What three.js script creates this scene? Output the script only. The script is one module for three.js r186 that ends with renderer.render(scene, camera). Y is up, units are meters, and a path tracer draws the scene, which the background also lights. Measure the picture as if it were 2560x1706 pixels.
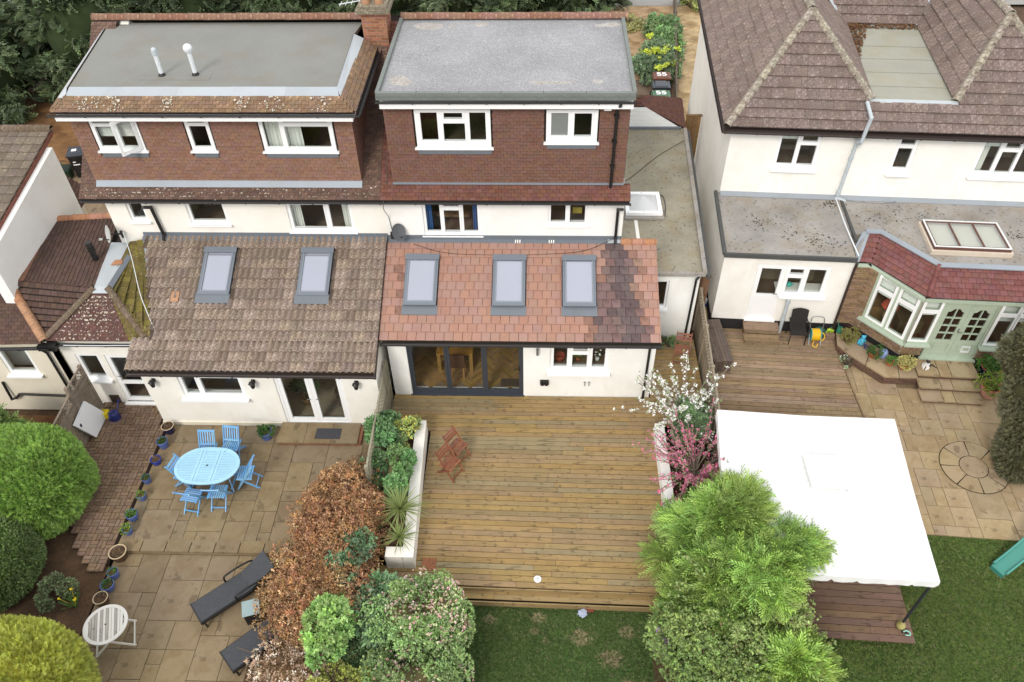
import * as THREE from 'three';
import { mergeGeometries } from 'three/addons/utils/BufferGeometryUtils.js';
import { MarchingCubes } from 'three/addons/objects/MarchingCubes.js';
import { FontLoader } from 'three/addons/loaders/FontLoader.js';
import { TextGeometry } from 'three/addons/geometries/TextGeometry.js';

// ---------- camera ----------
const scene = new THREE.Scene();
const D2R = Math.PI / 180;
const camera = new THREE.PerspectiveCamera(46.4, 1024 / 682, 0.1, 400);
camera.rotation.order = 'YXZ';
camera.position.set(0, 16.85, 15);
camera.rotation.set(-44.4 * D2R, 2.5 * D2R, -1.2 * D2R);

// ---------- sky (bright overcast), sun behind cloud, exposure ----------
let seed = 7;
function R() { seed |= 0; seed = seed + 0x6D2B79F5 | 0; let t = Math.imul(seed ^ seed >>> 15, 1 | seed); t = t + Math.imul(t ^ t >>> 7, 61 | t) ^ t; return ((t ^ t >>> 14) >>> 0) / 4294967296; }
const rr = (a, b) => a + (b - a) * R();
const ri = n => Math.floor(R() * n);
const clamp = (x, a = 0, b = 1) => Math.min(b, Math.max(a, x));
const lerp = (a, b, t) => a + (b - a) * t;
function h2(x, y, s) { let n = Math.imul(x, 374761393) + Math.imul(y, 668265263) + Math.imul(s, 974711); n = Math.imul(n ^ n >>> 13, 1274126177); return ((n ^ n >>> 16) >>> 0) / 4294967296; }
function vn(x, y, p, s) { // periodic value noise
  const xi = Math.floor(x), yi = Math.floor(y), fx = x - xi, fy = y - yi, u = fx * fx * (3 - 2 * fx), v = fy * fy * (3 - 2 * fy), m = k => ((k % p) + p) % p;
  const a = h2(m(xi), m(yi), s), b = h2(m(xi + 1), m(yi), s), c = h2(m(xi), m(yi + 1), s), d = h2(m(xi + 1), m(yi + 1), s);
  return a + (b - a) * u + (c - a) * v + (a - b - c + d) * u * v;
}
function fbm(x, y, f, s, oct = 4) { let a = .5, t = 0, n = 0; for (let i = 0; i < oct; i++) { t += a * vn(x * f, y * f, f, s + i); n += a; a *= .55; f *= 2; } return t / n; }
{
  const W = 256, H = 128, d = new Float32Array(W * H * 4);
  for (let j = 0; j < H; j++) for (let i = 0; i < W; i++) {
    const el = (j + .5) / H - .5; // -.5 nadir .. .5 zenith
    const up = Math.max(0, Math.sin(el * Math.PI));
    const cl = fbm(i / W, j / H, 4, 31, 4) - .5;
    const L = (.96 + .2 * up) * (1 + .22 * cl);
    const k = 4 * (j * W + i);
    d[k] = L * .985; d[k + 1] = L; d[k + 2] = L * 1.03; d[k + 3] = 1;
  }
  const t = new THREE.DataTexture(d, W, H, THREE.RGBAFormat, THREE.FloatType);
  t.mapping = THREE.EquirectangularReflectionMapping; t.magFilter = THREE.LinearFilter; t.minFilter = THREE.LinearFilter; t.needsUpdate = true;
  scene.background = t; scene.environment = t;
}
const sun = new THREE.DirectionalLight(0xfff8ee, 1.5);
sun.position.set(-8, 19, 19); sun.target.position.set(0, 0, -2); scene.add(sun, sun.target);
sun.castShadow = true; sun.shadow.radius = 30; sun.shadow.mapSize.set(4096, 4096);
Object.assign(sun.shadow.camera, { left: -26, right: 26, top: 26, bottom: -26, near: 1, far: 90 });
const EXPOSURE = 1.26;

// ---------- helpers ----------
const V3 = (x, y, z) => new THREE.Vector3(x, y, z);
const toV = a => Array.isArray(a) ? V3(...a) : a.clone();
const used = {};
function numbered(n) { if (!(n in used)) { used[n] = 0; return n; } used[n]++; return n + '_' + String(used[n]).padStart(3, '0'); }
function thing(name, label, category, pos = [0, 0, 0], turn = 0, group) {
  const o = new THREE.Group(); o.name = numbered(name); scene.add(o); o.position.set(...pos); o.rotation.y = turn;
  o.userData = { label, category }; if (group) o.userData.group = group; return o;
}
function structure(name) { const o = new THREE.Group(); o.name = numbered(name); o.userData.kind = 'structure'; scene.add(o); return o; }
function boxUV(g, ox = 0, oy = 0) {
  const p = g.attributes.position, n = g.attributes.normal, u = new Float32Array(p.count * 2);
  for (let i = 0; i < p.count; i++) {
    const x = p.getX(i), y = p.getY(i), z = p.getZ(i), a = Math.abs(n.getX(i)), b = Math.abs(n.getY(i)), c = Math.abs(n.getZ(i));
    let s, t; if (b >= a && b >= c) { s = x; t = z; } else if (a >= c) { s = z; t = y; } else { s = x; t = y; }
    u[2 * i] = s + ox; u[2 * i + 1] = t + oy;
  }
  g.setAttribute('uv', new THREE.BufferAttribute(u, 2)); return g;
}
function clean(g) { if (g.index) g = g.toNonIndexed(); for (const k of Object.keys(g.attributes)) if (!['position', 'normal', 'uv'].includes(k)) g.deleteAttribute(k); return g; }
function merge(gs, uv = true) {
  gs = (Array.isArray(gs) ? gs.flat(5) : [gs]).map(clean); if (gs.length > 1) for (const g of gs) if (uv || !g.attributes.uv) boxUV(g); return gs.length > 1 ? mergeGeometries(gs) : uv || !gs[0].attributes.uv ? boxUV(gs[0]) : gs[0];
}
function part(parent, name, gs, mat, o = {}) {
  const m = new THREE.Mesh(merge(gs, o.uv !== false), mat); m.name = parent === scene ? numbered(name) : name; m.castShadow = m.receiveShadow = true;
  if (o.label) m.userData.label = o.label; if (o.kind) m.userData.kind = o.kind; parent.add(m); return m;
}
function tag(m, label, category, group) { m.userData.label = label; m.userData.category = category; if (group) m.userData.group = group; return m; }
function B(x0, x1, y0, y1, z0, z1) { const g = new THREE.BoxGeometry(x1 - x0, y1 - y0, z1 - z0); g.translate((x0 + x1) / 2, (y0 + y1) / 2, (z0 + z1) / 2); return g; }
function frame(dir, up = V3(0, 1, 0)) { // matrix with X along dir, Y near up
  const x = dir.clone().normalize(); let z = V3().crossVectors(x, up); if (z.lengthSq() < 1e-6) z = V3().crossVectors(x, V3(0, 0, 1)); z.normalize(); const y = V3().crossVectors(z, x); return new THREE.Matrix4().makeBasis(x, y, z);
}
function bar(p, q, w, h, up) { p = toV(p); q = toV(q); const d = q.clone().sub(p), L = d.length(), g = new THREE.BoxGeometry(L, h, w); boxUV(g); g.applyMatrix4(frame(d, up && toV(up))); g.translate((p.x + q.x) / 2, (p.y + q.y) / 2, (p.z + q.z) / 2); return g; }
function cyl(p, q, r0, r1 = r0, seg = 10, open = false) { p = toV(p); q = toV(q); const d = q.clone().sub(p), L = d.length(), g = new THREE.CylinderGeometry(r1, r0, L, seg, 1, open); g.applyQuaternion(new THREE.Quaternion().setFromUnitVectors(V3(0, 1, 0), d.normalize())); g.translate((p.x + q.x) / 2, (p.y + q.y) / 2, (p.z + q.z) / 2); return g; }
function tube(pts, r, n = 24, seg = 6) { return new THREE.TubeGeometry(new THREE.CatmullRomCurve3(pts.map(toV)), n, r, seg, false); }
function pipe(pts, r, seg = 8) { const g = []; for (let i = 0; i + 1 < pts.length; i++) { g.push(cyl(pts[i], pts[i + 1], r, r, seg)); if (i) { const s = new THREE.SphereGeometry(r * 1.12, 8, 6); s.translate(...pts[i]); g.push(s); } } return g; }
function lathe(pts, seg = 18) { return new THREE.LatheGeometry(pts.map(p => new THREE.Vector2(p[0], p[1])), seg); }
function at(g, x, y, z, ry = 0, s = 1) { const h = g.clone(); if (s !== 1) h.scale(s, s, s); if (ry) h.rotateY(ry); h.translate(x, y, z); return h; }
// slab: outline in (u,v) on a plane; the front face lies on the plane, the body th behind it
function slab(o, u, v, outline, holes = [], th = .2, bevel = 0) {
  o = toV(o); u = toV(u).normalize(); v = toV(v).normalize(); const n = V3().crossVectors(u, v).normalize();
  const s = new THREE.Shape(outline.map(p => new THREE.Vector2(p[0], p[1])));
  for (const h of holes) { const r = h.length === 4 && !Array.isArray(h[0]) ? [[h[0], h[2]], [h[1], h[2]], [h[1], h[3]], [h[0], h[3]]] : h; s.holes.push(new THREE.Path(r.map(p => new THREE.Vector2(p[0], p[1])))); }
  const g = new THREE.ExtrudeGeometry(s, { depth: th, bevelEnabled: bevel > 0, bevelSize: bevel, bevelThickness: bevel, bevelSegments: 1, curveSegments: 10 });
  g.translate(0, 0, -th); boxUV(g); g.applyMatrix4(new THREE.Matrix4().makeBasis(u, v, n).setPosition(o)); return g;
}
const rect = (x0, x1, y0, y1) => [[x0, y0], [x1, y0], [x1, y1], [x0, y1]];
// prism over a 3D polygon (planar or nearly), th downwards along the normal
function poly(pts, th = .04, hint = V3(0, 1, 0)) {
  pts = pts.map(toV); const n = V3().crossVectors(pts[1].clone().sub(pts[0]), pts[2].clone().sub(pts[0])).normalize(); if (n.dot(hint) < 0) { pts.reverse(); n.negate(); }
  const c = pts.length, lo = pts.map(p => p.clone().addScaledVector(n, -th)), a = []; const tri = (p, q, r) => a.push(p.x, p.y, p.z, q.x, q.y, q.z, r.x, r.y, r.z);
  for (let i = 1; i + 1 < c; i++) { tri(pts[0], pts[i], pts[i + 1]); tri(lo[0], lo[i + 1], lo[i]); }
  for (let i = 0; i < c; i++) { const j = (i + 1) % c; tri(pts[i], lo[i], lo[j]); tri(pts[i], lo[j], pts[j]); }
  const g = new THREE.BufferGeometry(); g.setAttribute('position', new THREE.Float32BufferAttribute(a, 3)); g.computeVertexNormals(); boxUV(g); return g;
}
// ---------- textures ----------
const enc = v => v <= .0031308 ? v * 12.92 : 1.055 * Math.pow(v, 1 / 2.4) - .055;
function tex(N, size, fn, srgb = true, lin = false) { // lin: fn gives linear multipliers
  const d = new Uint8Array(N * N * 4);
  for (let j = 0; j < N; j++) for (let i = 0; i < N; i++) { const c = fn(i / N, j / N), k = 4 * (j * N + i); let v = typeof c === 'number' ? [c, c, c] : c; if (lin) v = v.map(q => enc(clamp(q))); d[k] = clamp(v[0]) * 255; d[k + 1] = clamp(v[1]) * 255; d[k + 2] = clamp(v[2]) * 255; d[k + 3] = 255; }
  const t = new THREE.DataTexture(d, N, N, THREE.RGBAFormat); t.wrapS = t.wrapT = THREE.RepeatWrapping; t.magFilter = THREE.LinearFilter; t.minFilter = THREE.LinearMipmapLinearFilter; t.generateMipmaps = true; if (srgb) t.colorSpace = THREE.SRGBColorSpace;
  t.repeat.set(1 / size, 1 / size); t.needsUpdate = true; return t;
}
const mix3 = (a, b, t) => [lerp(a[0], b[0], t), lerp(a[1], b[1], t), lerp(a[2], b[2], t)];
const ss = (a, b, x) => { const t = clamp((x - a) / (b - a)); return t * t * (3 - 2 * t); };
const T = {
  fine: tex(256, .9, (x, y) => .86 + .12 * (fbm(x, y, 32, 3, 2) - .5) + .16 * (fbm(x, y, 4, 5, 3) - .5), true, true),
  stain: tex(512, 3.1, (x, y) => { const a = fbm(x, y, 4, 11, 5), b = fbm(x, y, 24, 12, 3), st = ss(.56, .75, fbm(x, y, 3, 13, 4) * .75 + .25 * vn(x * 40, y * 5, 40, 14)); return mix3([.98, .977, .97], [.86, .835, .79], clamp(.4 * ss(.45, .75, a) + .12 * b + .35 * st)); }, true, true),
  stuccoB: tex(256, .35, (x, y) => fbm(x, y, 24, 21, 3), false),
  felt: tex(512, 1.6, (x, y) => { const g = vn(x * 170, y * 170, 170, 41), a = fbm(x, y, 4, 42, 4), b = fbm(x, y, 16, 47, 3); const k = .70 + .26 * (g - .5) + .12 * (a - .5) + .12 * (b - .5) + (g > .93 ? .2 : 0); return [k, k, k * 1.01]; }, true, true),
  feltA: tex(512, 4.7, (x, y) => { const g = vn(x * 220, y * 220, 220, 151), a = fbm(x, y, 5, 152, 5), b = ss(.5, .75, fbm(x, y, 7, 153, 4)); const k = .92 + .08 * (g - .5) + .2 * (a - .5); return mix3([k, k, k], [k * .95, k * .9, k * .8], b * .6); }, true, true),
  feltB: tex(512, 2.7, (x, y) => { const g = vn(x * 200, y * 200, 200, 43), a = fbm(x, y, 4, 44, 5), b = ss(.5, .72, fbm(x, y, 6, 45, 4)), m = ss(.7, .8, fbm(x, y, 40, 46, 2)); const c = mix3([.82, .81, .80], [.78, .73, .66], b); const k = .92 + .24 * (g - .5) + .5 * (a - .5) - .35 * m; return [c[0] * k, c[1] * k, c[2] * k]; }, true, true),
  wood: tex(512, 1.7, (x, y) => { const g = vn(x * 6, y * 150, 300, 51) * .5 + vn(x * 12, y * 300, 300, 52) * .5, a = fbm(x, y, 5, 53, 4), kn = ss(.8, .9, vn(x * 14, y * 40, 280, 57)); const k = .82 + .22 * (g - .5) + .34 * (a - .5) - .3 * kn; return [k, k * lerp(1, .97, a), k * lerp(1, .93, a)]; }, true, true),
  tile: tex(512, 1.3, (x, y) => { const a = fbm(x, y, 8, 61, 4), b = fbm(x, y, 48, 62, 2), m = ss(.62, .74, fbm(x, y, 12, 63, 3)); const k = .82 + .3 * (a - .5) + .16 * (b - .5) - .22 * m; return [k, k * .99, k * .97]; }, true, true),
  lichen: tex(512, 1.5, (x, y) => { const a = fbm(x, y, 6, 71, 4), w = ss(.64, .70, vn(x * 34, y * 34, 34, 72) * .6 + .4 * fbm(x, y, 5, 73, 3)), o = ss(.75, .82, fbm(x, y, 9, 74, 3)); let c = mix3([.50, .48, .46], [.68, .66, .63], a); c = mix3(c, [1, .98, .93], w); return mix3(c, [.8, .66, .42], o * .3); }, true, true),
  lichenR: tex(512, 1.6, (x, y) => { const a = fbm(x, y, 6, 85, 4), w = ss(.52, .62, vn(x * 40, y * 40, 40, 86) * .45 + .55 * fbm(x, y, 5, 87, 4)), g = vn(x * 90, y * 90, 90, 88), dk = ss(.7, .8, vn(x * 50, y * 50, 50, 89)); let c = mix3([.48, .45, .43], [.66, .61, .57], a); c = mix3(c, [1, .97, .94], w * lerp(.35, 1, g)); return mix3(c, [.3, .27, .25], dk * .5); }, true, true),
  lichenH: tex(512, 1.4, (x, y) => { const a = fbm(x, y, 6, 81, 4), w = ss(.52, .66, vn(x * 64, y * 64, 64, 82) * .6 + .4 * fbm(x, y, 9, 83, 4)), dk = ss(.68, .8, vn(x * 50, y * 50, 50, 84)); let c = mix3([.46, .44, .42], [.66, .63, .60], a); c = mix3(c, [1, .98, .93], w); return mix3(c, [.35, .31, .28], dk * .6); }, true, true),
  stone: tex(512, 2.3, (x, y) => { const a = fbm(x, y, 4, 91, 5), b = ss(.5, .7, fbm(x, y, 6, 92, 4)), g = vn(x * 200, y * 200, 200, 93), d = ss(.62, .75, fbm(x, y, 10, 94, 4)); let c = mix3([.94, .88, .78], [.70, .65, .60], a); c = mix3(c, [.58, .49, .37], b * .5); c = mix3(c, [.34, .30, .25], d * .6); const k = 1 + .18 * (g - .5); return [c[0] * k, c[1] * k, c[2] * k]; }, true, true),
  lawn: tex(512, 4.3, (x, y) => { const a = fbm(x, y, 5, 101, 5), b = fbm(x, y, 60, 102, 2), p = ss(.62, .74, fbm(x, y, 7, 103, 4)); let c = mix3([.13, .21, .05], [.22, .31, .09], a); c = mix3(c, [.45, .40, .22], p * .35); const k = .75 + .5 * b; return [c[0] * k, c[1] * k, c[2] * k]; }),
  gravel: tex(512, 1.8, (x, y) => { const g = vn(x * 90, y * 90, 90, 111), h = vn(x * 45, y * 45, 45, 112), a = fbm(x, y, 4, 113, 5), m = ss(.55, .75, fbm(x, y, 3, 114, 4)); let c = mix3([.70, .63, .52], [.93, .88, .80], g * .6 + h * .4); c = mix3(c, [.55, .46, .34], m * .5); const k = .85 + .3 * (a - .5) * 2 * .5; return [c[0] * k, c[1] * k, c[2] * k]; }),
  soil: tex(256, 1.1, (x, y) => { const g = vn(x * 60, y * 60, 60, 121), a = fbm(x, y, 6, 122, 4); return mix3([.22, .16, .11], [.42, .32, .22], clamp(a * .7 + g * .4 - .1)); }),
  fleck: tex(256, .5, (x, y) => .78 + .4 * (vn(x * 60, y * 60, 60, 131) - .5) + .2 * (fbm(x, y, 6, 132, 3) - .5), true, true),
};
function mat(color, o = {}) {
  const { map, rough = .85, metal = 0, bump, bs = .004, ...rest } = o;
  const m = new THREE.MeshPhysicalMaterial({ roughness: rough, metalness: metal, ...rest });
  if (Array.isArray(color)) m.color.setRGB(...color); else m.color.set(color);
  if (map) m.map = map; if (bump) { m.bumpMap = bump; m.bumpScale = bs; } return m;
}
function tones(hex, n, dv, o, dh = .012) { const a = [], c = new THREE.Color(hex), h = {}; c.getHSL(h); for (let i = 0; i < n; i++) { const k = n > 1 ? i / (n - 1) * 2 - 1 : 0; const d = new THREE.Color().setHSL(h.h + dh * Math.sin(i * 2.4), clamp(h.s * (1 + .12 * Math.cos(i * 1.9))), clamp(h.l * (1 + dv * k))); a.push(mat(d, o)); } return a; }
const M = {
  white: mat(0xf8f8f5, { map: T.stain, bump: T.stuccoB, bs: .003 }), cream: mat(0xf8f5ed, { map: T.stain, bump: T.stuccoB, bs: .003 }), creamR: mat(0xf8f6f0, { map: T.stain, bump: T.stuccoB, bs: .003 }), creamDirty: mat(0xe9e1cf, { map: T.stain, bump: T.stuccoB, bs: .004 }),
  upvc: mat(0xf5f6f6, { rough: .35 }), upvcAged: mat(0xe9ebe9, { rough: .4, map: T.fine }), sage: mat(0xb9c7b2, { rough: .5, map: T.fine }), anthracite: mat(0x3a3f47, { rough: .4 }),
  black: mat(0x1b1a19, { rough: .5 }), gutter: mat(0x2b2725, { rough: .55, map: T.fine }), brownG: mat(0x3a2e29, { rough: .55, map: T.fine }), greyPipe: mat(0xc3ccd0, { rough: .5, map: T.fine }), whitePipe: mat(0xe8edef, { rough: .4, map: T.fine }),
  lead: mat(0x9aa2ab, { rough: .55, metal: .15, map: T.stain }), leadD: mat(0x6e757d, { rough: .6, map: T.stain }), leadL: mat(0xb2b9be, { rough: .5, map: T.stain }),
  glass: new THREE.MeshPhysicalMaterial({ color: 0xf2f7f5, transmission: 1, thickness: 0, roughness: .015, ior: 1.5 }),
  skyGlass: new THREE.MeshPhysicalMaterial({ color: 0xc3c6d4, metalness: .42, transmission: .58, thickness: 0, roughness: .03, ior: 1.6 }),
  frosted: new THREE.MeshPhysicalMaterial({ color: 0xe8efec, transmission: .75, thickness: 0, roughness: .45, ior: 1.5 }),
  dome: new THREE.MeshPhysicalMaterial({ color: 0xf3f4f4, transmission: .45, thickness: 0, roughness: .15, ior: 1.45 }),
  feltG: mat(0xb0b3b4, { map: T.felt, rough: .95 }), feltA: mat(0x84847f, { map: T.feltA, rough: .95 }), feltGreen: mat(0x8b918b, { map: T.felt, rough: .95 }), feltB: mat(0xa6a29d, { map: T.feltB, rough: .95 }), feltMoss: mat(0xa09a88, { map: T.feltB, rough: .95 }), feltPale: mat(0xa09f92, { map: T.feltA, rough: .95 }), feltDark: mat(0x5b5c5a, { map: T.felt, rough: .95 }),
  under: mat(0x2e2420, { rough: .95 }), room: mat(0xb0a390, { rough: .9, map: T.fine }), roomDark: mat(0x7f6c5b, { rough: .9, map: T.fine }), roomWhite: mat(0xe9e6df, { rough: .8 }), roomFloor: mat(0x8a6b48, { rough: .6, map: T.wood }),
  blind: mat(0xe8e8e2, { rough: .8 }), curtain: mat(0xe4e3dd, { rough: .9 }), curtainBlue: mat(0x3d6fae, { rough: .9, map: T.fleck }),
  mortar: mat(0xb0a698, { rough: .95, map: T.fine }), plinth: mat(0x201f20, { rough: .8 }), soil: mat(0xffffff, { map: T.soil, rough: 1 }),
  fenceWood: mat(0x97897a, { map: T.wood, rough: .9 }), redWood: mat(0x8a5140, { map: T.wood, rough: .7 }), darkWood: mat(0x57473c, { map: T.wood, rough: .8 }),
  steel: mat(0x9aa0a4, { metal: .8, rough: .35 }), fabric: mat(0xe4e4e2, { rough: .8 }),
};
const blues = tones(0x7fb6e4, 3, .03, { rough: .5, map: T.fine }), tableBlue = mat(0xa9d8ee, { rough: .45, map: T.fine });
// shared geometry for box pieces with several texture offsets
const geoCache = {};
function pieceGeos(w, h, d, n = 5) { const k = [w, h, d].map(v => v.toFixed(4)).join(); return geoCache[k] || (geoCache[k] = Array.from({ length: n }, (_, i) => boxUV(new THREE.BoxGeometry(w, h, d), i * .37 + .11, i * .61 + .2))); }
const CAM = camera.position.clone();
// put pieces as single meshes (the nearest `limit`), the rest merged as stuff
const tmpM = new THREE.Matrix4();
function place(parent, name, list, mats, limit = 300, stuffName) {
  parent.updateWorldMatrix(true, false); const W = parent.matrixWorld, p = V3();
  for (const t of list) t.d = p.copy(t.pos).applyMatrix4(W).distanceTo(CAM) / Math.sqrt(t.area || 1);
  list.sort((a, b) => a.d - b.d);
  const rest = [];
  list.forEach((t, i) => {
    if (i < limit) { const m = new THREE.Mesh(t.geo, mats[t.tone]); m.name = name; m.position.copy(t.pos); m.quaternion.copy(t.q); m.scale.set(t.sx || 1, t.sy || 1, t.sz || 1); m.castShadow = m.receiveShadow = true; parent.add(m); }
    else {
      const g = clean(t.geo.clone()); g.applyMatrix4(tmpM.compose(t.pos, t.q, V3(t.sx || 1, t.sy || 1, t.sz || 1))); const c = mats[t.tone].color, n = g.attributes.position.count, a = new Float32Array(n * 3); for (let k = 0; k < n; k++) { a[3 * k] = c.r; a[3 * k + 1] = c.g; a[3 * k + 2] = c.b; } g.setAttribute('color', new THREE.BufferAttribute(a, 3)); rest.push(g);
    }
  });
  if (rest.length) { const sm = mats[0].clone(); sm.color.set(0xffffff); sm.vertexColors = true; const m = new THREE.Mesh(mergeGeometries(rest), sm); m.name = stuffName || name + 's'; m.userData.kind = 'stuff'; m.castShadow = m.receiveShadow = true; parent.add(m); }
}
// courses of tiles on a quad P00-P10 (lower edge) to P01-P11 (upper edge)
function patchTiles(parent, name, P00, P10, P11, P01, o) {
  const { vg, gauge, tw, th = .02, over = 1.3, mats, limit = 300, holes = [], bond = .5, tone, geos, lift = 0, tiltK = 1, list: L0 } = o; [P00, P10, P11, P01] = [P00, P10, P11, P01].map(toV);
  const hint = o.hint ? toV(o.hint) : V3(0, 1, 0), u0 = P10.clone().sub(P00).normalize();
  const eL = P01.clone().sub(P00), eR = P11.clone().sub(P10), mid = P01.clone().add(P11).sub(P00).sub(P10).multiplyScalar(.5); const H = mid.clone().addScaledVector(u0, -mid.dot(u0)).length(), n = Math.max(1, Math.round(H / gauge)), g = H / n, len = g * over;
  const gs = geos || pieceGeos(tw - (vg || Math.min(.01, tw * .045)), th, +len.toFixed(3)), list = L0 || [], tilt = new THREE.Quaternion().setFromAxisAngle(V3(1, 0, 0), -Math.atan2(th * .9, g) * tiltK);
  for (let i = 0; i < n; i++) {
    const t = (i + .5) / n, A = P00.clone().addScaledVector(eL, t), C = P10.clone().addScaledVector(eR, t), u = C.clone().sub(A), rl = u.length(); if (rl < .02) continue; u.normalize();
    let v = P01.clone().lerp(P11, .5).sub(P00.clone().lerp(P10, .5)); v.addScaledVector(u, -v.dot(u)).normalize(); const nn = V3().crossVectors(u, v); let uu = u; if (nn.dot(hint) < 0) { nn.negate(); uu = u.clone().negate(); }
    const q = new THREE.Quaternion().setFromRotationMatrix(tmpM.makeBasis(uu, nn, v.clone().negate())).multiply(tilt);
    const s0 = A.clone().sub(P00).dot(u0); let iv = [[s0, s0 + rl]]; const tc = (i + .5) * g;
    for (const h of holes) if (tc > h[2] && tc < h[3]) iv = iv.flatMap(([a, b]) => { const r = []; if (h[0] > a) r.push([a, Math.min(b, h[0])]); if (h[1] < b) r.push([Math.max(a, h[1]), b]); return r.filter(x => x[1] - x[0] > .01); });
    const off = (i % 2 ? bond : 0) * tw;
    for (const [a, b] of iv) for (let k = Math.floor((a - off) / tw); off + k * tw < b; k++) {
      const lo = Math.max(a, off + k * tw), hi = Math.min(b, off + (k + 1) * tw); if (hi - lo < .02) continue; const sc = (lo + hi) / 2;
      const pos = A.clone().addScaledVector(u, sc - s0).addScaledVector(v, (len - g) * .5 + rr(-.003, .003)).addScaledVector(nn, th * .9 + lift + rr(0, .003));
      const qq = q.clone(); if (R() < .3) qq.multiply(new THREE.Quaternion().setFromAxisAngle(V3(0, 1, 0), rr(-.012, .012)));
      list.push({ pos, q: qq, sx: (hi - lo) / tw, geo: gs[ri(gs.length)], tone: tone ? tone(sc, tc, i, k) : ri(mats.length), area: tw * g });
    }
  }
  if (!L0) place(parent, name, list, mats, limit); return list;
}
function caps(parent, p, q, r, len, mats, name = 'ridge_tile') {
  p = toV(p); q = toV(q); const d = q.clone().sub(p), L = d.length(), n = Math.max(1, Math.round(L / len)), l = L / n; d.normalize(); const k = 'cap' + r + l.toFixed(3); const g = geoCache[k] || (geoCache[k] = (() => { const a = new THREE.CylinderGeometry(r, r * .94, l * 1.04, 12, 1, true, 0, Math.PI); a.rotateZ(Math.PI / 2); a.rotateX(0); const b = a.clone(); const bb = new THREE.TorusGeometry(r, r * .09, 5, 10, Math.PI); bb.rotateY(Math.PI / 2); bb.translate(-l * .5, 0, 0); return boxUV(mergeGeometries([clean(a), clean(bb)])); })());
  for (let i = 0; i < n; i++) { const m = new THREE.Mesh(g, mats[ri(mats.length)]); m.name = name; m.quaternion.setFromRotationMatrix(frame(d)); m.position.copy(p).addScaledVector(d, (i + .5) * l); m.position.y += rr(-.004, .006); m.castShadow = m.receiveShadow = true; parent.add(m); }
}
// ---------- windows ----------
// lights: [x0,x1,y0,y1,flag] glass rectangles in metres from the lower left corner of the frame
function windowPart(parent, name, o, u, n, w, h, lights, opt = {}) {
  o = toV(o); u = toV(u).normalize(); n = toV(n).normalize(); const up = V3(0, 1, 0), fm = opt.mat || M.upvc, dep = opt.recess ?? .05;
  const base = o.clone().addScaledVector(n, -dep), outl = opt.outline || rect(0, w, 0, h);
  const gs = [slab(base, u, up, outl, lights.map(l => l.slice(0, 4)), .07)];
  const f = part(parent, name, gs, fm, { label: opt.label });
  for (const l of lights) {
    const fl = l[4] || '';
    if (fl.includes('c')) { const e = opt.casE || .045; const cg = slab(base.clone().addScaledVector(n, .018), u, up, rect(l[0] - e, l[1] + e, l[2] - e, l[3] + e), [l.slice(0, 4)], .03); part(f, 'casement', cg, opt.casMat || fm); }
    if (fl.includes('x')) continue;
    const pg = new THREE.PlaneGeometry(l[1] - l[0] + .01, l[3] - l[2] + .01); pg.applyMatrix4(new THREE.Matrix4().makeBasis(u, up, n)); const c = base.clone().addScaledVector(u, (l[0] + l[1]) / 2).addScaledVector(up, (l[2] + l[3]) / 2).addScaledVector(n, -.035); pg.translate(c.x, c.y, c.z);
    part(f, 'pane', pg, fl.includes('f') ? M.frosted : M.glass);
  }
  if (opt.sill !== 0) { const a = opt.sill || .08, c = o.clone(); part(f, 'sill', bar(c.clone().addScaledVector(u, -.06).addScaledVector(n, a / 2 - .04).add(V3(0, -.02, 0)), c.clone().addScaledVector(u, w + .06).addScaledVector(n, a / 2 - .04).add(V3(0, -.02, 0)), a + .1, .045), opt.sillMat || fm); }
  return f;
}
// room lining: a box open towards +n behind the wall plane
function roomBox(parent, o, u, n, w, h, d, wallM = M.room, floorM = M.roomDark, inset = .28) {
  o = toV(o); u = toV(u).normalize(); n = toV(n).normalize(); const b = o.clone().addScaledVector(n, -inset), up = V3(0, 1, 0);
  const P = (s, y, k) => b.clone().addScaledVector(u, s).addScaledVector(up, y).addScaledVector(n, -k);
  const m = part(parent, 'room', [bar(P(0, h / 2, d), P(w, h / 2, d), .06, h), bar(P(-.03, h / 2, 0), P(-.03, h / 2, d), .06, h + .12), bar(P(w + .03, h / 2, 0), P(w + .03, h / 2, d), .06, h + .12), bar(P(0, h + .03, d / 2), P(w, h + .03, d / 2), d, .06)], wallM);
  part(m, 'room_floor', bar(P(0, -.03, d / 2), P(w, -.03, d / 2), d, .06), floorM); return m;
}
function drape(o, u, w, h, folds, amp, n) { // hanging folded cloth
  const N = folds * 6, g = new THREE.PlaneGeometry(w, h, N, 1), p = g.attributes.position; for (let i = 0; i < p.count; i++) p.setZ(i, amp * Math.sin((p.getX(i) / w + .5) * folds * Math.PI * 2)); g.computeVertexNormals(); u = toV(u).normalize(); n = toV(n).normalize(); g.applyMatrix4(new THREE.Matrix4().makeBasis(u, V3(0, 1, 0), n)); o = toV(o); g.translate(o.x + u.x * w / 2, o.y + h / 2, o.z + u.z * w / 2); return g;
}
function blindSlats(o, u, w, h, n, step = .05) { const gs = []; o = toV(o); u = toV(u).normalize(); for (let y = 0; y < h; y += step) { const a = o.clone().add(V3(0, y, 0)); gs.push(bar(a, a.clone().addScaledVector(u, w), .035, .006, V3(0, 1, 0).addScaledVector(toV(n), .6))); } return gs; }
const renderer = new THREE.WebGLRenderer({ antialias: true });
renderer.toneMapping = THREE.LinearToneMapping; renderer.shadowMap.enabled = true; renderer.setSize(1024, 682);
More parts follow.
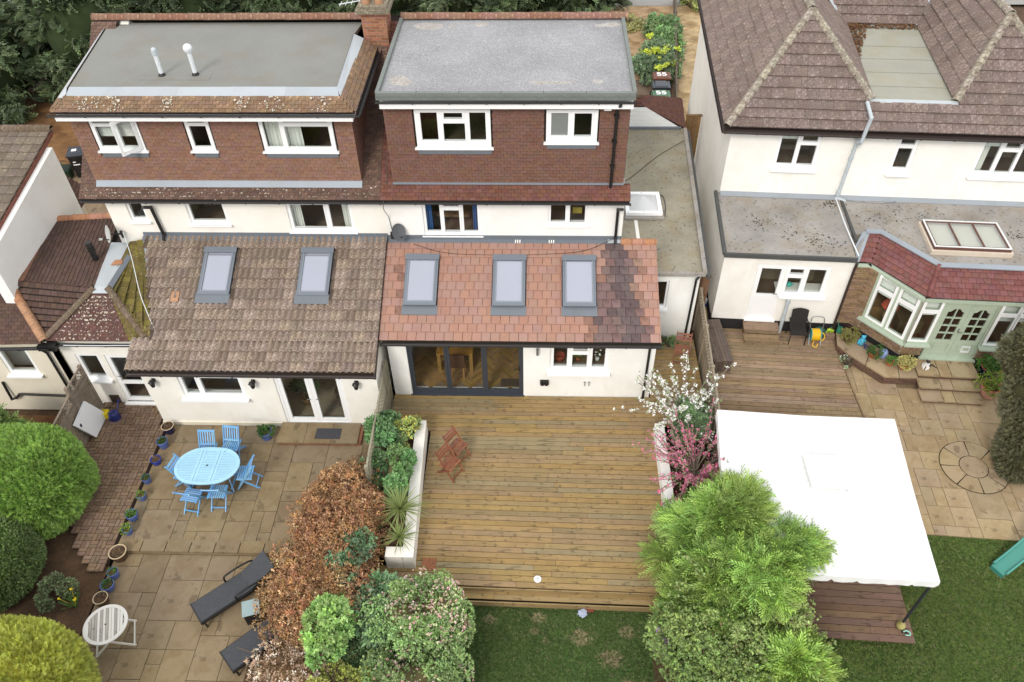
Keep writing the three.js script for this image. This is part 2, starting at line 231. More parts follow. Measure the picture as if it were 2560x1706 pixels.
// ================= the pair of houses in the middle =================
const X = [1, 0, 0], Y = [0, 1, 0], Z = [0, 0, 1];
const clayRed = tones(0x7e5346, 6, .16, { map: T.tile, rough: .85 }), clayHungB = tones(0x7f5c4f, 6, .08, { map: T.tile, rough: .85 }), clayHungA = tones(0x967160, 6, .08, { map: T.tile, rough: .85 });
const clayOld = tones(0x7d6459, 5, .18, { map: T.lichen, rough: .9 }), claySkirt = tones(0x9c8068, 5, .14, { map: T.lichen, rough: .9 });
const clayExt = [...tones(0xa98272, 6, .03, { map: T.fine, rough: .8 }, .005), ...tones(0x7f6663, 3, .06, { map: T.tile, rough: .85 }), ...tones(0x685858, 2, .08, { map: T.tile, rough: .9 }), ...tones(0x977568, 2, .05, { map: T.tile, rough: .85 })];
const pantile = tones(0xac9c8f, 6, .12, { map: T.lichenH, rough: .95 });
const ridgeRed = tones(0xa07a68, 3, .1, { map: T.lichen, rough: .9 }), ridgeOrange = tones(0xbb8a6c, 3, .06, { map: T.tile, rough: .85 }), ridgeMoss = tones(0x8a7a68, 3, .1, { map: T.lichenH, rough: .95 });
const roofFelt = (() => { // grey mineral felt with worn bare patches and a mossy rim, mapped once over the roof
  const S = 6.4, sp = [[-3.05, -6.15, .5, .16], [-1.6, -6.2, .16, .12], [1.75, -6.2, .42, .13], [1.45, -3.05, .14, .1], [.2, -3.0, .5, .06], [-3.35, -3.1, .2, .2]];
  const t = tex(1024, S, (x, y) => { let wx = x * S; if (wx > 2.5) wx -= S; const wz = y * S - S; const g = vn(x * 620, y * 620, 620, 141), g2 = vn(x * 300, y * 300, 300, 146), a = fbm(x, y, 6, 142, 5), e = fbm(x, y, 20, 143, 4) - .5;
    let k = .565 + .12 * (g - .5) + .10 * (g2 - .5) + .14 * (a - .5) + (g2 > .9 ? .07 : 0), c = [k, k, k * 1.01]; let p = 0; for (const s of sp) { const d = Math.hypot((wx - s[0]) / s[2], (wz - s[1]) / s[3]); p = Math.max(p, ss(1.25, .85, d + e * 2.2)); }
    c = mix3(c, mix3([.58, .55, .52], [.76, .74, .71], clamp(g2 + e)), p * .8); return c; });
  return mat(0xffffff, { map: t, rough: .95 });
})();

function skylight(house, x0, x1, z0, z1, roofY, k, frameM, ap = .05) { // z0 low edge, z1 high edge (more negative)
  const L = Math.hypot(1, k), v = V3(0, k / L, -1 / L), n = V3(0, 1 / L, k / L), len = (z0 - z1) * L, w = x1 - x0, o = V3(x0, roofY(z0), z0).addScaledVector(n, .13);
  const f = part(house, 'skylight', [slab(o, X, v, rect(0, w, 0, len), [[.085, w - .085, .1, len - .12]], .2)], frameM);
  part(f, 'hood', slab(o.clone().addScaledVector(v, len - .13).addScaledVector(n, .03), X, v, rect(-.02, w + .02, 0, .17), [], .05), frameM);
  part(f, 'lower_cover', slab(o.clone().addScaledVector(n, .02), X, v, rect(.0, w, -.02, .07), [], .04), frameM);
  part(f, 'sash', slab(o.clone().addScaledVector(n, .012), X, v, rect(.065, w - .065, .07, len - .1), [[.1, w - .1, .115, len - .13]], .03), M.anthraLight || frameM);
  const pg = new THREE.PlaneGeometry(w - .17, len - .21); pg.applyMatrix4(new THREE.Matrix4().makeBasis(V3(1, 0, 0), v, n)); const c = o.clone().addScaledVector(v, len / 2).addScaledVector(n, -.02); pg.translate(c.x + w / 2, c.y, c.z); part(f, 'pane', pg, M.skyGlass);
  part(f, 'well', [slab(o.clone().addScaledVector(n, -.2), X, v, rect(.03, w - .03, .03, len - .03), [[.1, w - .1, .12, len - .12]], .25)], M.roomWhite);
  part(f, 'flashing_apron', slab(V3(x0, roofY(z0), z0).addScaledVector(n, ap), X, v, rect(-.03, w + .03, -.26, .02), [], .02), M.leadD);
}
M.anthraLight = mat(0x7f868e, { rough: .45, metal: .2 });
const skyFrame = mat(0x747a82, { rough: .45, metal: .3 });
function gutter(parent, p, q, m = M.gutter, r = .055) { // half round with brackets
  p = toV(p); q = toV(q); const d = q.clone().sub(p), L = d.length(); const g = new THREE.CylinderGeometry(r, r, L, 10, 1, true, Math.PI, Math.PI); g.rotateZ(Math.PI / 2); g.applyMatrix4(frame(d)); g.translate((p.x + q.x) / 2, (p.y + q.y) / 2, (p.z + q.z) / 2);
  const gs = [g]; const n = Math.max(2, Math.round(L / .9)); d.normalize(); for (let i = 0; i <= n; i++) { const c = p.clone().addScaledVector(d, L * i / n); const b = new THREE.CylinderGeometry(r + .012, r + .012, .03, 10, 1, true, Math.PI, Math.PI); b.rotateZ(Math.PI / 2); b.applyMatrix4(frame(d)); b.translate(c.x, c.y, c.z); gs.push(b); }
  const side = V3().crossVectors(d, V3(0, 1, 0)).multiplyScalar(r); for (const s of [1, -1]) gs.push(cyl(p.clone().addScaledVector(side, s), q.clone().addScaledVector(side, s), .009, .009, 5));
  return part(parent, 'gutter', gs, m);
}
const kR = 3.05 / 4.4, roofAt = z => 5.05 + kR * (-2.2 - z);

// ---------------- right half: white house ----------------
const HB = thing('semi_detached_house', 'white rendered house with dark red tile-hung dormer, grey flat roof and bifold doors', 'house');
{
  // upper rear wall, side gable, front wall
  part(HB, 'wall', [
    slab([-4.1, 2.45, -2.5], X, Y, rect(0, 6.37, 0, 2.56), [[1.01, 2.56, 1.27, 2.5], [4.37, 5.42, 1.62, 2.5]], .26),
    slab([2.27, 0, -2.76], [0, 0, -1], Y, [[0, -.5], [0, 4.92], [3.84, 7.75], [8.2, 4.92], [8.2, -.5]], [], .26),
    slab([2.0, 0, -11], [-1, 0, 0], Y, rect(0, 6.1, -.5, 4.9), [], .25),
  ], M.white);
  // extension walls
  part(HB, 'extension_wall', [
    slab([-4, -.05, 0], X, Y, rect(0, 7.16, 0, 2.39), [[.49, 3.64, .05, 2.12], [4.36, 5.94, 1.04, 2.1]], .3),
    slab([3.16, 0, -.3], [0, 0, -1], Y, [[0, -.3], [0, 2.42], [2.2, 3.38], [2.2, -.3]], [], .26),
    slab([-4, 0, -2.5], Z, Y, [[0, -.3], [0, 3.4], [2.2, 2.42], [2.2, -.3]], [], .26),
  ], M.white);
  // inside of the extension
  part(HB, 'room', [B(-3.73, 2.9, 0, 2.45, -5.1, -5.0), B(-3.85, -3.73, 0, 2.6, -5, -2.5), B(2.9, 3.0, 0, 2.6, -5, -2.5), B(-3.85, 3, 2.45, 2.55, -5, -2.77)], M.roomWhite);
  const fl = part(HB, 'room_floor', B(-3.73, 2.9, -.16, -.03, -5, -.3), M.roomDark);
  { const list = [], pb = tones(0x9a7a50, 5, .2, { map: T.wood, rough: .5 }), gs = pieceGeos(.42, .03, .098); 
    for (let a = -6; a < 8; a++) for (let b = -12; b < 8; b++) { const wx = -2 + a * .284, wz = -1.4 + b * .1414 + (a % 2 ? .07 : 0); if (wx < -3.6 || wx > -.2 || wz > -.36 || wz < -2.95) continue; list.push({ pos: V3(wx, -.014 + .002 * (a & 1), wz), q: new THREE.Quaternion().setFromAxisAngle(V3(0, 1, 0), (a & 1 ? 1 : -1) * Math.PI / 4), geo: gs[ri(5)], tone: ri(5), area: .04 }); }
    place(fl, 'parquet_block', list, pb, 260); }
  // lean-to roof with three skylights
  const k = .44, L = Math.hypot(1, k), v = V3(0, k, -1).normalize(), ry = z => 3.6 - k * (z + 2.5), S = z => (.2 - z) * L;
  const sk = [[-3.55, -2.67], [-1.19, -.32], [.67, 1.55]], holes = sk.map(([a, b]) => [a + 4.1 + .06, b + 4.1 - .06, S(-.66), S(-1.92)]);
  const rf = part(HB, 'lean_to_roof', slab([-4.1, ry(.2) - .02, .2], X, v, rect(0, 7.3, 0, S(-2.5)), holes, .1), M.under);
  part(rf, 'ceiling', slab([-3.9, ry(-.25) - .13, -.25], X, v, rect(0, 6.9, 0, 2.25 * L), holes.map(h => [h[0] - .2, h[1] - .2, h[2] - .45 * L, h[3] - .45 * L]), .03), M.roomWhite);
  patchTiles(rf, 'roof_tile', [-4.12, ry(.27), .27], [3.21, ry(.27), .27], [3.21, ry(-2.42), -2.42], [-4.12, ry(-2.42), -2.42], { gauge: .246, tw: .243, mats: clayExt, holes: sk.map(([a, b]) => [a + 4.12 - .02, b + 4.12 + .02, (.27 + .42) * L, (.27 + 2.0) * L]),
    tone: (s, t, i) => { const x = s - 4.12, f = t / 2.95, a = lerp(1.42, 1.93, f) + rr(-.1, .1), b = lerp(2.9, 2.35, f) + rr(-.12, .12); if (x > a - .22 && x < b + .22 && (x < a || x > b)) return R() < .6 ? 11 + ri(2) : ri(6); if (x > a && x < b) { const c = lerp(2.55, 2.1, f); return Math.abs(x - c) < .24 ? 9 + ri(2) : (R() < .12 ? 9 : 6 + ri(3)); } if (x > -3.88 && x < -3.6 && f > .1 && f < .72 && R() < .35) return 11; return ri(6); } });
  for (const [a, b] of sk) skylight(HB, a, b, -.63, -1.96, ry, k, skyFrame);
  part(HB, 'flashing', [slab([-4.1, 3.56, -2.47], X, Y, rect(0, 6.37, 0, .17), [], .03), poly([[-4.1, 3.575, -2.36], [2.27, 3.575, -2.36], [2.27, 3.63, -2.5], [-4.1, 3.63, -2.5]], .02)], M.leadD);
  part(HB, 'valley_lead', poly([[1.9, 3.6, -2.36], [2.35, 3.6, -2.36], [2.35, 3.64, -2.46], [1.9, 3.64, -2.46]], .015), M.leadL);
  caps(HB, [2.26, 3.56, -2.44], [3.22, 3.56, -2.44], .11, .33, ridgeOrange);
  part(HB, 'back_boarding', B(2.28, 3.16, 2.3, 3.5, -2.52, -2.44), M.darkWood);
  part(HB, 'verge', [bar([-4.11, ry(.27) - .05, .27], [-4.11, ry(-2.4) - .05, -2.4], .03, .1), bar([3.19, ry(.27) - .05, .27], [3.19, ry(-2.4) - .05, -2.4], .03, .1)], M.brownG);
  gutter(HB, [-4.1, 2.30, .33], [3.22, 2.30, .33], M.gutter, .05);
  part(HB, 'fascia', B(-4.05, 3.18, 2.2, 2.36, .06, .22), M.gutter);
  part(HB, 'downpipe', pipe([[3.0, 2.28, .33], [2.98, 2.1, .08], [2.98, .02, .08]], .035), M.black);
  // bifold doors: three glazed leaves
  const leaves = 3, W = 3.15, lw = (W - .1) / 3; const bf = part(HB, 'bifold_door', slab([-3.51, 0, -.06], X, Y, rect(0, W, 0, 2.07), [[.05, W - .05, .05, 2.02]], .1), M.anthracite);
  for (let i = 0; i < 3; i++) { const x0 = -3.46 + i * lw; part(bf, 'door_leaf', slab([x0, .05, -.075], X, Y, rect(.004, lw - .004, 0, 1.97), [[.075, lw - .075, .09, 1.89]], .06), M.anthracite); const pg = new THREE.PlaneGeometry(lw - .14, 1.81); pg.translate(x0 + lw / 2, 1.04, -.105); part(bf, 'pane', pg, M.glass); }
  part(bf, 'handle', [B(-.49, -.46, .92, 1.1, -.07, -.05), bar([-.475, 1.02, -.04], [-.6, 1.02, -.04], .02, .02)], M.black);
  part(bf, 'threshold', B(-3.55, -.33, -.03, .008, -.2, .05), M.anthracite);
  // kitchen window
  const kw = windowPart(HB, 'window', [.36, .99, 0], X, Z, 1.58, 1.06, [[.1, .46, .13, .97], [.6, 1.0, .13, .62, 'c'], [.62, 1.0, .76, .97, 'c'], [1.14, 1.48, .13, .97]], { sill: .14, recess: .06 });
  roomBox(HB, [.3, .2, 0], X, Z, 1.9, 2.0, 1.2, M.room, M.roomDark, .31);
  // upper windows
  windowPart(HB, 'window', [-3.09, 3.72, -2.5], X, Z, 1.55, 1.23, [[.08, .46, .1, 1.14], [.57, .98, .1, .8, 'c'], [.57, .98, .93, 1.14, 'c'], [1.09, 1.47, .1, 1.14]], { sill: .03 });
  { const r = roomBox(HB, [-3.3, 3.5, -2.5], X, Z, 2.0, 1.42, 1.6, M.room); part(r, 'curtain', [drape([-3.03, 3.76, -2.72], X, .16, 1.2, 2, .03, Z), drape([-1.76, 3.76, -2.72], X, .13, 1.2, 2, .03, Z)], M.curtainBlue); part(r, 'desk', B(-2.8, -1.9, 3.9, 3.98, -3.6, -3.1), M.roomFloor); }
  windowPart(HB, 'window', [.27, 4.07, -2.5], X, Z, 1.05, .88, [[.07, .46, .08, .8], [.58, .98, .08, .8, 'c']], { sill: .04 });
  { const r = roomBox(HB, [.1, 3.7, -2.5], X, Z, 1.4, 1.22, 1.3, M.room); part(r, 'paper', B(.95, 1.2, 4.06, 4.25, -3.1, -3.08), mat(0xd8c25a)); }
  // dormer
  const dm = part(HB, 'dormer_wall', [slab([-3.76, 5.1, -2.6], X, Y, rect(0, 5.93, 0, 2.62), [[.73, 2.58, 1.3, 2.34], [3.94, 5.19, 1.45, 2.33]], .18), slab([2.17, 0, -2.62], [0, 0, -1], Y, [[0, 5.1], [0, 7.75], [3.7, 7.75]], [], .15), slab([-3.76, 0, -6.3], Z, Y, [[0, 7.75], [3.68, 7.75], [3.68, 5.1]], [], .15), B(-3.6, 2.0, 5.0, 5.1, -6.4, -2.85)], M.under);
  patchTiles(dm, 'hung_tile', [-3.78, 5.29, -2.6], [2.19, 5.29, -2.6], [2.19, 7.68, -2.6], [-3.78, 7.68, -2.6], { gauge: .092, tw: .166, th: .024, vg: .005, mats: clayHungB, hint: [0, 0, 1], holes: [[.7, 2.64, .99, 2.2], [3.91, 5.25, 1.15, 2.18]] });
  patchTiles(dm, 'cheek_tile', [-3.76, 5.3, -2.7], [-3.76, 5.3, -2.61], [-3.76, 7.68, -2.61], [-3.76, 7.68, -5.9], { gauge: .092, tw: .166, th: .014, mats: clayHungB, hint: [-1, 0, 0], limit: 0 });
  patchTiles(dm, 'cheek_tile', [2.18, 5.3, -2.61], [2.18, 5.3, -2.7], [2.18, 7.68, -5.9], [2.18, 7.68, -2.61], { gauge: .092, tw: .166, th: .014, mats: clayHungB, hint: [1, 0, 0], limit: 0 });
  windowPart(HB, 'dormer_window', [-3.03, 6.40, -2.57], X, Z, 1.85, 1.04, [[.14, .55, .2, .96], [.69, 1.22, .2, .68, 'c'], [.72, 1.17, .8, .96, 'c'], [1.34, 1.73, .2, .96]], { recess: -.02, sill: .06 });
  windowPart(HB, 'dormer_window', [.18, 6.55, -2.57], X, Z, 1.25, .88, [[.12, .53, .18, .8, 'f'], [.68, 1.1, .18, .8, 'c']], { recess: -.02, sill: .06 });
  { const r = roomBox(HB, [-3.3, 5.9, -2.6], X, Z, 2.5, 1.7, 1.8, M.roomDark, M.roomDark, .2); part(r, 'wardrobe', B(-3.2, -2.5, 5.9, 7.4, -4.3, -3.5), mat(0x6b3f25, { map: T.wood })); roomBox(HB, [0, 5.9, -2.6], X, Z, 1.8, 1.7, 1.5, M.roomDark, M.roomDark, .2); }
  for (const [a, b, y] of [[-3.02, -1.17, 6.22], [.2, 1.42, 6.38]]) part(HB, 'window_apron', B(a, b, y, y + .15, -2.6, -2.54), M.leadD);
  part(HB, 'base_flashing', poly([[-3.78, 5.335, -2.52], [2.2, 5.335, -2.52], [2.2, 5.40, -2.585], [-3.78, 5.40, -2.585]], .01), M.leadD);
  const fr = part(HB, 'flat_roof', [poly([[-3.84, 7.9, -2.4], [2.24, 7.9, -2.4], [2.24, 7.96, -6.6], [-3.78, 7.96, -6.6]], .1)], roofFelt);
  part(fr, 'felt_kerb', [bar([-3.86, 7.93, -2.38], [2.26, 7.93, -2.38], .1, .09), bar([-3.83, 7.94, -2.4], [-3.77, 8, -6.5], .09, .08), bar([2.24, 7.94, -2.4], [2.24, 8, -6.5], .09, .08), B(-3.87, 2.27, 7.78, 7.885, -2.42, -2.35)], M.feltGreen);
  part(fr, 'felt_lap', [-2.9, -1.9, -.9, .1, 1.1].map(x => B(x, x + .012, 7.9, 7.98, -2.45, -2.335)), M.feltDark);
  gutter(HB, [-3.88, 7.75, -2.3], [2.28, 7.75, -2.3], M.black, .036);
  part(HB, 'fascia_board', [B(-3.8, 2.23, 7.57, 7.70, -2.5, -2.33), B(1.55, 1.72, 7.49, 7.57, -2.52, -2.40)], M.upvc);
  part(HB, 'downpipe', [pipe([[1.92, 7.68, -2.29], [1.87, 7.5, -2.5], [1.86, 5.25, -2.5]], .04), ...[5.9, 6.6, 7.3].map(y => B(1.8, 1.92, y, y + .04, -2.6, -2.45))], M.black);
  // main roof courses of this half
  const mr = part(HB, 'main_roof', [poly([[-4.1, 5.03, -2.2], [2.36, 5.03, -2.2], [2.36, roofAt(-2.62) - .02, -2.62], [-4.1, roofAt(-2.62) - .02, -2.62]], .06), poly([[-4.1, roofAt(-2.62) - .02, -2.62], [-3.74, roofAt(-2.62) - .02, -2.62], [-3.74, 8.05, -6.6], [-4.1, 8.05, -6.6]], .06), poly([[-4.1, 8.07, -6.6], [2.36, 8.07, -6.6], [2.36, 4.9, -11.3], [-4.1, 4.9, -11.3]], .1)], M.under);
  { const l = []; const o = { gauge: .1, tw: .166, th: .015, mats: clayRed, list: l }; patchTiles(mr, 't', [-4.1, 5.06, -2.19], [2.38, 5.06, -2.19], [2.38, roofAt(-2.55), -2.55], [-4.1, roofAt(-2.55), -2.55], o); patchTiles(mr, 't', [-4.1, roofAt(-2.55), -2.55], [-3.76, roofAt(-2.55), -2.55], [-3.76, roofAt(-6.4), -6.4], [-4.1, roofAt(-6.4), -6.4], o); place(mr, 'roof_tile', l, clayRed, 300); }
  caps(HB, [-3.78, 8.0, -6.62], [2.37, 8.0, -6.62], .13, .45, ridgeRed);
  gutter(HB, [-4.1, 4.99, -2.17], [2.38, 4.99, -2.17], M.black, .036);
  part(HB, 'eave_boarding', B(-4.1, 2.3, 4.95, 5.02, -2.5, -2.21), M.gutter);
  part(HB, 'wall_downpipe', pipe([[2.18, 4.86, -2.12], [2.1, 4.65, -2.42], [2.1, 3.72, -2.42], [2.1, 3.62, -2.3]], .04), M.black);
  // small fittings on the extension wall
  const wl = part(HB, 'wall_light', [cyl([.02, 1.72, .09], [.02, 1.95, .09], .035, .035, 12), B(.0, .04, 1.8, 1.87, 0, .09)], M.steel);
  const so = part(HB, 'outdoor_socket', [B(.1, .34, .52, .66, 0, .07), B(.12, .21, .5, .54, .02, .09), B(.23, .32, .5, .54, .02, .09)], M.black);
  part(HB, 'tap', [1.33, 1.45].map(x => [cyl([x, .6, 0], [x, .6, .09], .012), cyl([x, .6, .08], [x, .53, .1], .012), B(x - .03, x + .03, .625, .635, .05, .07)]), M.steel);
  part(HB, 'cable', tube([[-3.4, ry(-2.3) + .06, -2.3], [-2.6, ry(-2.08) + .05, -2.08], [-1.4, ry(-2.0) + .05, -2.02], [0.2, ry(-2.03) + .05, -2.05], [1.3, ry(-2.15) + .06, -2.15], [2.05, 3.72, -2.4]], .008, 50, 5), M.darkWood);
  part(HB, 'cable', tube([[-3.86, 6.2, -2.6], [-3.95, 5.3, -2.55], [-4.02, 4.95, -2.1], [-4.0, 4.3, -2.47], [-3.95, 3.7, -2.45]], .009, 40, 5), M.feltDark);
  for (const [x, w] of [[-.62, .2], [.3, .16]]) part(HB, 'white_streak', [0, 1, 2].map(i => poly([[x + i * .06, 3.585, -2.352], [x + i * .06 + .025, 3.585, -2.352], [x + i * .06 + .03, 3.62, -2.45], [x + i * .06, 3.62, -2.45]], .004)), M.white);
}
// chimney
{
  const ch = part(HB, 'chimney', [B(-4.70, -4.06, 6.5, 8.44, -6.55, -5.8)], M.mortar); const bm = tones(0xac7459, 5, .2, { map: T.tile, rough: .9 }), list = [], gs = pieceGeos(.215, .062, .1), q0 = new THREE.Quaternion(), q1 = new THREE.Quaternion().setFromAxisAngle(V3(0, 1, 0), Math.PI / 2);
  for (let j = 0; j < 14; j++) { const y = 7.46 + j * .075, w = j > 12 ? .05 : 0; for (let i = 0; i < 4; i++) { const x0 = -4.7 + (i - (j % 2) * .5) * .225 + .1125; const a = Math.max(-4.7 - w, x0 - .1125), b = Math.min(-4.06 + w, x0 + .1125); if (b - a > .05) list.push({ pos: V3((a + b) / 2, y, -5.8 + w - .043), q: q0, sx: (b - a - .012) / .215, geo: gs[ri(5)], tone: ri(5), area: .02 }); const z0 = -5.8 - (i - (j % 2) * .5) * .225 - .1125, c = Math.min(-5.8 + w, z0 + .1125), e = Math.max(-6.5, z0 - .1125); if (c - e > .05) for (const sx of [-4.065 + w, -4.695 - w]) list.push({ pos: V3(sx > -4.3 ? sx - .035 : sx + .035, y, (c + e) / 2), q: q1, sx: (c - e - .012) / .215, geo: gs[ri(5)], tone: ri(5), area: .02 }); } }
  place(ch, 'brick', list, bm, 160);
  part(ch, 'crown', [B(-4.82, -3.94, 8.46, 8.56, -6.62, -5.68), B(-4.76, -4.0, 8.56, 8.64, -6.58, -5.74)], mat(0x9a927f, { map: T.lichenH }));
  for (const [x, z] of [[-4.56, -5.98], [-4.22, -5.98], [-4.56, -6.35], [-4.22, -6.35]]) part(ch, 'chimney_pot', at(lathe([[.11, 0], [.115, .06], [.1, .1], [.095, .3], [.12, .32], [.12, .36], [.09, .36], [.085, .05]]), x, 8.63, z), ridgeOrange[1]);
  part(ch, 'lead_flashing', [B(-4.74, -4.02, 7.33, 7.46, -5.79, -5.72), poly([[-4.72, 7.3, -5.45], [-4.04, 7.3, -5.45], [-4.04, 7.47, -5.78], [-4.72, 7.47, -5.78]], .02)], M.lead);
}
// ---------------- left half: cream house ----------------
const HA = thing('semi_detached_house', 'cream rendered house with brown tile-hung dormer and two white vent pipes on its flat roof', 'house');
{
  part(HA, 'wall', [
    slab([-11.62, 2.4, -2.5], X, Y, rect(0, 7.519, 0, 2.61), [[.54, 1.02, 1.74, 2.55], [2.16, 3.22, 1.66, 2.55], [4.88, 6.65, 1.42, 2.55]], .26),
    slab([-11.62, 0, -11], Z, Y, [[0, -.5], [0, 4.92], [4.4, 7.95], [8.24, 5.1], [8.24, -.5]], [], .26),
    slab([-4.11, 0, -11], [-1, 0, 0], Y, rect(0, 7.4, -.5, 4.9), [], .25)], M.cream);
  part(HA, 'extension_wall', [
    slab([-10.45, -.42, .9], X, Y, rect(0, 6.25, 0, 2.48), [[.92, 2.63, 1.2, 2.3], [3.5, 5.33, .12, 2.16]], .28),
    slab([-4.2, 0, .62], [0, 0, -1], Y, [[0, -.42], [0, 2.2], [3.1, 3.55], [3.1, -.42]], [], .2),
    slab([-10.45, 0, -2.5], Z, Y, [[0, -.42], [0, 3.5], [3.12, 2.2], [3.12, -.42]], [], .25)], M.cream);
  part(HA, 'plinth_render', [B(-10.47, -7.06, -.42, -.24, .86, .935), B(-5.03, -4.18, -.42, -.24, .86, .93)], M.creamDirty);
  part(HA, 'room', [B(-10.2, -4.4, -.3, 2.45, -4.6, -4.5), B(-10.3, -10.2, -.3, 2.5, -4.5, -2.5), B(-4.45, -4.4, -.3, 2.5, -4.5, -2.5), B(-10.3, -4.4, 2.4, 2.5, -4.5, -2.77)], M.roomWhite);
  part(HA, 'room_floor', B(-10.2, -4.4, -.42, -.3, -4.5, .62), mat(0x9b9184, { map: T.stone, rough: .6 }));
  const k = .44, L = Math.hypot(1, k), v = V3(0, k, -1).normalize(), ry = z => 3.68 - k * (z + 2.5), S = z => (1.1 - z) * L;
  const sk = [[-9.06, -8.2], [-6.40, -5.54]], holes = sk.map(([a, b]) => [a + 10.6 + .06, b + 10.6 - .06, S(-.84), S(-2.02)]);
  const rf = part(HA, 'lean_to_roof', slab([-10.6, ry(1.1) - .03, 1.1], X, v, [[0, 0], [6.45, 0], [6.45, S(-2.5)], [-.2, S(-2.5)], [.5, S(.35)], [0, S(.42)]], holes, .1), M.under);
  part(rf, 'ceiling', slab([-10.2, ry(.55) - .14, .55], X, v, rect(0, 5.8, 0, 3.05 * L), holes.map(h => [h[0] - .4, h[1] - .4, h[2] - .55 * L, h[3] - .55 * L]), .03), M.roomWhite);
  // wavy interlocking tiles
  { const tw = .33, g = .3, pr = []; const N = 12; for (let i = 0; i <= N; i++) { const x = -tw / 2 + tw * i / N, p = i / N * 2 % 1; pr.push([x, .07 * Math.pow(Math.max(0, Math.sin(p * Math.PI * 1.0)), 1.4)]); }
    const mk = (ox) => { const s = new THREE.Shape(); s.moveTo(pr[0][0], pr[0][1] - .014); for (const p of pr) s.lineTo(p[0], p[1] + .012); for (const p of [...pr].reverse()) s.lineTo(p[0], p[1] - .012); const e = new THREE.ExtrudeGeometry(s, { depth: g * 1.28, bevelEnabled: false, curveSegments: 1 }); e.translate(0, 0, -g * .64); return boxUV(e, ox, ox * 1.7); };
    const geos = [0, 1, 2, 3, 4].map(i => mk(i * .31)); const l = []; const o = { gauge: g, tw, th: .045, mats: pantile, geos, bond: 0, list: l, tiltK: 1.1 };
    patchTiles(rf, 't', [-10.62, ry(1.16), 1.16], [-4.13, ry(1.16), 1.16], [-4.13, ry(.42), .42], [-10.64, ry(.42), .42], { ...o, tone: (s, t, i) => ri(6) });
    patchTiles(rf, 't', [-10.06, ry(.42), .42], [-4.13, ry(.42), .42], [-4.13, ry(-2.35), -2.35], [-10.85, ry(-2.35), -2.35], { ...o, holes: sk.map(([a, b]) => [a + 10.06 - .03, b + 10.06 + .03, (.42 + .62) * L, (.42 + 2.1) * L]) });
    place(rf, 'roof_tile', l, pantile, 300); }
  for (const [a, b] of sk) skylight(HA, a, b, -.8, -2.06, ry, k, skyFrame, .13);
  part(HA, 'flashing', [slab([-10.9, 3.64, -2.47], X, Y, rect(0, 6.79, 0, .14), [], .03), poly([[-10.9, 3.66, -2.28], [-4.12, 3.66, -2.28], [-4.12, 3.72, -2.5], [-10.9, 3.72, -2.5]], .02)], M.leadD);
  part(HA, 'verge', [bar([-4.14, ry(1.16) - .08, 1.16], [-4.14, ry(-2.4) - .08, -2.4], .03, .16), bar([-10.6, ry(1.16) - .05, 1.16], [-10.6, ry(.45) - .05, .45], .03, .1)], M.brownG);
  gutter(HA, [-10.62, ry(1.16) - .1, 1.2], [-4.13, ry(1.16) - .1, 1.2], M.brownG, .05);
  part(HA, 'fascia', B(-10.5, -4.2, ry(1.1) - .22, ry(1.1) - .05, .92, 1.08), M.brownG);
  part(HA, 'slipped_tile', slab([-9.75, ry(-.55) + .13, -.55], X, v, rect(0, .21, 0, .3), [], .02), ridgeOrange[1]);
  // window and french doors
  windowPart(HA, 'window', [-9.53, .78, .9], X, Z, 1.71, 1.1, [[.09, .44, .1, 1.0], [.58, 1.6, .1, .72], [.58, 1.6, .84, 1.02, 'c']], { sill: .14, recess: .05 });
  const fd = part(HA, 'french_door', slab([-6.95, -.3, .86], X, Y, rect(0, 1.83, 0, 2.04), [[.07, 1.76, .06, 1.98]], .08), M.upvc);
  for (const s of [0, 1]) { const x0 = -6.88 + s * .845; part(fd, 'door_leaf', slab([x0, -.24, .85], X, Y, rect(.003, .842, 0, 1.92), [[.11, .735, .13, 1.8]], .06), M.upvc); const pg = new THREE.PlaneGeometry(.64, 1.7); pg.translate(x0 + .4225, -.24 + .965, .82); part(fd, 'pane', pg, M.glass); part(fd, 'handle', [bar([x0 + (s ? .07 : .775), .72, .88], [x0 + (s ? .17 : .675), .72, .88], .015, .02)], M.steel); }
  part(fd, 'door_sill', B(-7.02, -5.05, -.36, -.29, .78, 1.0), M.upvc);
  // upper windows
  windowPart(HA, 'window', [-11.08, 4.14, -2.5], X, Z, .48, .81, [[.07, .41, .08, .54], [.07, .41, .64, .76]], { sill: .07 }); roomBox(HA, [-11.2, 3.9, -2.5], X, Z, .8, 1.0, .8, M.room);
  windowPart(HA, 'window', [-9.46, 4.06, -2.5], X, Z, 1.06, .89, [[.08, .98, .08, .62], [.08, .98, .73, .84]], { sill: .08 }); roomBox(HA, [-9.7, 3.8, -2.5], X, Z, 1.5, 1.1, 1.2, M.room);
  windowPart(HA, 'window', [-6.74, 3.82, -2.5], X, Z, 1.77, 1.13, [[.1, 1.0, .1, .86, 'c'], [.1, 1.0, .97, 1.08, 'c'], [1.14, 1.67, .1, 1.08]], { sill: .04 });
  { const r = roomBox(HA, [-6.9, 3.5, -2.5], X, Z, 2.1, 1.42, 1.5, M.room); part(r, 'curtain', [drape([-6.72, 3.8, -2.74], X, .3, 1.05, 4, .025, Z), drape([-5.3, 3.8, -2.74], X, .3, 1.05, 4, .025, Z)], M.curtain); }
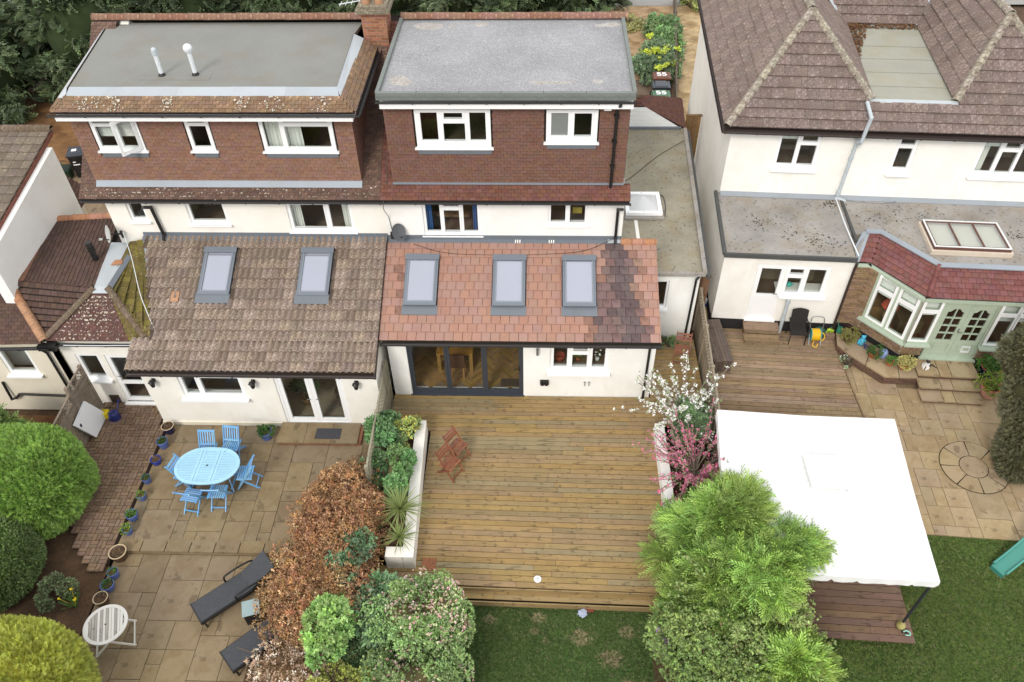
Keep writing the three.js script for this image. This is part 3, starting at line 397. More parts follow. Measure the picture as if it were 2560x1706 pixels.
  // dormer with tiled skirt
  const dm = part(HA, 'dormer_wall', [slab([-11.62, 5.1, -2.62], X, Y, rect(0, 7.02, 0, 2.35), [[.46, 1.65, 1.18, 2.18], [2.85, 3.45, 1.18, 2.18], [4.7, 6.53, 1.17, 2.18]], .18), slab([-4.6, 0, -2.63], [0, 0, -1], Y, [[0, 5.1], [0, 7.45], [3.3, 7.45]], [], .15), slab([-11.62, 0, -5.9], Z, Y, [[0, 7.45], [3.26, 7.45], [3.26, 5.1]], [], .15), B(-11.5, -4.7, 5.0, 5.1, -6.4, -2.9)], M.under);
  patchTiles(dm, 'hung_tile', [-11.64, 5.31, -2.62], [-4.59, 5.31, -2.62], [-4.59, 7.42, -2.62], [-11.64, 7.42, -2.62], { gauge: .1, tw: .166, th: .026, vg: .005, mats: clayHungA, hint: [0, 0, 1], holes: [[.44, 1.7, .82, 2.2], [2.83, 3.5, .82, 2.2], [4.68, 6.6, .82, 2.2]] });
  patchTiles(dm, 'cheek_tile', [-4.6, 5.32, -2.63], [-4.6, 5.32, -2.72], [-4.6, 7.42, -5.5], [-4.6, 7.42, -2.63], { gauge: .1, tw: .166, th: .014, mats: clayHungB, hint: [1, 0, 0], limit: 60 });
  patchTiles(dm, 'cheek_tile', [-11.62, 5.32, -2.72], [-11.62, 5.32, -2.63], [-11.62, 7.42, -2.63], [-11.62, 7.42, -5.5], { gauge: .1, tw: .166, th: .014, mats: clayHungB, hint: [-1, 0, 0], limit: 0 });
  const w1 = windowPart(HA, 'dormer_window', [-11.16, 6.28, -2.59], X, Z, 1.19, 1.04, [[.09, .56, .12, .68], [.09, .56, .78, .96, 'c'], [.66, 1.1, .12, .96, 'x']], { recess: -.02, sill: .06, label: 'dormer window with one casement standing open' });
  { // the casement that stands open, hinged at the right
    const hx = -10.02, a = .85, u = V3(-Math.cos(a), 0, Math.sin(a)), n = V3(Math.sin(a), 0, Math.cos(a)), uu = u.clone().negate(), o = V3(hx, 6.36, -2.55).addScaledVector(u, .54); part(w1, 'open_casement', slab(o, uu, Y, rect(0, .54, 0, .92), [[.065, .475, .065, .855]], .05), M.upvc); const pg = new THREE.PlaneGeometry(.42, .8); pg.applyMatrix4(new THREE.Matrix4().makeBasis(uu, V3(0, 1, 0), V3().crossVectors(uu, V3(0, 1, 0)))); const c = o.clone().addScaledVector(uu, .27); pg.translate(c.x, c.y + .46, c.z - .02); part(w1, 'pane', pg, M.glass); }
  windowPart(HA, 'dormer_window', [-8.77, 6.28, -2.59], X, Z, .6, 1.04, [[.09, .51, .12, .7], [.09, .51, .8, .96, 'c']], { recess: -.02, sill: .06 });
  windowPart(HA, 'dormer_window', [-6.92, 6.27, -2.59], X, Z, 1.83, 1.04, [[.09, .5, .12, .96], [.62, 1.72, .12, .7], [.62, 1.72, .82, .96, 'c']], { recess: -.02, sill: .06 });
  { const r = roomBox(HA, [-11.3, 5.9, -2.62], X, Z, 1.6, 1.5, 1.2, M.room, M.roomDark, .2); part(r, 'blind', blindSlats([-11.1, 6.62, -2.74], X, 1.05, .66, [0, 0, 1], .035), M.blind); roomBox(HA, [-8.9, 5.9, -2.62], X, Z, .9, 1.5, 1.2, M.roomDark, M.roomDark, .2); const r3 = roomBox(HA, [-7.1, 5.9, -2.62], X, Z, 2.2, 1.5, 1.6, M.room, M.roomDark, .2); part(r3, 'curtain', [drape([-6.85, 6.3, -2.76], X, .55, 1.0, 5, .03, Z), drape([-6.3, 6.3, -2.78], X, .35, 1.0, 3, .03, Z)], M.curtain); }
  for (const [a, b] of [[-11.14, -9.95], [-8.75, -8.15], [-6.9, -5.07]]) part(HA, 'window_apron', B(a, b, 6.1, 6.25, -2.62, -2.555), M.leadD);
  part(HA, 'base_flashing', [poly([[-11.62, 5.275, -2.45], [-4.58, 5.275, -2.45], [-4.58, 5.41, -2.6], [-11.62, 5.41, -2.6]], .01)], M.lead);
  const fr = part(HA, 'flat_roof', poly([[-11.5, 7.82, -2.86], [-4.9, 7.82, -2.86], [-4.99, 7.86, -5.8], [-4.85, 7.88, -6.6], [-11.92, 7.88, -6.6]], .1), M.feltA);
  part(fr, 'felt_lap', [B(-9.9, -8.15, 7.822, 7.834, -3.85, -3.3), B(-7.4, -6.7, 7.84, 7.849, -5.3, -5.28)], M.feltA);
  { const ls = tones(0xa9b0b6, 4, .05, { rough: .5, map: T.stain }); for (let i = 0; i < 5; i++) { const a = lerp(-11.46, -4.8, i / 5) + .004, b = lerp(-11.46, -4.8, (i + 1) / 5) + .03; part(HA, 'lead_sheet', poly([[a, 7.76 + (i % 2) * .004, -2.5], [b, 7.76 + (i % 2) * .004, -2.5], [b - (i > 3 ? .1 : 0), 7.86 + (i % 2) * .004, -2.88], [a, 7.86 + (i % 2) * .004, -2.88]], .015), ls[i % 4]); } }
  part(HA, 'lead_edge', [poly([[-4.72, 7.76, -2.5], [-4.7, 7.8, -5.75], [-4.96, 7.9, -5.8], [-4.88, 7.86, -2.86]], .02), poly([[-11.42, 7.77, -2.5], [-11.52, 7.85, -2.86], [-11.95, 7.9, -6.55], [-12.08, 7.8, -6.55], [-11.62, 7.77, -2.52]], .02)], M.leadL);
  const sk2 = part(HA, 'skirt_roof', [poly([[-11.8, 7.53, -2.2], [-4.38, 7.53, -2.2], [-4.72, 7.77, -2.52], [-11.45, 7.77, -2.52]], .05), poly([[-4.38, 7.53, -2.2], [-4.38, 7.53, -5.75], [-4.72, 7.77, -5.75], [-4.72, 7.77, -2.52]], .05, V3(1, 1, 0)), poly([[-11.8, 7.53, -2.2], [-12.3, 7.53, -6.5], [-12.05, 7.8, -6.5], [-11.45, 7.77, -2.52]], .05, V3(-1, 1, 0))], M.under);
  { const l = [], o = { gauge: .1, tw: .166, th: .015, mats: claySkirt, list: l }; patchTiles(sk2, 't', [-11.8, 7.54, -2.2], [-4.38, 7.54, -2.2], [-4.72, 7.77, -2.52], [-11.45, 7.77, -2.52], o); patchTiles(sk2, 't', [-4.38, 7.54, -2.2], [-4.38, 7.54, -5.75], [-4.72, 7.77, -5.75], [-4.72, 7.77, -2.52], { ...o, hint: [1, 1, 0] }); patchTiles(sk2, 't', [-11.8, 7.54, -2.2], [-12.3, 7.54, -6.5], [-12.05, 7.8, -6.5], [-11.45, 7.77, -2.52], { ...o, hint: [-1, 1, 0] }); place(sk2, 'roof_tile', l, claySkirt, 260); }
  gutter(HA, [-11.86, 7.48, -2.15], [-4.34, 7.48, -2.15], M.black, .036);
  gutter(HA, [-4.3, 7.47, -2.2], [-4.3, 7.5, -5.7], M.black, .05);
  part(HA, 'fascia_board', [B(-11.7, -4.45, 7.32, 7.44, -2.6, -2.18), B(-4.58, -4.44, 7.36, 7.46, -5.6, -2.62)], M.upvc);
  const mr = part(HA, 'main_roof', [poly([[-12.05, 5.03, -2.2], [-4.1, 5.03, -2.2], [-4.1, roofAt(-2.62) - .02, -2.62], [-12.05, roofAt(-2.62) - .02, -2.62]], .06), poly([[-4.62, roofAt(-2.62) - .02, -2.62], [-4.1, roofAt(-2.62) - .02, -2.62], [-4.1, 8.05, -6.6], [-4.62, 8.05, -6.6]], .06), poly([[-12.05, roofAt(-2.62) - .02, -2.62], [-11.6, roofAt(-2.62) - .02, -2.62], [-11.6, 8.05, -6.6], [-12.3, 8.05, -6.6]], .06), poly([[-12.2, 8.07, -6.6], [-4.1, 8.07, -6.6], [-4.1, 4.9, -11.3], [-12.2, 4.9, -11.3]], .1)], M.under);
  { const l = [], o = { gauge: .1, tw: .166, th: .015, mats: clayOld, list: l }; patchTiles(mr, 't', [-12.06, 5.06, -2.19], [-4.1, 5.06, -2.19], [-4.1, roofAt(-2.53), -2.53], [-12.06, roofAt(-2.53), -2.53], o); patchTiles(mr, 't', [-4.6, roofAt(-2.55), -2.55], [-4.1, roofAt(-2.55), -2.55], [-4.1, roofAt(-6.0), -6.0], [-4.6, roofAt(-6.0), -6.0], { ...o, }); patchTiles(mr, 't', [-12.06, roofAt(-2.55), -2.55], [-11.62, roofAt(-2.55), -2.55], [-11.62, roofAt(-6.4), -6.4], [-12.32, roofAt(-6.4), -6.4], o); place(mr, 'roof_tile', l, clayOld, 300); }
  caps(HA, [-12.34, 8.0, -6.62], [-4.72, 8.0, -6.62], .13, .45, ridgeRed);
  gutter(HA, [-12.06, 4.99, -2.17], [-4.1, 4.99, -2.17], M.black, .036);
  part(HA, 'eave_boarding', B(-11.6, -4.1, 4.95, 5.02, -2.5, -2.21), M.gutter);
  part(HA, 'wall_downpipe', pipe([[-10.4, 4.86, -2.12], [-10.36, 4.65, -2.42], [-10.3, 3.75, -2.42], [-10.28, 3.66, -2.25]], .045), M.black);
  for (const [x, z, h, capd] of [[-9.4, -3.54, .66, 0], [-8.56, -3.57, .77, 1]]) { const vp = part(HA, 'vent_pipe', [cyl([x, 7.82, z], [x, 7.82 + h - .08, z], .055, .055, 14)], M.whitePipe); part(vp, 'collar', [cyl([x, 7.82, z], [x, 7.9, z], .1, .062, 14)], M.black); part(vp, 'cap', capd ? [cyl([x, 7.82 + h - .14, z], [x, 7.82 + h - .08, z], .1, .115, 14), at(new THREE.SphereGeometry(.115, 14, 6, 0, 7, 0, 1.57), x, 7.82 + h - .08, z)] : [cyl([x, 7.82 + h - .12, z], [x, 7.82 + h, z], .068, .068, 14), at(new THREE.SphereGeometry(.068, 12, 5, 0, 7, 0, 1.57), x, 7.82 + h, z)], capd ? M.whitePipe : M.greyPipe); }
  for (const [x] of [[-10.17], [-7.49], [-4.74]]) { const l = part(HA, 'wall_lantern', [B(x - .05, x + .05, 1.4, 1.52, .9, .92), bar([x, 1.5, .9], [x, 1.55, 1.02], .02, .02), cyl([x, 1.33, 1.03], [x, 1.5, 1.03], .05, .08, 6), cyl([x, 1.5, 1.03], [x, 1.57, 1.03], .1, .03, 6)], M.black); }
}
// ---------------- tiled side wing between the left houses ----------------
{
  const P = (x, y, z) => [x, y, z];
  part(HA, 'side_wing_wall', [slab([-12.92, -.42, .12], X, Y, rect(0, 2.46, 0, 2.62), [[.32, .98, 1.03, 2.03], [1.12, 1.95, .1, 2.0]], .22), slab([-12.92, 0, -4], Z, Y, rect(0, 3.9, -.42, 2.3), [], .2)], M.cream);
  roomBox(HA, [-12.7, -.3, .12], X, Z, 2.2, 2.4, 1.4, M.room, M.roomDark, .24);
  windowPart(HA, 'window', [-12.6, .61, .12], X, Z, .66, 1.0, [[.09, .57, .1, .91]], { sill: .12, recess: .03 });
  const dr = part(HA, 'back_door', slab([-11.8, -.32, .09], X, Y, rect(0, .83, 0, 1.9), [[.12, .72, .82, 1.78], [.12, .72, .13, .72]], .07), M.upvc); for (const [a, b] of [[.82, 1.78], [.13, .72]]) { const pg = new THREE.PlaneGeometry(.61, b - a + .01); pg.translate(-11.8 + .42, -.32 + (a + b) / 2, .055); part(dr, 'pane', pg, M.glass); } part(dr, 'door_sill', B(-11.85, -10.92, -.4, -.32, .05, .24), M.upvc); part(dr, 'handle', bar([-11.74, .72, .1], [-11.62, .72, .12], .015, .02), M.steel);
  part(HA, 'air_brick_grate', [B(-12.25, -11.98, -.35, -.05, .12, .15), ...[0, 1, 2, 3, 4, 5].map(i => B(-12.23 + i * .042, -12.21 + i * .042, -.34, -.06, .15, .17))], M.darkWood);
  const F0 = [-13.05, 2.28, .3], F1 = [-10.75, 2.28, .3], L0 = [-11.68, 3.3, -.66], L1 = [-11.33, 3.3, -.66], L2 = [-11.25, 3.36, -2.5], L3 = [-11.95, 3.36, -2.5], V0 = [-10.05, 2.46, .3], V1 = [-10.86, 3.6, -2.4], A = [-14.0, 3.5, -.74], Bk = [-14.0, 3.8, -2.63], C = [-11.62, 4.05, -2.5], E2 = [-12.6, 3.55, -3.65];
  const rf = part(HA, 'side_wing_roof', [poly([F0, F1, L1, L0], .05), poly([L1, F1, V0, V1, L2].map(p => [p[0], p[1] - .22, p[2]]), .05), poly([F0, L0, A].map(p => [p[0], p[1] - .03, p[2]]), .05), poly([A, L0, [-12.1, 3.45, -3.65], [-14.2, 3.64, -3.15]].map(p => [p[0], p[1] - .06, p[2]]), .05), poly([L0, L3, [-11.66, 3.4, -2.5], [-11.66, 3.4, -3.6], [-12.1, 3.45, -3.65]].map(p => [p[0], p[1] - .1, p[2]]), .05)], M.under);
  const mossT = tones(0x80743f, 4, .2, { map: T.lichen, rough: .95 }), dk = tones(0x5c463d, 6, .16, { map: T.tile, rough: .9 }), dkOr = tones(0x8f6650, 3, .1, { map: T.tile, rough: .9 }), hipT = tones(0x70504a, 5, .14, { map: T.lichen, rough: .9 });
  const l = [], l2 = [], l3 = []; patchTiles(rf, 't', F0, F1, L1, L0, { gauge: .1, tw: .166, th: .016, mats: hipT, list: l }); place(rf, 'hip_tile', l, hipT, 120);
  patchTiles(rf, 't', V0, V1, L2, L1, { gauge: .12, tw: .166, th: .016, over: 1.9, lift: .02, mats: mossT, list: l2 }); patchTiles(rf, 't', F1, V0, L1, L1, { gauge: .12, tw: .166, th: .016, over: 1.7, mats: mossT, list: l2 }); place(rf, 'mossy_tile', l2, mossT, 80);
  const m9 = [...dk, ...dkOr], tn = (s, t) => t > 1.85 ? 6 + ri(3) : ri(6);
  const KR = [-12.1, 3.45, -3.65], KL = [-14.2, 3.64, -3.15]; patchTiles(rf, 't', L0, KR, KL, A, { gauge: .105, tw: .166, th: .016, mats: m9, list: l3, tone: tn });  patchTiles(rf, 't', F0, F0.map((q, i) => lerp(q, L0[i], .02)), L0, A, { gauge: .105, tw: .166, th: .016, mats: m9, list: l3, tone: tn }); place(rf, 'roof_tile', l3, m9, 260);
  part(rf, 'lead_flat', [poly([L0, L1, L2, L3].map(p => [p[0], p[1] + .05, p[2]]), .03), poly([[-11.7, 3.27, -.5], [-11.3, 3.27, -.5], [-11.33, 3.36, -.68], [-11.68, 3.36, -.68]], .02)], M.leadL);
  part(rf, 'lead_upstand', poly([[-11.33, 3.38, -.66], [-11.2, 3.33, -.64], [-11.1, 3.4, -2.5], [-11.25, 3.43, -2.5]], .02), M.leadD);
  part(rf, 'valley_lead', [poly([[-10.12, 2.44, .42], [-9.95, 2.5, .3], [-10.78, 3.68, -2.4], [-10.93, 3.62, -2.4]], .015), poly([[-10.7, 2.36, .36], [-10.05, 2.42, .36], [-9.98, 2.36, .52], [-10.66, 2.3, .52]], .03)], M.lead);
  caps(rf, [F0[0] + .05, F0[1] + .06, F0[2] - .05], [L0[0], L0[1] + .02, L0[2]], .1, .36, ridgeMoss); caps(rf, [-10.3, 2.42, .28], [L1[0], L1[1] + .02, L1[2]], .1, .36, ridgeMoss); caps(rf, [A[0], A[1] + .02, A[2]], [-13.0, 2.36, .36], .12, .4, ridgeOrange); caps(rf, [-14.2, 3.62, -3.2], [-12.0, 3.46, -3.72], .12, .42, ridgeOrange);
  gutter(rf, [-12.95, 2.2, .36], [-10.62, 2.2, .36], M.black, .05);
  part(HA, 'gutter_box', [B(-13.2, -12.72, 2.08, 2.24, .28, .5)], M.black);
  const fl = part(HA, 'flue', [cyl([-12.06, 3.3, -1.75], [-12.06, 3.95, -1.75], .075, .075, 14)], M.black); part(fl, 'cowl', [cyl([-12.06, 3.7, -1.75], [-12.06, 3.74, -1.75], .1, .1, 14), cyl([-12.06, 3.78, -1.75], [-12.06, 3.82, -1.75], .1, .1, 14), cyl([-12.06, 3.86, -1.75], [-12.06, 3.98, -1.75], .09, .09, 14)], M.gutter);
  part(rf, 'loose_tile', poly([[-11.55, 3.42, -1.5], [-11.25, 3.42, -1.55], [-11.3, 3.43, -1.72], [-11.5, 3.43, -1.7]], .02), ridgeOrange[0]);
  part(HA, 'cable', tube([[-11.4, 3.85, -2.4], [-10.95, 3.6, -1.6], [-10.5, 3.1, -.6], [-10.2, 2.75, -.1], [-10.0, 2.52, .25], [-10.2, 2.36, .42], [-11.2, 2.27, .44], [-12.5, 2.24, .42]], .011, 60, 5), M.whitePipe);
}
// pale lichen growing in round patches on the old tiles
function lichenSpots(parent, n, at0, nrm) { const g = new THREE.CylinderGeometry(.017, .02, .006, 7), im = new THREE.InstancedMesh(g, mat(0xbdb5a6, { rough: 1 }), n), q = new THREE.Quaternion(), m4 = new THREE.Matrix4(); for (let i = 0; i < n; i++) { const [p, d] = at0(i); q.setFromUnitVectors(V3(0, 1, 0), toV(d).normalize()); const k = .5 + 1.2 * R() * R(); im.setMatrixAt(i, m4.compose(toV(p), q, V3(k * rr(.7, 1.3), 1, k * rr(.7, 1.3)))); im.setColorAt(i, new THREE.Color().setScalar(rr(.75, 1.1))); } im.name = 'lichen_spots'; im.userData.kind = 'stuff'; im.castShadow = im.receiveShadow = true; parent.add(im); }
{
  const nR = [0, 4.4, 3.15]; lichenSpots(HA, 520, () => { const z = -2.2 - .28 * R() * R() * 1.2, x = R() < .7 ? rr(-11.9, -4.2) : rr(-11.9, -9.5); return [[x, roofAt(z) + .034, z], nR]; }, 0);
  const cl = [[-10.9, .35], [-10.2, .3], [-6.3, .4], [-5.2, .35], [-7.1, .2], [-8.9, .2]]; lichenSpots(HA, 240, () => { const c = cl[ri(6)], x = c[0] + (R() + R() - 1) * c[1], t = R(); return [[x, 7.56 + .23 * t + .03, -2.2 - .32 * t + .02], [0, .8, .6]]; }, 0);
  lichenSpots(HA, 380, () => { const t = R() * .85, z = .3 - .96 * t, w0 = lerp(-12.8, -11.66, t), w1 = lerp(-10.85, -11.36, t); return [[rr(w0, w1), 2.28 + 1.02 * t + .035, z], [0, .7, .75]]; }, 0);
  lichenSpots(HA, 120, () => { const t = R(); return [[-11.7 - .25 * t - Math.abs(rr(0, .5)) * .6, 3.24 - .05 * t, -.7 - 2 * t], [-.5, .8, 0]]; }, 0);
}
function dish(name, label, pos, nrm, m, r) { const t = thing(name, label, 'satellite dish', pos); const g = new THREE.SphereGeometry(r * 2.2, 18, 5, 0, Math.PI * 2, 0, .47); g.translate(0, -r * 2.2, 0); g.rotateX(Math.PI); const gi = g.clone(); gi.translate(0, .008, 0); const n = V3(...nrm).normalize(), q = new THREE.Quaternion().setFromUnitVectors(V3(0, 1, 0), n); const G = [g]; for (const a of G) { a.applyQuaternion(q); } const c = n.clone().multiplyScalar(.28).add(V3(0, .06, .02)); G.forEach(a => a.translate(c.x, c.y, c.z)); part(t, 'reflector', G, m); part(t, 'arm', [bar([c.x, c.y, c.z], [0, 0, 0], .035, .035), bar([0, -.12, 0], [0, .1, 0], .06, .05), bar([c.x, c.y - r * .8, c.z], [c.x + n.x * r * 1.3, c.y - r * .5 + n.y * r, c.z + n.z * r * 1.3], .02, .02)], M.gutter); const lp = V3(c.x + n.x * r * 1.3, c.y - r * .5 + n.y * r, c.z + n.z * r * 1.3); part(t, 'receiver', cyl(lp, lp.clone().addScaledVector(n, -.08), .035, .03, 8), m); return t; }
dish('satellite_dish', 'dark grey satellite dish on the wall above the orange-red tiled roof', [-3.98, 3.78, -2.42], [.72, .5, .48], mat(0x5b5d61, { rough: .5 }), .24);
dish('satellite_dish', 'pale grey satellite dish at the cream house corner above the lead flat', [-11.45, 3.78, -2.4], [-.75, .3, .6], mat(0xc9cbc6, { rough: .5, map: T.fine }), .25);
// ================= house at the far left =================
{
  const H = thing('detached_house', 'white house at the left edge with brown interlocking tile roof and bare side wall', 'house', [-14.0, -.4, -2]);
  H.position.set(0, 0, 0);
  // gable wall faces right at x=-14; ridge runs to the left
  const pk = [-14.05, 5.5, -4.95], ft = [-14.05, 3.9, -.2], bk = [-14.05, 3.9, -9.5];
  part(H, 'wall', [slab([-14.0, 0, -4.45], Z, Y, [[0, -.5], [0, 5.25], [4.15, 4.58], [4.15, -.5]], [], .3), slab([-14.3, 0, -4.45], [-1, 0, 0], Y, rect(0, 6, -.5, 5.2), [], .25)], M.white);
  part(H, 'front_wall', slab([-20, 0, -.32], X, Y, rect(0, 5.7, -.5, 4.5), [], .28), M.white);
  const tl = tones(0x8c8073, 5, .14, { map: T.lichen, rough: .95 });
  const a = [-21, 4.66, -.1], b = [-13.86, 4.66, -.1], c = [-13.86, 5.5, -4.98], d = [-21, 5.5, -4.98];
  const rf = part(H, 'roof', [poly([a, b, c, d], .1)], M.under);
  const l = []; patchTiles(rf, 't', a, b, c, d, { gauge: .33, tw: .3, th: .028, mats: tl, bond: 0, list: l }); place(rf, 'roof_tile', l.filter(t => t.pos.x > -18.5), tl, 140);
  caps(rf, [-18, 5.52, -4.97], [-13.84, 5.52, -4.97], .13, .45, ridgeMoss);
  part(rf, 'verge_board', bar([-13.87, 4.58, -.1], [-13.87, 5.42, -4.95], .03, .14), M.redWood);
  { const pr = part(H, 'porch_roof', poly([[-15.3, 3.0, -6.3], [-14.24, 3.0, -5.74], [-14.0, 3.0, -5.15], [-14.0, 2.94, -4.42], [-15.3, 3.5, -4.5]], .1), tones(0x5d4238, 1, 0, { map: T.tile })[0]); const pt = tones(0x61463b, 4, .15, { map: T.tile, rough: .9 }), q = []; patchTiles(pr, 't', [-14.0, 2.95, -4.45], [-14.24, 3.02, -5.8], [-15.3, 3.5, -6.2], [-15.3, 3.5, -4.5], { gauge: .12, tw: .166, th: .016, mats: pt, list: q, lift: .03, hint: [1, 1, 0] }); place(pr, 'roof_tile', q, pt, 60); part(H, 'porch_wall', B(-15.3, -14.3, -.5, 2.85, -5.5, -4.5), M.creamDirty); }
  part(rf, 'roof_box', [poly([[-17.2, 5.3, -.6], [-15.55, 5.15, -.7], [-15.55, 5.6, -2.9], [-17.2, 5.6, -2.9]], .5)], M.leadL);
  const rf2 = part(rf, 'lead_gutter', poly([[-15.5, 4.86, -.7], [-15.25, 4.86, -.7], [-15.25, 5.24, -2.9], [-15.5, 5.24, -2.9]], .03), M.lead);
  part(H, 'flashing', poly([[-13.99, 3.45, -.7], [-13.82, 3.34, -.66], [-13.82, 3.64, -2.62], [-13.99, 3.78, -2.65]], .02, V3(1, 1, 0)), M.leadD);
  // single-storey wing below the hipped tiles
  part(H, 'wing_wall', [slab([-16, -.5, .32], X, Y, rect(0, 3.0, 0, 2.75), [[1.45, 2.32, 1.5, 2.55]], .25), slab([-13.0, 0, .3], [0, 0, -1], Y, rect(0, 3.6, -.5, 2.25), [], .1)], M.creamDirty);
  windowPart(H, 'window', [-14.55, 1.0, .32], X, Z, .87, 1.05, [[.09, .78, .1, .95]], { sill: .12, recess: .03 }); roomBox(H, [-14.9, .7, .32], X, Z, 1.5, 1.6, 1.0, M.room);
  const A = [-14.0, 3.5, -.74], E = [-13.05, 2.28, .42], W0 = [-16, 2.28, .52], W1 = [-16, 3.5, -.74]; const wr = part(H, 'wing_roof', poly([W0, E, A, W1], .06), M.under); const wt = tones(0x5f483f, 5, .15, { map: T.tile, rough: .9 }), l2 = []; patchTiles(wr, 't', W0, E, A, W1, { gauge: .1, tw: .166, th: .016, mats: wt, list: l2 }); place(wr, 'roof_tile', l2, wt, 150);
  gutter(H, [-16, 2.2, .6], [-12.85, 2.2, .5], M.black, .05);
  part(H, 'downpipe', pipe([[-13.1, 2.15, .5], [-13.1, 1.9, .38], [-13.1, -.4, .38]], .035), M.black);
  part(H, 'waste_pipe', pipe([[-14.9, .7, .36], [-14.9, .05, .42], [-14.75, .1, .4], [-14.6, .25, .4], [-13.3, .2, .4]], .035), M.black);
}
// ================= side garage of the white house =================
{
  const g = thing('garage', 'narrow flat-roofed white garage with mossy felt roof beside the white house', 'garage');
  part(g, 'wall', [slab([2.3, -.4, -2.45], X, Y, rect(0, 2.3, 0, 2.9), [[1.06, 1.46, 1.52, 2.6]], .22), slab([4.6, 0, -2.67], [.055, 0, -1], Y, rect(0, 7.6, -.4, 2.5), [], .2)], M.white);
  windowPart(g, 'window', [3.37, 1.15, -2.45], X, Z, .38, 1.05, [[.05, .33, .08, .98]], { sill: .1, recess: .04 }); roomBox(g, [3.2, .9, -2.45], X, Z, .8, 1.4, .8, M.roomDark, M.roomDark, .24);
  part(g, 'flat_roof', poly([[2.29, 2.58, -2.3], [4.64, 2.58, -2.3], [5.07, 2.62, -10.2], [2.29, 2.62, -10.2]], .1), M.feltMoss);
  part(g, 'felt_kerb', [bar([3.2, 2.6, -2.27], [4.68, 2.6, -2.27], .1, .1), bar([4.66, 2.62, -2.27], [5.08, 2.66, -10.1], .12, .1)], M.feltB);
  part(g, 'gutter_board', bar([4.78, 2.5, -2.25], [5.2, 2.54, -10.1], .1, .12), M.feltDark);
  part(g, 'downpipe', pipe([[4.5, 2.5, -2.25], [4.48, 2.3, -2.38], [4.45, -.3, -2.38]], .035), M.black);
  const dm = part(g, 'roof_dome', [slab([2.66, 2.62, -4.95], X, [0, 0, -1], rect(0, 1.1, 0, 1.13), [[.11, .99, .11, 1.02]], .12)], M.upvc); dm.geometry.translate(0, .14, 0);
  { const d = new THREE.ConeGeometry(.63, .3, 4, 4); d.rotateY(Math.PI / 4); const p = d.attributes.position; d.translate(3.21, 2.85, -5.515); part(dm, 'dome', d, M.dome); part(dm, 'kerb', B(2.62, 3.8, 2.6, 2.66, -6.1, -4.8), M.feltB); part(dm, 'screw', [[2.72, -5.0], [3.2, -5.0], [3.7, -5.0], [2.72, -6.02], [3.2, -6.02], [3.7, -6.02], [2.72, -5.5], [3.7, -5.5]].map(([x, z]) => cyl([x, 2.76, z], [x, 2.772, z], .014, .014, 6)), M.steel); }
  // hipped front part with white boarding towards the flat roof
  part(g, 'white_boarding', [0, 1, 2, 3, 4].map(i => slab([2.3, 2.62 + i * .16, -10.2], X, Y, [[0, 0], [2.66 - i * .26, 0], [2.66 - i * .26 - .25, .155], [0, .155]], [], .04)), M.upvc);
  part(g, 'base_lead', B(2.3, 4.95, 2.6, 2.7, -10.2, -10.12), M.leadD);
  const hr = part(g, 'hip_roof', [poly([[2.3, 3.42, -10.24], [3.55, 3.44, -10.24], [3.55, 3.6, -10.6], [2.3, 3.6, -10.6]], .05), poly([[3.55, 3.42, -10.24], [5.1, 2.6, -10.24], [5.3, 2.5, -12.6], [3.55, 3.6, -10.7]], .05)], M.under); const ht = tones(0x6b443a, 4, .15, { map: T.tile, rough: .9 }), l = []; patchTiles(hr, 't', [5.12, 2.6, -10.22], [5.3, 2.5, -12.6], [3.55, 3.6, -10.7], [3.55, 3.46, -10.22], { gauge: .1, tw: .166, th: .015, mats: ht, list: l, hint: [1, 1, 0] }); patchTiles(hr, 't', [2.3, 3.44, -10.22], [3.55, 3.45, -10.22], [3.55, 3.62, -10.6], [2.3, 3.62, -10.6], { gauge: .1, tw: .166, th: .015, mats: ht, list: l }); place(hr, 'roof_tile', l, ht, 120); caps(hr, [2.35, 3.6, -10.6], [3.5, 3.6, -10.6], .1, .4, ridgeMoss);
  part(g, 'cable', tube([[2.35, 2.75, -6.4], [2.9, 2.63, -7.0], [4.0, 2.64, -8.4], [4.95, 2.68, -9.3]], .01, 30, 5), M.darkWood);
  part(g, 'cable', tube([[3.85, 2.62, -5.0], [3.92, 2.62, -5.6], [3.86, 2.62, -6.1], [3.7, 2.62, -6.12]], .014, 24, 5), M.feltDark);
}
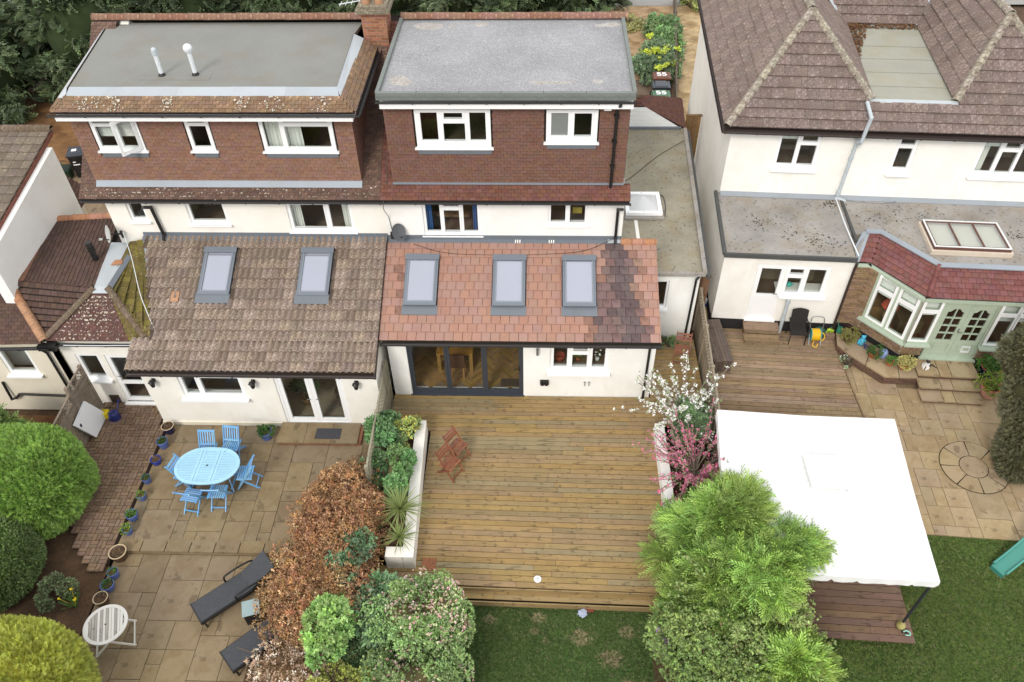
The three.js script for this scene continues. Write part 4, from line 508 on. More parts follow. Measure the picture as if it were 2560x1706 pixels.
// ================= cream house on the right (own frame, turned 3.6 degrees) =================
const AR = 3.6 * D2R, HR = thing('detached_house', 'cream house on the right with lichened concrete tile roof and sage green bay', 'house', [5.41, 0, -3.32], -AR);
{
  const conc = tones(0x92847f, 6, .12, { map: T.lichenR, rough: .95 }), concS = tones(0x998a83, 5, .1, { map: T.lichenR, rough: .95 }), hipM = tones(0xb0aa9c, 4, .1, { map: T.lichenR, rough: .95 });
  part(HR, 'wall', [slab([.1, 2.3, -3], X, Y, rect(0, 10.4, 0, 2.66), [[1.41, 2.66, 1.22, 2.48], [4.82, 5.42, 1.2, 2.48], [7.19, 8.9, 1.2, 2.48]], .28), slab([.1, 0, -13], Z, Y, rect(0, 9.72, -.45, 4.96), [], .28)], M.creamR);
  for (const [x, y, w, h, lt] of [[1.51, 3.52, 1.25, 1.26, [[.1, .56, .16, 1.16], [.68, 1.15, .16, .82, 'c'], [.7, 1.13, .95, 1.16, 'c']]], [4.92, 3.5, .6, 1.28, [[.1, .5, .18, .84], [.1, .5, .98, 1.18, 'c']]], [7.29, 3.5, 1.71, 1.28, [[.1, .55, .16, 1.18], [.66, 1.1, .16, .84, 'c'], [.68, 1.08, .98, 1.18, 'c'], [1.2, 1.6, .16, 1.18]]]]) { windowPart(HR, 'window', [x, y, -3], X, Z, w, h, lt, { sill: .12, recess: .04 }); const r = roomBox(HR, [x - .2, y - .3, -3], X, Z, w + .4, h + .45, 1.4, M.room, M.roomDark, .3); if (w > 1) part(r, 'blind', B(x + .06, x + .6, y + .95, y + 1.2, -3.16, -3.14), M.blind); if (w > 1.5) part(r, 'curtain', drape([x + .05, y + .1, -3.2], X, .3, 1.1, 4, .03, Z), M.curtain); }
  // roof planes
  const e = [-.1, 4.98, -2.78], ap = [2.2, 7.35, -5.43], ap2 = [7.75, 7.34, -5.4], fw = -3.42, fy = 5.56;
  const rf = part(HR, 'roof', [poly([e, [10.9, 4.98, -2.78], [10.9, fy, fw], [.46, fy, fw]], .08), poly([[.46, fy, fw], [3.98, fy, fw], ap], .08), poly([e, ap, [2.1, 7.35, -12.6], [-.1, 4.98, -13.2]], .08, V3(-1, 1, 0)), poly([[3.9, 5.62, -3.5], [4.3, 5.6, -9.3], [2.1, 7.35, -10.9], ap], .08, V3(1, 1, 0)), poly([[3.4, 5.6, -8.7], [7.6, 5.6, -8.7], [7.6, 7.6, -10.9], [3.4, 7.6, -10.9]], .08), poly([[6.3, 5.62, -3.5], [6.7, 5.6, -9.3], [7.66, 7.34, -10.5], ap2], .08, V3(-1, 1, 0)), poly([[6.26, fy, fw], [9.4, fy, fw], ap2], .08), poly([ap2, [9.4, fy, fw], [9.5, 5.6, -9], [7.66, 7.34, -10]], .08, V3(1, 1, 0))], M.under);
  { const l = [], o = { gauge: .33, tw: .33, th: .05, vg: .005, mats: conc, bond: .5, list: l }; patchTiles(rf, 't', [-.1, 5.0, -2.74], [10.9, 5.0, -2.74], [10.9, fy, fw], [.46, fy, fw], o); patchTiles(rf, 't', [.46, fy, fw], [3.98, fy, fw], ap, ap, o); patchTiles(rf, 't', [6.26, fy, fw], [9.4, fy, fw], ap2, ap2, o); patchTiles(rf, 't', [3.6, 5.64, -8.7], [7.4, 5.64, -8.7], [7.4, 7.5, -10.8], [3.6, 7.5, -10.8], o); place(rf, 'roof_tile', l, conc, 200);
    const l2 = [], o2 = { gauge: .34, tw: .33, th: .05, vg: .005, mats: concS, bond: .5, list: l2 }; patchTiles(rf, 't', [-.13, 4.99, -2.78], [-.13, 4.99, -12.8], [2.1, 7.35, -12.6], ap, { ...o2, hint: [-1, 1, 0] }); patchTiles(rf, 't', [3.92, 5.64, -3.5], [4.25, 5.64, -9], [2.14, 7.35, -9], ap, { ...o2, hint: [1, 1, 0] }); patchTiles(rf, 't', [6.28, 5.64, -3.5], [6.64, 5.64, -9], [7.66, 7.34, -9.4], ap2, { ...o2, hint: [-1, 1, 0] }); place(rf, 'side_roof_tile', l2, concS, 240); }
  const up = (p, d = .03) => [p[0], p[1] + d, p[2]];
  caps(rf, up(e, .05), up(ap), .12, .42, hipM, 'hip_tile'); caps(rf, [3.95, fy + .08, fw - .05], up(ap), .12, .42, hipM, 'hip_tile'); caps(rf, [6.28, fy + .08, fw - .05], up(ap2), .12, .42, hipM, 'hip_tile'); caps(rf, [9.4, fy, fw], up(ap2), .12, .42, hipM, 'hip_tile'); caps(rf, up(ap), [2.1, 7.38, -11], .13, .45, hipM); caps(rf, up(ap2), [7.66, 7.37, -10], .13, .45, hipM);
  part(rf, 'flat_valley_roof', [poly([[3.86, 5.62, -3.5], [6.34, 5.62, -3.5], [6.7, 5.66, -8.75], [4.2, 5.66, -8.75]], .06), B(3.88, 6.34, 5.5, 5.6, -3.5, -3.44)], M.feltPale);
  part(rf, 'felt_lap', [-4.3, -5.2, -6.1, -7.0].map(z => bar([3.95 + (-3.5 - z) * .065, 5.632 - (z + 3.5) * .0076, z], [6.36 + (-3.5 - z) * .065, 5.632 - (z + 3.5) * .0076, z], .012, .008)), M.feltPale);
  part(rf, 'lead_strip', poly([[3.9, 5.54, -3.3], [6.34, 5.54, -3.3], [6.36, 5.66, -3.46], [3.86, 5.66, -3.46]], .02), M.leadL);
  part(rf, 'valley_lead', [bar([4.25, 5.68, -8.7], [3.0, 7.0, -9.9], .14, .02), bar([6.66, 5.68, -8.7], [7.3, 6.9, -9.9], .14, .02), B(3.95, 4.3, 5.64, 5.72, -8.78, -8.6), B(6.5, 6.75, 5.64, 5.72, -8.78, -8.6)], M.leadL);
  { // dead leaves washed against the back of the flat roof
    const lf = new THREE.PlaneGeometry(.07, .045); lf.rotateX(-Math.PI / 2); const n = 1000, im = new THREE.InstancedMesh(lf, mat(0x6f5236, { rough: .95, side: THREE.DoubleSide }), n); const d = new THREE.Object3D(); for (let i = 0; i < n; i++) { let x, z; if (R() < .62) { const t = R() * R(); x = lerp(4.05, 5.1, t * .8 + .1 * R()); z = lerp(-8.6, -5.9, R() * (1 - t)); } else { x = rr(4.1, 6.6); z = -8.65 + Math.abs(rr(-.35, .35)); } d.position.set(x, 5.69 + rr(0, .03) - (z + 8.75) * -.0076 * -1, z); d.rotation.set(rr(-.5, .5), rr(0, 6.3), rr(-.5, .5)); d.scale.setScalar(rr(.6, 1.3)); d.updateMatrix(); im.setMatrixAt(i, d.matrix); im.setColorAt(i, new THREE.Color().setHSL(.07 + rr(-.02, .02), .3, rr(.4, .95))); } im.name = 'dead_leaves'; im.userData.kind = 'stuff'; rf.add(im); }
  gutter(HR, [-.16, 4.9, -2.66], [10.9, 4.9, -2.66], M.brownG, .06); gutter(HR, [-.2, 4.9, -2.7], [-.2, 4.92, -13], M.brownG, .06);
  part(HR, 'fascia', [B(-.05, 10.8, 4.82, 4.94, -3.0, -2.74), B(-.12, .1, 4.82, 4.94, -13, -2.8)], M.brownG);
  const dp = part(HR, 'downpipe', [pipe([[3.8, 5.62, -3.3], [3.8, 5.5, -2.62], [3.74, 4.75, -2.62], [3.72, 4.62, -2.9], [3.66, 2.62, -2.9], [3.9, 2.6, -2.75]], .055, 10), cyl([3.735, 4.62, -2.75], [3.72, 4.72, -2.7], .075, .075, 10), cyl([3.66, 2.75, -2.9], [3.66, 2.9, -2.9], .07, .07, 10), cyl([3.7, 4.0, -2.9], [3.7, 4.06, -2.9], .07, .07, 10)], M.greyPipe);
  part(HR, 'pipe_along_roof', pipe([[3.75, 2.6, -2.86], [4.3, 2.58, -2.72], [5.0, 2.58, -2.7], [5.4, 2.6, -2.82]], .035), M.leadD);
  // rear extension with flat felt roof
  part(HR, 'extension_wall', [slab([0, 0, 0], X, Y, rect(0, 3.68, 0, 2.42), [[1.01, 1.84, .03, 2.17], [1.86, 3.1, 1.06, 2.17]], .25), slab([0, 0, -3], Z, Y, rect(0, 2.74, -.4, 2.42), [], .22)], M.creamR);
  part(HR, 'plinth', [B(-.004, 3.7, -.42, 0, -.24, .012), B(-.012, .2, -.42, -.06, -3, -.26)], M.plinth);
  part(HR, 'flat_roof', [poly([[0, 2.52, .06], [3.66, 2.52, .04], [3.75, 2.6, -3], [0, 2.6, -3]], .1)], M.feltB); part(HR, 'flat_roof', [poly([[3.68, 2.50, -1.2], [4.6, 2.51, -1.25], [5.86, 2.5, .1], [10.5, 2.5, .1], [10.5, 2.62, -3], [3.78, 2.62, -3]], .1)], M.feltB);
  part(HR, 'felt_kerb', [bar([-.04, 2.53, .09], [3.68, 2.53, .07], .07, .14), bar([-.03, 2.55, .06], [-.03, 2.62, -3], .1, .1)], M.feltDark);
  part(HR, 'lead_seam', tube([[3.62, 2.63, -2.9], [3.66, 2.58, -1.5], [3.72, 2.56, -.5], [3.78, 2.5, -.15]], .025, 30, 6), M.whitePipe); part(HR, 'felt_seam', bar([3.78, 2.6, -2.9], [3.84, 2.54, -.8], .08, .06), M.feltDark);
  part(HR, 'upstand', [slab([.1, 2.55, -2.97], X, Y, rect(0, 10.4, 0, .1), [], .03), poly([[.1, 2.61, -2.8], [10.4, 2.63, -2.8], [10.4, 2.68, -3], [.1, 2.66, -3]], .02)], M.lead);
  { const lf = new THREE.DodecahedronGeometry(.016, 0); lf.scale(1, .5, 1); const n = 300, im = new THREE.InstancedMesh(lf, mat(0x4b463a, { rough: 1 }), n), d = new THREE.Object3D(); for (let i = 0; i < n; i++) { const c = [[2.2, -1.0, .7], [1.2, -1.5, .5], [6.0, -2.2, .8], [3.4, -2.6, .25], [8.4, -1.4, .5], [4.6, -1.9, .8], [2.9, -.6, .5]][ri(7)]; const x = c[0] + (R() + R() + R() - 1.5) * c[2], z = c[1] + (R() + R() + R() - 1.5) * c[2] * .8; if (z > -.1 || z < -2.75 || (x > 5.7 && x < 8.2 && z > -1.9 && z < -.3)) { d.position.set(1 + R(), 2.56, -2.4 + R()); } else d.position.set(x, 2.535 - z * .027 + (x > 3.7 ? .0 : 0), z); d.rotation.set(0, R() * 6, 0); d.scale.setScalar(rr(.5, 1.6)); d.updateMatrix(); im.setMatrixAt(i, d.matrix); im.setColorAt(i, new THREE.Color().setScalar(rr(.5, 1.2))); } im.name = 'moss_clumps'; im.userData.kind = 'stuff'; HR.add(im); }
  const dr = part(HR, 'back_door', slab([1.02, .04, -.02], X, Y, rect(0, .82, 0, 2.12), [[.13, .69, .98, 1.98], [.14, .68, .14, .82]], .07), M.upvc); { const pg = new THREE.PlaneGeometry(.57, 1.01); pg.translate(1.43, 1.52, -.055); part(dr, 'pane', pg, M.glass); part(dr, 'lower_panel', slab([1.02, .04, -.035], X, Y, rect(.13, .69, .13, .83), [], .03), M.upvc); part(dr, 'handle', bar([1.76, 1.1, .03], [1.64, 1.1, .03], .015, .022), M.steel); part(dr, 'door_sill', B(.98, 1.9, -.02, .04, -.1, .06), M.upvc); }
  windowPart(HR, 'window', [1.86, 1.06, 0], X, Z, 1.24, 1.11, [[.09, .48, .12, .66, 'c'], [.1, .48, .8, .99, 'c'], [.64, 1.12, .12, .99]], { sill: .14, recess: .02 });
  roomBox(HR, [.9, .0, 0], X, Z, 2.5, 2.3, 1.8, M.room, M.roomDark, .26);
  part(HR, 'waste_pipe', [pipe([[2.1, .98, .02], [2.11, .95, .1], [2.12, .1, .1], [2.12, -.38, .1]], .055, 10), cyl([2.12, .82, .1], [2.12, .9, .1], .07, .07, 10), cyl([2.12, .12, .1], [2.12, .2, .1], .07, .07, 10)], M.greyPipe);
  part(HR, 'extension_downpipe', pipe([[3.7, 2.44, .1], [3.69, 2.2, .07], [3.69, -.4, .07]], .04), M.brownG);
  // roof light
  const rl = part(HR, 'roof_light', [slab([5.86, 2.76, -.42], X, [0, 0, -1], rect(0, 2.12, 0, 1.3), [[.09, .7, .09, 1.21], [.75, 1.37, .09, 1.21], [1.42, 2.03, .09, 1.21]], .1)], mat(0x6e4a3e, { rough: .6, map: T.wood })); for (const x of [.395, 1.06, 1.725]) { const pg = new THREE.PlaneGeometry(.64, 1.13); pg.rotateX(-Math.PI / 2); pg.translate(5.86 + x, 2.74, -1.07); part(rl, 'pane', pg, M.frosted); } part(rl, 'kerb', B(5.8, 8.04, 2.5, 2.66, -1.76, -.36), mat(0xd9cdbd, { map: T.stain })); part(rl, 'rim', [slab([5.86, 2.775, -.42], X, [0, 0, -1], rect(0, 2.12, 0, 1.3), [[.05, 2.07, .05, 1.25]], .02)], M.upvcAged);
  // ---------- bay ----------
  const b0 = V3(3.72, 0, -.04), b1 = V3(4.16, 0, -.06), b2 = V3(5.33, 0, 1.2), b3 = V3(10.4, 0, 1.2), diag = b2.clone().sub(b1), dl = diag.length(), du = diag.clone().normalize(), dn = V3(-du.z, 0, du.x);
  const bk = tones(0xa08468, 6, .22, { map: T.tile, rough: .9 }, .02), gs = pieceGeos(.216, .063, .06);
  const bay = part(HR, 'bay_wall', [slab([b0.x, 0, -.06], X, Y, rect(0, .44, 0, 2.2), [], .1), slab(b1, du, Y, rect(0, dl, 0, 2.2), [[.3, dl - .02, .5, 2.2]], .1), slab([b2.x, 0, 1.2], X, Y, rect(0, 5, 0, 2.2), [[.06, 2.1, -.0, 2.2], [2.12, 3.3, .5, 2.2]], .1)], M.mortar);
  { const list = [], row = (o, u, n, s0, s1, y0, y1) => { const q = new THREE.Quaternion().setFromRotationMatrix(tmpM.makeBasis(u, V3(0, 1, 0), n)); for (let j = 0; y0 + j * .075 < y1 - .03; j++) { const off = j % 2 ? .1125 : 0; for (let k = Math.floor((s0 - off) / .225); off + k * .225 < s1; k++) { const a = Math.max(s0, off + k * .225), b = Math.min(s1, off + (k + 1) * .225); if (b - a < .04) continue; list.push({ pos: o.clone().addScaledVector(u, (a + b) / 2).addScaledVector(n, -.018 + rr(0, .004)).add(V3(0, y0 + j * .075 + .037, 0)), q, sx: (b - a - .012) / .216, geo: gs[ri(5)], tone: ri(6), area: .016 }); } } };
    row(b0.clone().setZ(-.05), V3(1, 0, 0), V3(0, 0, 1), 0, .44, .02, 2.2); row(b1, du, dn, 0, .3, .02, 2.2); row(b1, du, dn, .3, dl, .02, .47); row(b2, V3(1, 0, 0), V3(0, 0, 1), 0, .6, .02, .47); row(b2, V3(1, 0, 0), V3(0, 0, 1), 2.12, 3.4, .02, .47); place(bay, 'brick', list, bk, 300); }
  part(HR, 'bay_plinth', [slab([b0.x - .02, -.42, -.035], X, Y, rect(0, .46, 0, .42), [], .08), slab(b1.clone().addScaledVector(dn, .015).setY(-.42), du, Y, rect(0, dl, 0, .42), [], .08), slab([b2.x, -.42, 1.215], X, Y, rect(0, .6, 0, .42), [], .08), slab([b2.x + 2.1, -.42, 1.215], X, Y, rect(0, 3, 0, .42), [], .08)], M.plinth);
  // bay windows in a sage frame
  const bw = (o, u, n, w, lights, nm) => windowPart(HR, nm, o, u, n, w, 1.72, lights, { mat: M.sage, casMat: M.upvc, casE: .075, recess: 0, sill: .16, sillMat: M.sage });
  const bl = x => [[x + .1, x + .56, .13, 1.16, 'c'], [x + .1, x + .56, 1.3, 1.6, 'c']];
  bw(b1.clone().addScaledVector(du, .3).setY(.5), du, dn, dl - .3, [...bl(.05), ...bl(.73)], 'bay_window');
  bw(V3(5.36, .5, 1.2), V3(1, 0, 0), V3(0, 0, 1), .6, [[.1, .5, .13, 1.16, 'c'], [.1, .5, 1.3, 1.6, 'c']], 'bay_window'); bw(V3(7.45, .5, 1.2), V3(1, 0, 0), V3(0, 0, 1), 1.1, [[.1, .5, .13, 1.16, 'c'], [.1, .5, 1.3, 1.6, 'c'], [.62, 1.0, .13, 1.16, 'c'], [.62, 1.0, 1.3, 1.6, 'c']], 'bay_window');
  // panelled double doors
  const dd = part(HR, 'double_door', [slab([5.96, -.02, 1.2], X, Y, rect(0, 1.48, 0, 2.24), [[.05, 1.43, .04, 2.06]], .1), B(6.05, 7.38, 2.08, 2.16, 1.19, 1.21)], M.sage);
  for (const s of [0, 1]) { const x0 = 6.01 + s * .69, hs = []; const gl = [[.13, .335], [.365, .57]], ys = [[.62, .88], [.91, 1.17], [1.2, 1.46]]; for (const g of gl) for (const y of ys) hs.push([g[0], g[1], y[0], y[1]]); const arch = [[[.13, 1.49], [.335, 1.49], [.335, 1.82], [.27, 1.81], [.2, 1.72], [.13, 1.7]], [[.365, 1.49], [.57, 1.49], [.57, 1.7], [.5, 1.72], [.43, 1.81], [.365, 1.82]]]; const lf = part(dd, 'door_leaf', [slab([x0, .02, 1.175], X, Y, rect(.003, .687, 0, 2.02), [...hs, ...arch, [.13, .57, .16, .48]], .05), slab([x0, .02, 1.155], X, Y, rect(.12, .58, .15, .49), [], .02), slab([x0, .02, 1.172], X, Y, rect(.18, .52, .21, .43), [], .03)], M.sage, { label: s ? 'sage door leaf with a white cat flap' : undefined }); const pg = new THREE.PlaneGeometry(.5, 1.28); pg.translate(x0 + .35, 1.24, 1.15); part(dd, 'pane', pg, M.glass); }
  part(dd, 'cat_flap', slab([6.98, .2, 1.2], X, Y, rect(0, .25, 0, .23), [[.04, .21, .04, .19]], .04), M.upvcAged); part(dd, 'cat_flap_panel', B(7.01, 7.2, .23, .4, 1.155, 1.165), M.black); part(dd, 'handle', [bar([6.65, 1.02, 1.2], [6.65, 1.02, 1.24], .02, .02), bar([6.65, 1.02, 1.24], [6.76, 1.02, 1.24], .018, .02), B(6.64, 6.67, .96, 1.12, 1.176, 1.184)], M.steel); part(dd, 'door_sill', B(5.9, 7.48, -.09, -.02, 1.12, 1.32), M.sage);
  // room behind the bay
  part(HR, 'room', [B(3.8, 10, -.2, 2.4, -2.6, -2.5), B(3.8, 10, 2.3, 2.38, -2.5, -.8), B(3.7, 3.8, -.2, 2.38, -2.5, -.2), B(9.9, 10, -.2, 2.38, -2.5, 1.0)], M.room); part(HR, 'room_floor', poly([[3.8, -.05, -2.5], [10, -.05, -2.5], [10, -.05, 1.05], [5.4, -.05, 1.05], [4.2, -.05, -.22], [3.8, -.05, -.2]], .15), mat(0x7d4a38, { map: T.fine }));
  part(HR, 'blind', [blindSlats([4.42, 1.55, .12], [du.x, 0, du.z], 1.25, .62, [dn.x, 0, dn.z], .04), blindSlats([5.45, 1.5, 1.06], X, .45, .68, [0, 0, 1], .04), blindSlats([7.55, 1.4, 1.06], X, .9, .75, [0, 0, 1], .04)], M.blind);
  { const ls = part(HR, 'red_lampshade', at(lathe([[.1, .3], [.26, 0], [.25, 0], [.09, .3]], 14), 5.0, 1.05, .25), mat(0xb04a35, { rough: .9 })); part(ls, 'lamp_base', at(lathe([[0, 0], [.1, 0], [.12, .2], [.05, .4], [.03, .5], [0, .5]], 12), 5.0, .55, .25), mat(0x9a7a4a)); part(HR, 'dresser', B(4.6, 5.3, -.05, .75, -.6, .0), M.roomFloor); part(HR, 'armchair', [B(5.5, 6.2, -.05, .4, -.6, .2), B(5.5, 6.2, .4, .85, -.7, -.5)], mat(0x6b5a3a)); }
  // bay roof in red hexagonal-look tiles
  const t0 = [4.15, 2.74, -1.0], t1 = [4.52, 2.74, -1.0], t2 = [5.74, 2.74, .42], t3 = [10.4, 2.74, .42], g0 = [3.82, 2.26, -.2], g1 = [4.2, 2.26, -.18], g2 = [5.39, 2.26, 1.26], g3 = [10.4, 2.26, 1.26]; const br = part(HR, 'bay_roof', [poly([g0, g1, t1, t0], .05), poly([g1, g2, t2, t1], .05), poly([g2, g3, t3, t2], .05)], M.under); part(br, 'felt_upstand', [poly([t0, t1, [4.6, 2.5, -1.24], [4.1, 2.5, -1.24]], .03), poly([t1, t2, [5.88, 2.5, .06], [4.6, 2.5, -1.24]], .03), poly([t2, t3, [10.4, 2.5, .06], [5.88, 2.5, .06]], .03), poly([t0, [4.1, 2.5, -1.24], [3.7, 2.5, -.4], g0], .03)], M.feltB);
  { const rt = tones(0x80504c, 6, .12, { map: T.tile, rough: .85 }), l = [], o = { gauge: .165, tw: .2, th: .018, mats: rt, list: l }; patchTiles(br, 't', g0, g1, t1, t0, o); patchTiles(br, 't', g1, g2, t2, t1, o); patchTiles(br, 't', g2, g3, t3, t2, o); place(br, 'roof_tile', l, rt, 300); caps(br, up(g2, .02), up(t2, .02), .07, .22, rt, 'hip_tile'); }
  part(br, 'lead_ridge', [bar([4.1, 2.77, -1.02], [4.54, 2.77, -1.02], .2, .03), bar([4.5, 2.775, -1.04], [5.74, 2.775, .4], .2, .03), bar([5.7, 2.77, .42], [10.4, 2.77, .42], .2, .03), poly([[3.78, 2.3, -.15], [3.86, 2.3, -.18], [4.2, 2.8, -1.0], [4.02, 2.72, -1.05], [3.72, 2.55, -.5]], .03, V3(-1, 1, 1))], M.lead);
  part(HR, 'bay_head', [bar([g1[0] - .04, 2.18, g1[2] + .0], [g2[0] - .03, 2.18, g2[2] - .0], .14, .1), bar([g2[0] - .05, 2.18, 1.22], [10.4, 2.18, 1.22], .14, .1), bar([3.8, 2.18, -.12], [4.2, 2.18, -.12], .14, .1)], M.sage);
}
// ================= vegetation =================
function bladeTri(a, pts) { for (const p of pts) a.push(...p); }
function geoFrom(a) { const g = new THREE.BufferGeometry(); g.setAttribute('position', new THREE.Float32BufferAttribute(a, 3)); g.computeVertexNormals(); return g; }
// flat feathery spray (conifer)
function sprayGeo(n, len, w, droop = .2) { const a = []; for (let i = 0; i < n; i++) { const t = i / (n - 1), s = i % 2 ? 1 : -1, y0 = t * len * .75, L = len * (.5 - .28 * t), ang = s * (.75 - .3 * t), dx = Math.sin(ang) * L, dy = Math.cos(ang) * L, z0 = -droop * t * t * len, z1 = z0 - droop * .25 * len; const nx = Math.cos(ang) * w, ny = -Math.sin(ang) * w; bladeTri(a, [[-nx * .5, y0 - ny * .5, z0], [dx * .5 + nx, y0 + dy * .5 + ny, (z0 + z1) / 2 + w * .4], [dx, y0 + dy, z1]]); bladeTri(a, [[dx * .5 + nx, y0 + dy * .5 + ny, (z0 + z1) / 2 + w * .4], [dx * .5 - nx, y0 + dy * .5 - ny, (z0 + z1) / 2], [dx, y0 + dy, z1]]); } bladeTri(a, [[-w * .4, 0, 0], [w * .4, 0, 0], [0, len, -droop * len * 1.1]]); return geoFrom(a); }
// cluster of bent leaves
function leavesGeo(n, len, w, spread = 1) { const a = []; for (let i = 0; i < n; i++) { const th = i / n * 6.283 + rr(-.5, .5), e = rr(.15, 1.1) * spread, dir = V3(Math.cos(th) * Math.sin(e), Math.cos(e), Math.sin(th) * Math.sin(e)), side = V3(-Math.sin(th), 0, Math.cos(th)), nn = V3().crossVectors(dir, side), o = dir.clone().multiplyScalar(len * rr(.1, .5)), L = len * rr(.75, 1.15), W = w * rr(.8, 1.2); const P = (t, s, k) => o.clone().addScaledVector(dir, L * t).addScaledVector(side, s * W).addScaledVector(nn, k * L); const b = P(0, 0, 0), m1 = P(.45, .5, -.04), m2 = P(.45, -.5, -.04), mc = P(.5, 0, .06), tp = P(1, 0, -.12); for (const tr of [[b, m1, mc], [b, mc, m2], [mc, m1, tp], [mc, tp, m2]]) bladeTri(a, tr.map(p => [p.x, p.y, p.z])); } return geoFrom(a); }
function foliage(parent, name, geo, m, pts) { const im = new THREE.InstancedMesh(geo, m, pts.length), q = new THREE.Quaternion(), q2 = new THREE.Quaternion(), up = V3(0, 1, 0), M4 = new THREE.Matrix4(), s = V3(); pts.forEach((p, i) => { q.setFromUnitVectors(up, p.d); q2.setFromAxisAngle(up, R() * 6.283); q.multiply(q2); const k = p.s; s.set(k, k, k); M4.compose(p.p, q, s); im.setMatrixAt(i, M4); im.setColorAt(i, p.c); }); im.name = name; im.userData.kind = 'stuff'; im.castShadow = im.receiveShadow = true; parent.add(im); return im; }
const leafMat = (o = {}) => new THREE.MeshPhysicalMaterial({ color: 0xffffff, roughness: .75, side: THREE.DoubleSide, ...o });
function hsl(h, s, l, dh = .012, ds = .08, dl = .3) { return new THREE.Color().setHSL(h + rr(-dh, dh), clamp(s + rr(-ds, ds)), clamp(l * (1 + rr(-dl, dl)))); }
const noise3 = (x, y, z, s) => (vn(x + 50, y + 50, 997, s) + vn(y + 50, z + 50, 997, s + 1) + vn(z + 50, x + 50, 997, s + 2)) / 3;
// points on a lumpy ellipsoid; pw > 2 squares it off
function blob(c, r, n, col, o = {}) { const { amp = .18, f = 1.6, depth = .18, s0 = .7, s1 = 1.3, pw = 2, outward = .75, lower = -1, sd = 1, upb = .15 } = o, pts = []; while (pts.length < n) { const z = rr(lower, 1), a = R() * 6.283, k = Math.sqrt(1 - z * z); let d = V3(k * Math.cos(a), z, k * Math.sin(a)); const e = Math.pow(Math.abs(d.x) ** pw + Math.abs(d.y) ** pw + Math.abs(d.z) ** pw, -1 / pw); let q = V3(d.x * e * r[0], d.y * e * r[1], d.z * e * r[2]); const nz = (noise3(q.x * f + c[0], q.y * f, q.z * f + c[2], sd) - .5) * 2; const rad = 1 + amp * nz * 2 - depth * R() * R(); q.multiplyScalar(rad); const nrm = V3(q.x / r[0] ** 2, q.y / r[1] ** 2, q.z / r[2] ** 2).normalize(); const dir = nrm.multiplyScalar(outward).add(V3(rr(-1, 1), rr(-1, 1), rr(-1, 1)).multiplyScalar(1 - outward)).add(V3(0, upb, 0)).normalize(); pts.push({ p: V3(c[0] + q.x, c[1] + q.y, c[2] + q.z), d: dir, s: rr(s0, s1), c: col(d, nz) }); } return pts; }
function core(parent, c, r, m, o = {}) { const { pw = 2, k = .86, f = 1.6, amp = .18, sd = 1 } = o, g = new THREE.SphereGeometry(1, 28, 20), p = g.attributes.position; for (let i = 0; i < p.count; i++) { const d = V3().fromBufferAttribute(p, i), e = Math.pow(Math.abs(d.x) ** pw + Math.abs(d.y) ** pw + Math.abs(d.z) ** pw, -1 / pw), q = V3(d.x * e * r[0], d.y * e * r[1], d.z * e * r[2]), nz = (noise3(q.x * f + c[0], q.y * f, q.z * f + c[2], sd) - .5) * 2; q.multiplyScalar(k * (1 + amp * nz * 2)); p.setXYZ(i, c[0] + q.x, c[1] + q.y, c[2] + q.z); } g.computeVertexNormals(); return part(parent, 'inner_growth', g, m); }
const dkTwig = mat(0x5f5636, { rough: 1 }), barkM = mat(0x5a4a3a, { rough: 1, map: T.wood }), twigM = mat(0x8d7152, { rough: 1 });
function branches(parent, base, tips, r, m = barkM, name = 'branches') { const g = []; for (const t of tips) { const b = V3(...base), e = V3(...t), mid = b.clone().lerp(e, .5).add(V3(rr(-.15, .15), rr(.0, .2), rr(-.15, .15))); g.push(tube([b, mid, e], r * rr(.5, 1), 8, 5)); } return part(parent, name, g, m); }
const tipsIn = (c, r, n) => Array.from({ length: n }, () => { const a = R() * 6.28, e = rr(.1, 1.4); return [c[0] + r[0] * .9 * Math.cos(a) * Math.cos(e), c[1] + r[1] * .9 * Math.sin(e), c[2] + r[2] * .9 * Math.sin(a) * Math.cos(e)]; });
const G = { spray: sprayGeo(9, .16, .009), sprayS: sprayGeo(7, .085, .007), feather: sprayGeo(11, .42, .017, .4), leaf5: leavesGeo(5, .055, .036), leaf6: leavesGeo(6, .075, .045), beech: leavesGeo(5, .06, .036, 1.3), tiny: leavesGeo(7, .03, .018), big: leavesGeo(7, .17, .075), petal: leavesGeo(6, .028, .024, 1.4), far: sprayGeo(9, .55, .05, .4), box: leavesGeo(6, .035, .02) };
// ================= ground, paths, patios =================
function sheet(name, pts, y, m, th = .02) { const o = part(scene, name, slab([0, y, 0], [1, 0, 0], [0, 0, -1], pts.map(p => [p[0], -p[1]]), [], th), m); o.userData.kind = 'structure'; return o; }
{ const g = new THREE.PlaneGeometry(300, 300); g.rotateX(-Math.PI / 2); g.translate(0, -.56, -40); const o = part(scene, 'ground', g, mat(0xffffff, { map: T.soil, rough: 1 })); o.userData.kind = 'structure'; }
const lawnM = mat(0xffffff, { map: T.lawn, rough: 1 });
sheet('lawn', [[-4.2, 6.12], [4.6, 6.12], [4.6, 13], [-4.2, 13]], -.385, lawnM, .1);
sheet('lawn', [[4.64, 3.9], [20, 4.3], [20, 13], [4.62, 13]], -.5, lawnM, .05);
sheet('driveway', [[2.3, -12.6], [6.0, -12.6], [7.4, -28.6], [-11, -28.6], [-11, -11.3], [2.3, -11.3]], -.42, mat(0xe8d2b8, { map: T.gravel, rough: 1 }));
sheet('gravel_path', [[5.1, -2.6], [5.42, -2.6], [8.2, -17], [9.6, -30], [7.42, -30], [6.0, -17.8], [5.2, -10]], -.41, mat(0xfff0d2, { map: T.gravel, rough: 1 }));
sheet('forecourt', [[-30, -19], [-12.4, -19], [-12.4, -4.2], [-30, -9]], -.42, mat(0xb08a62, { map: T.gravel, rough: 1 }));
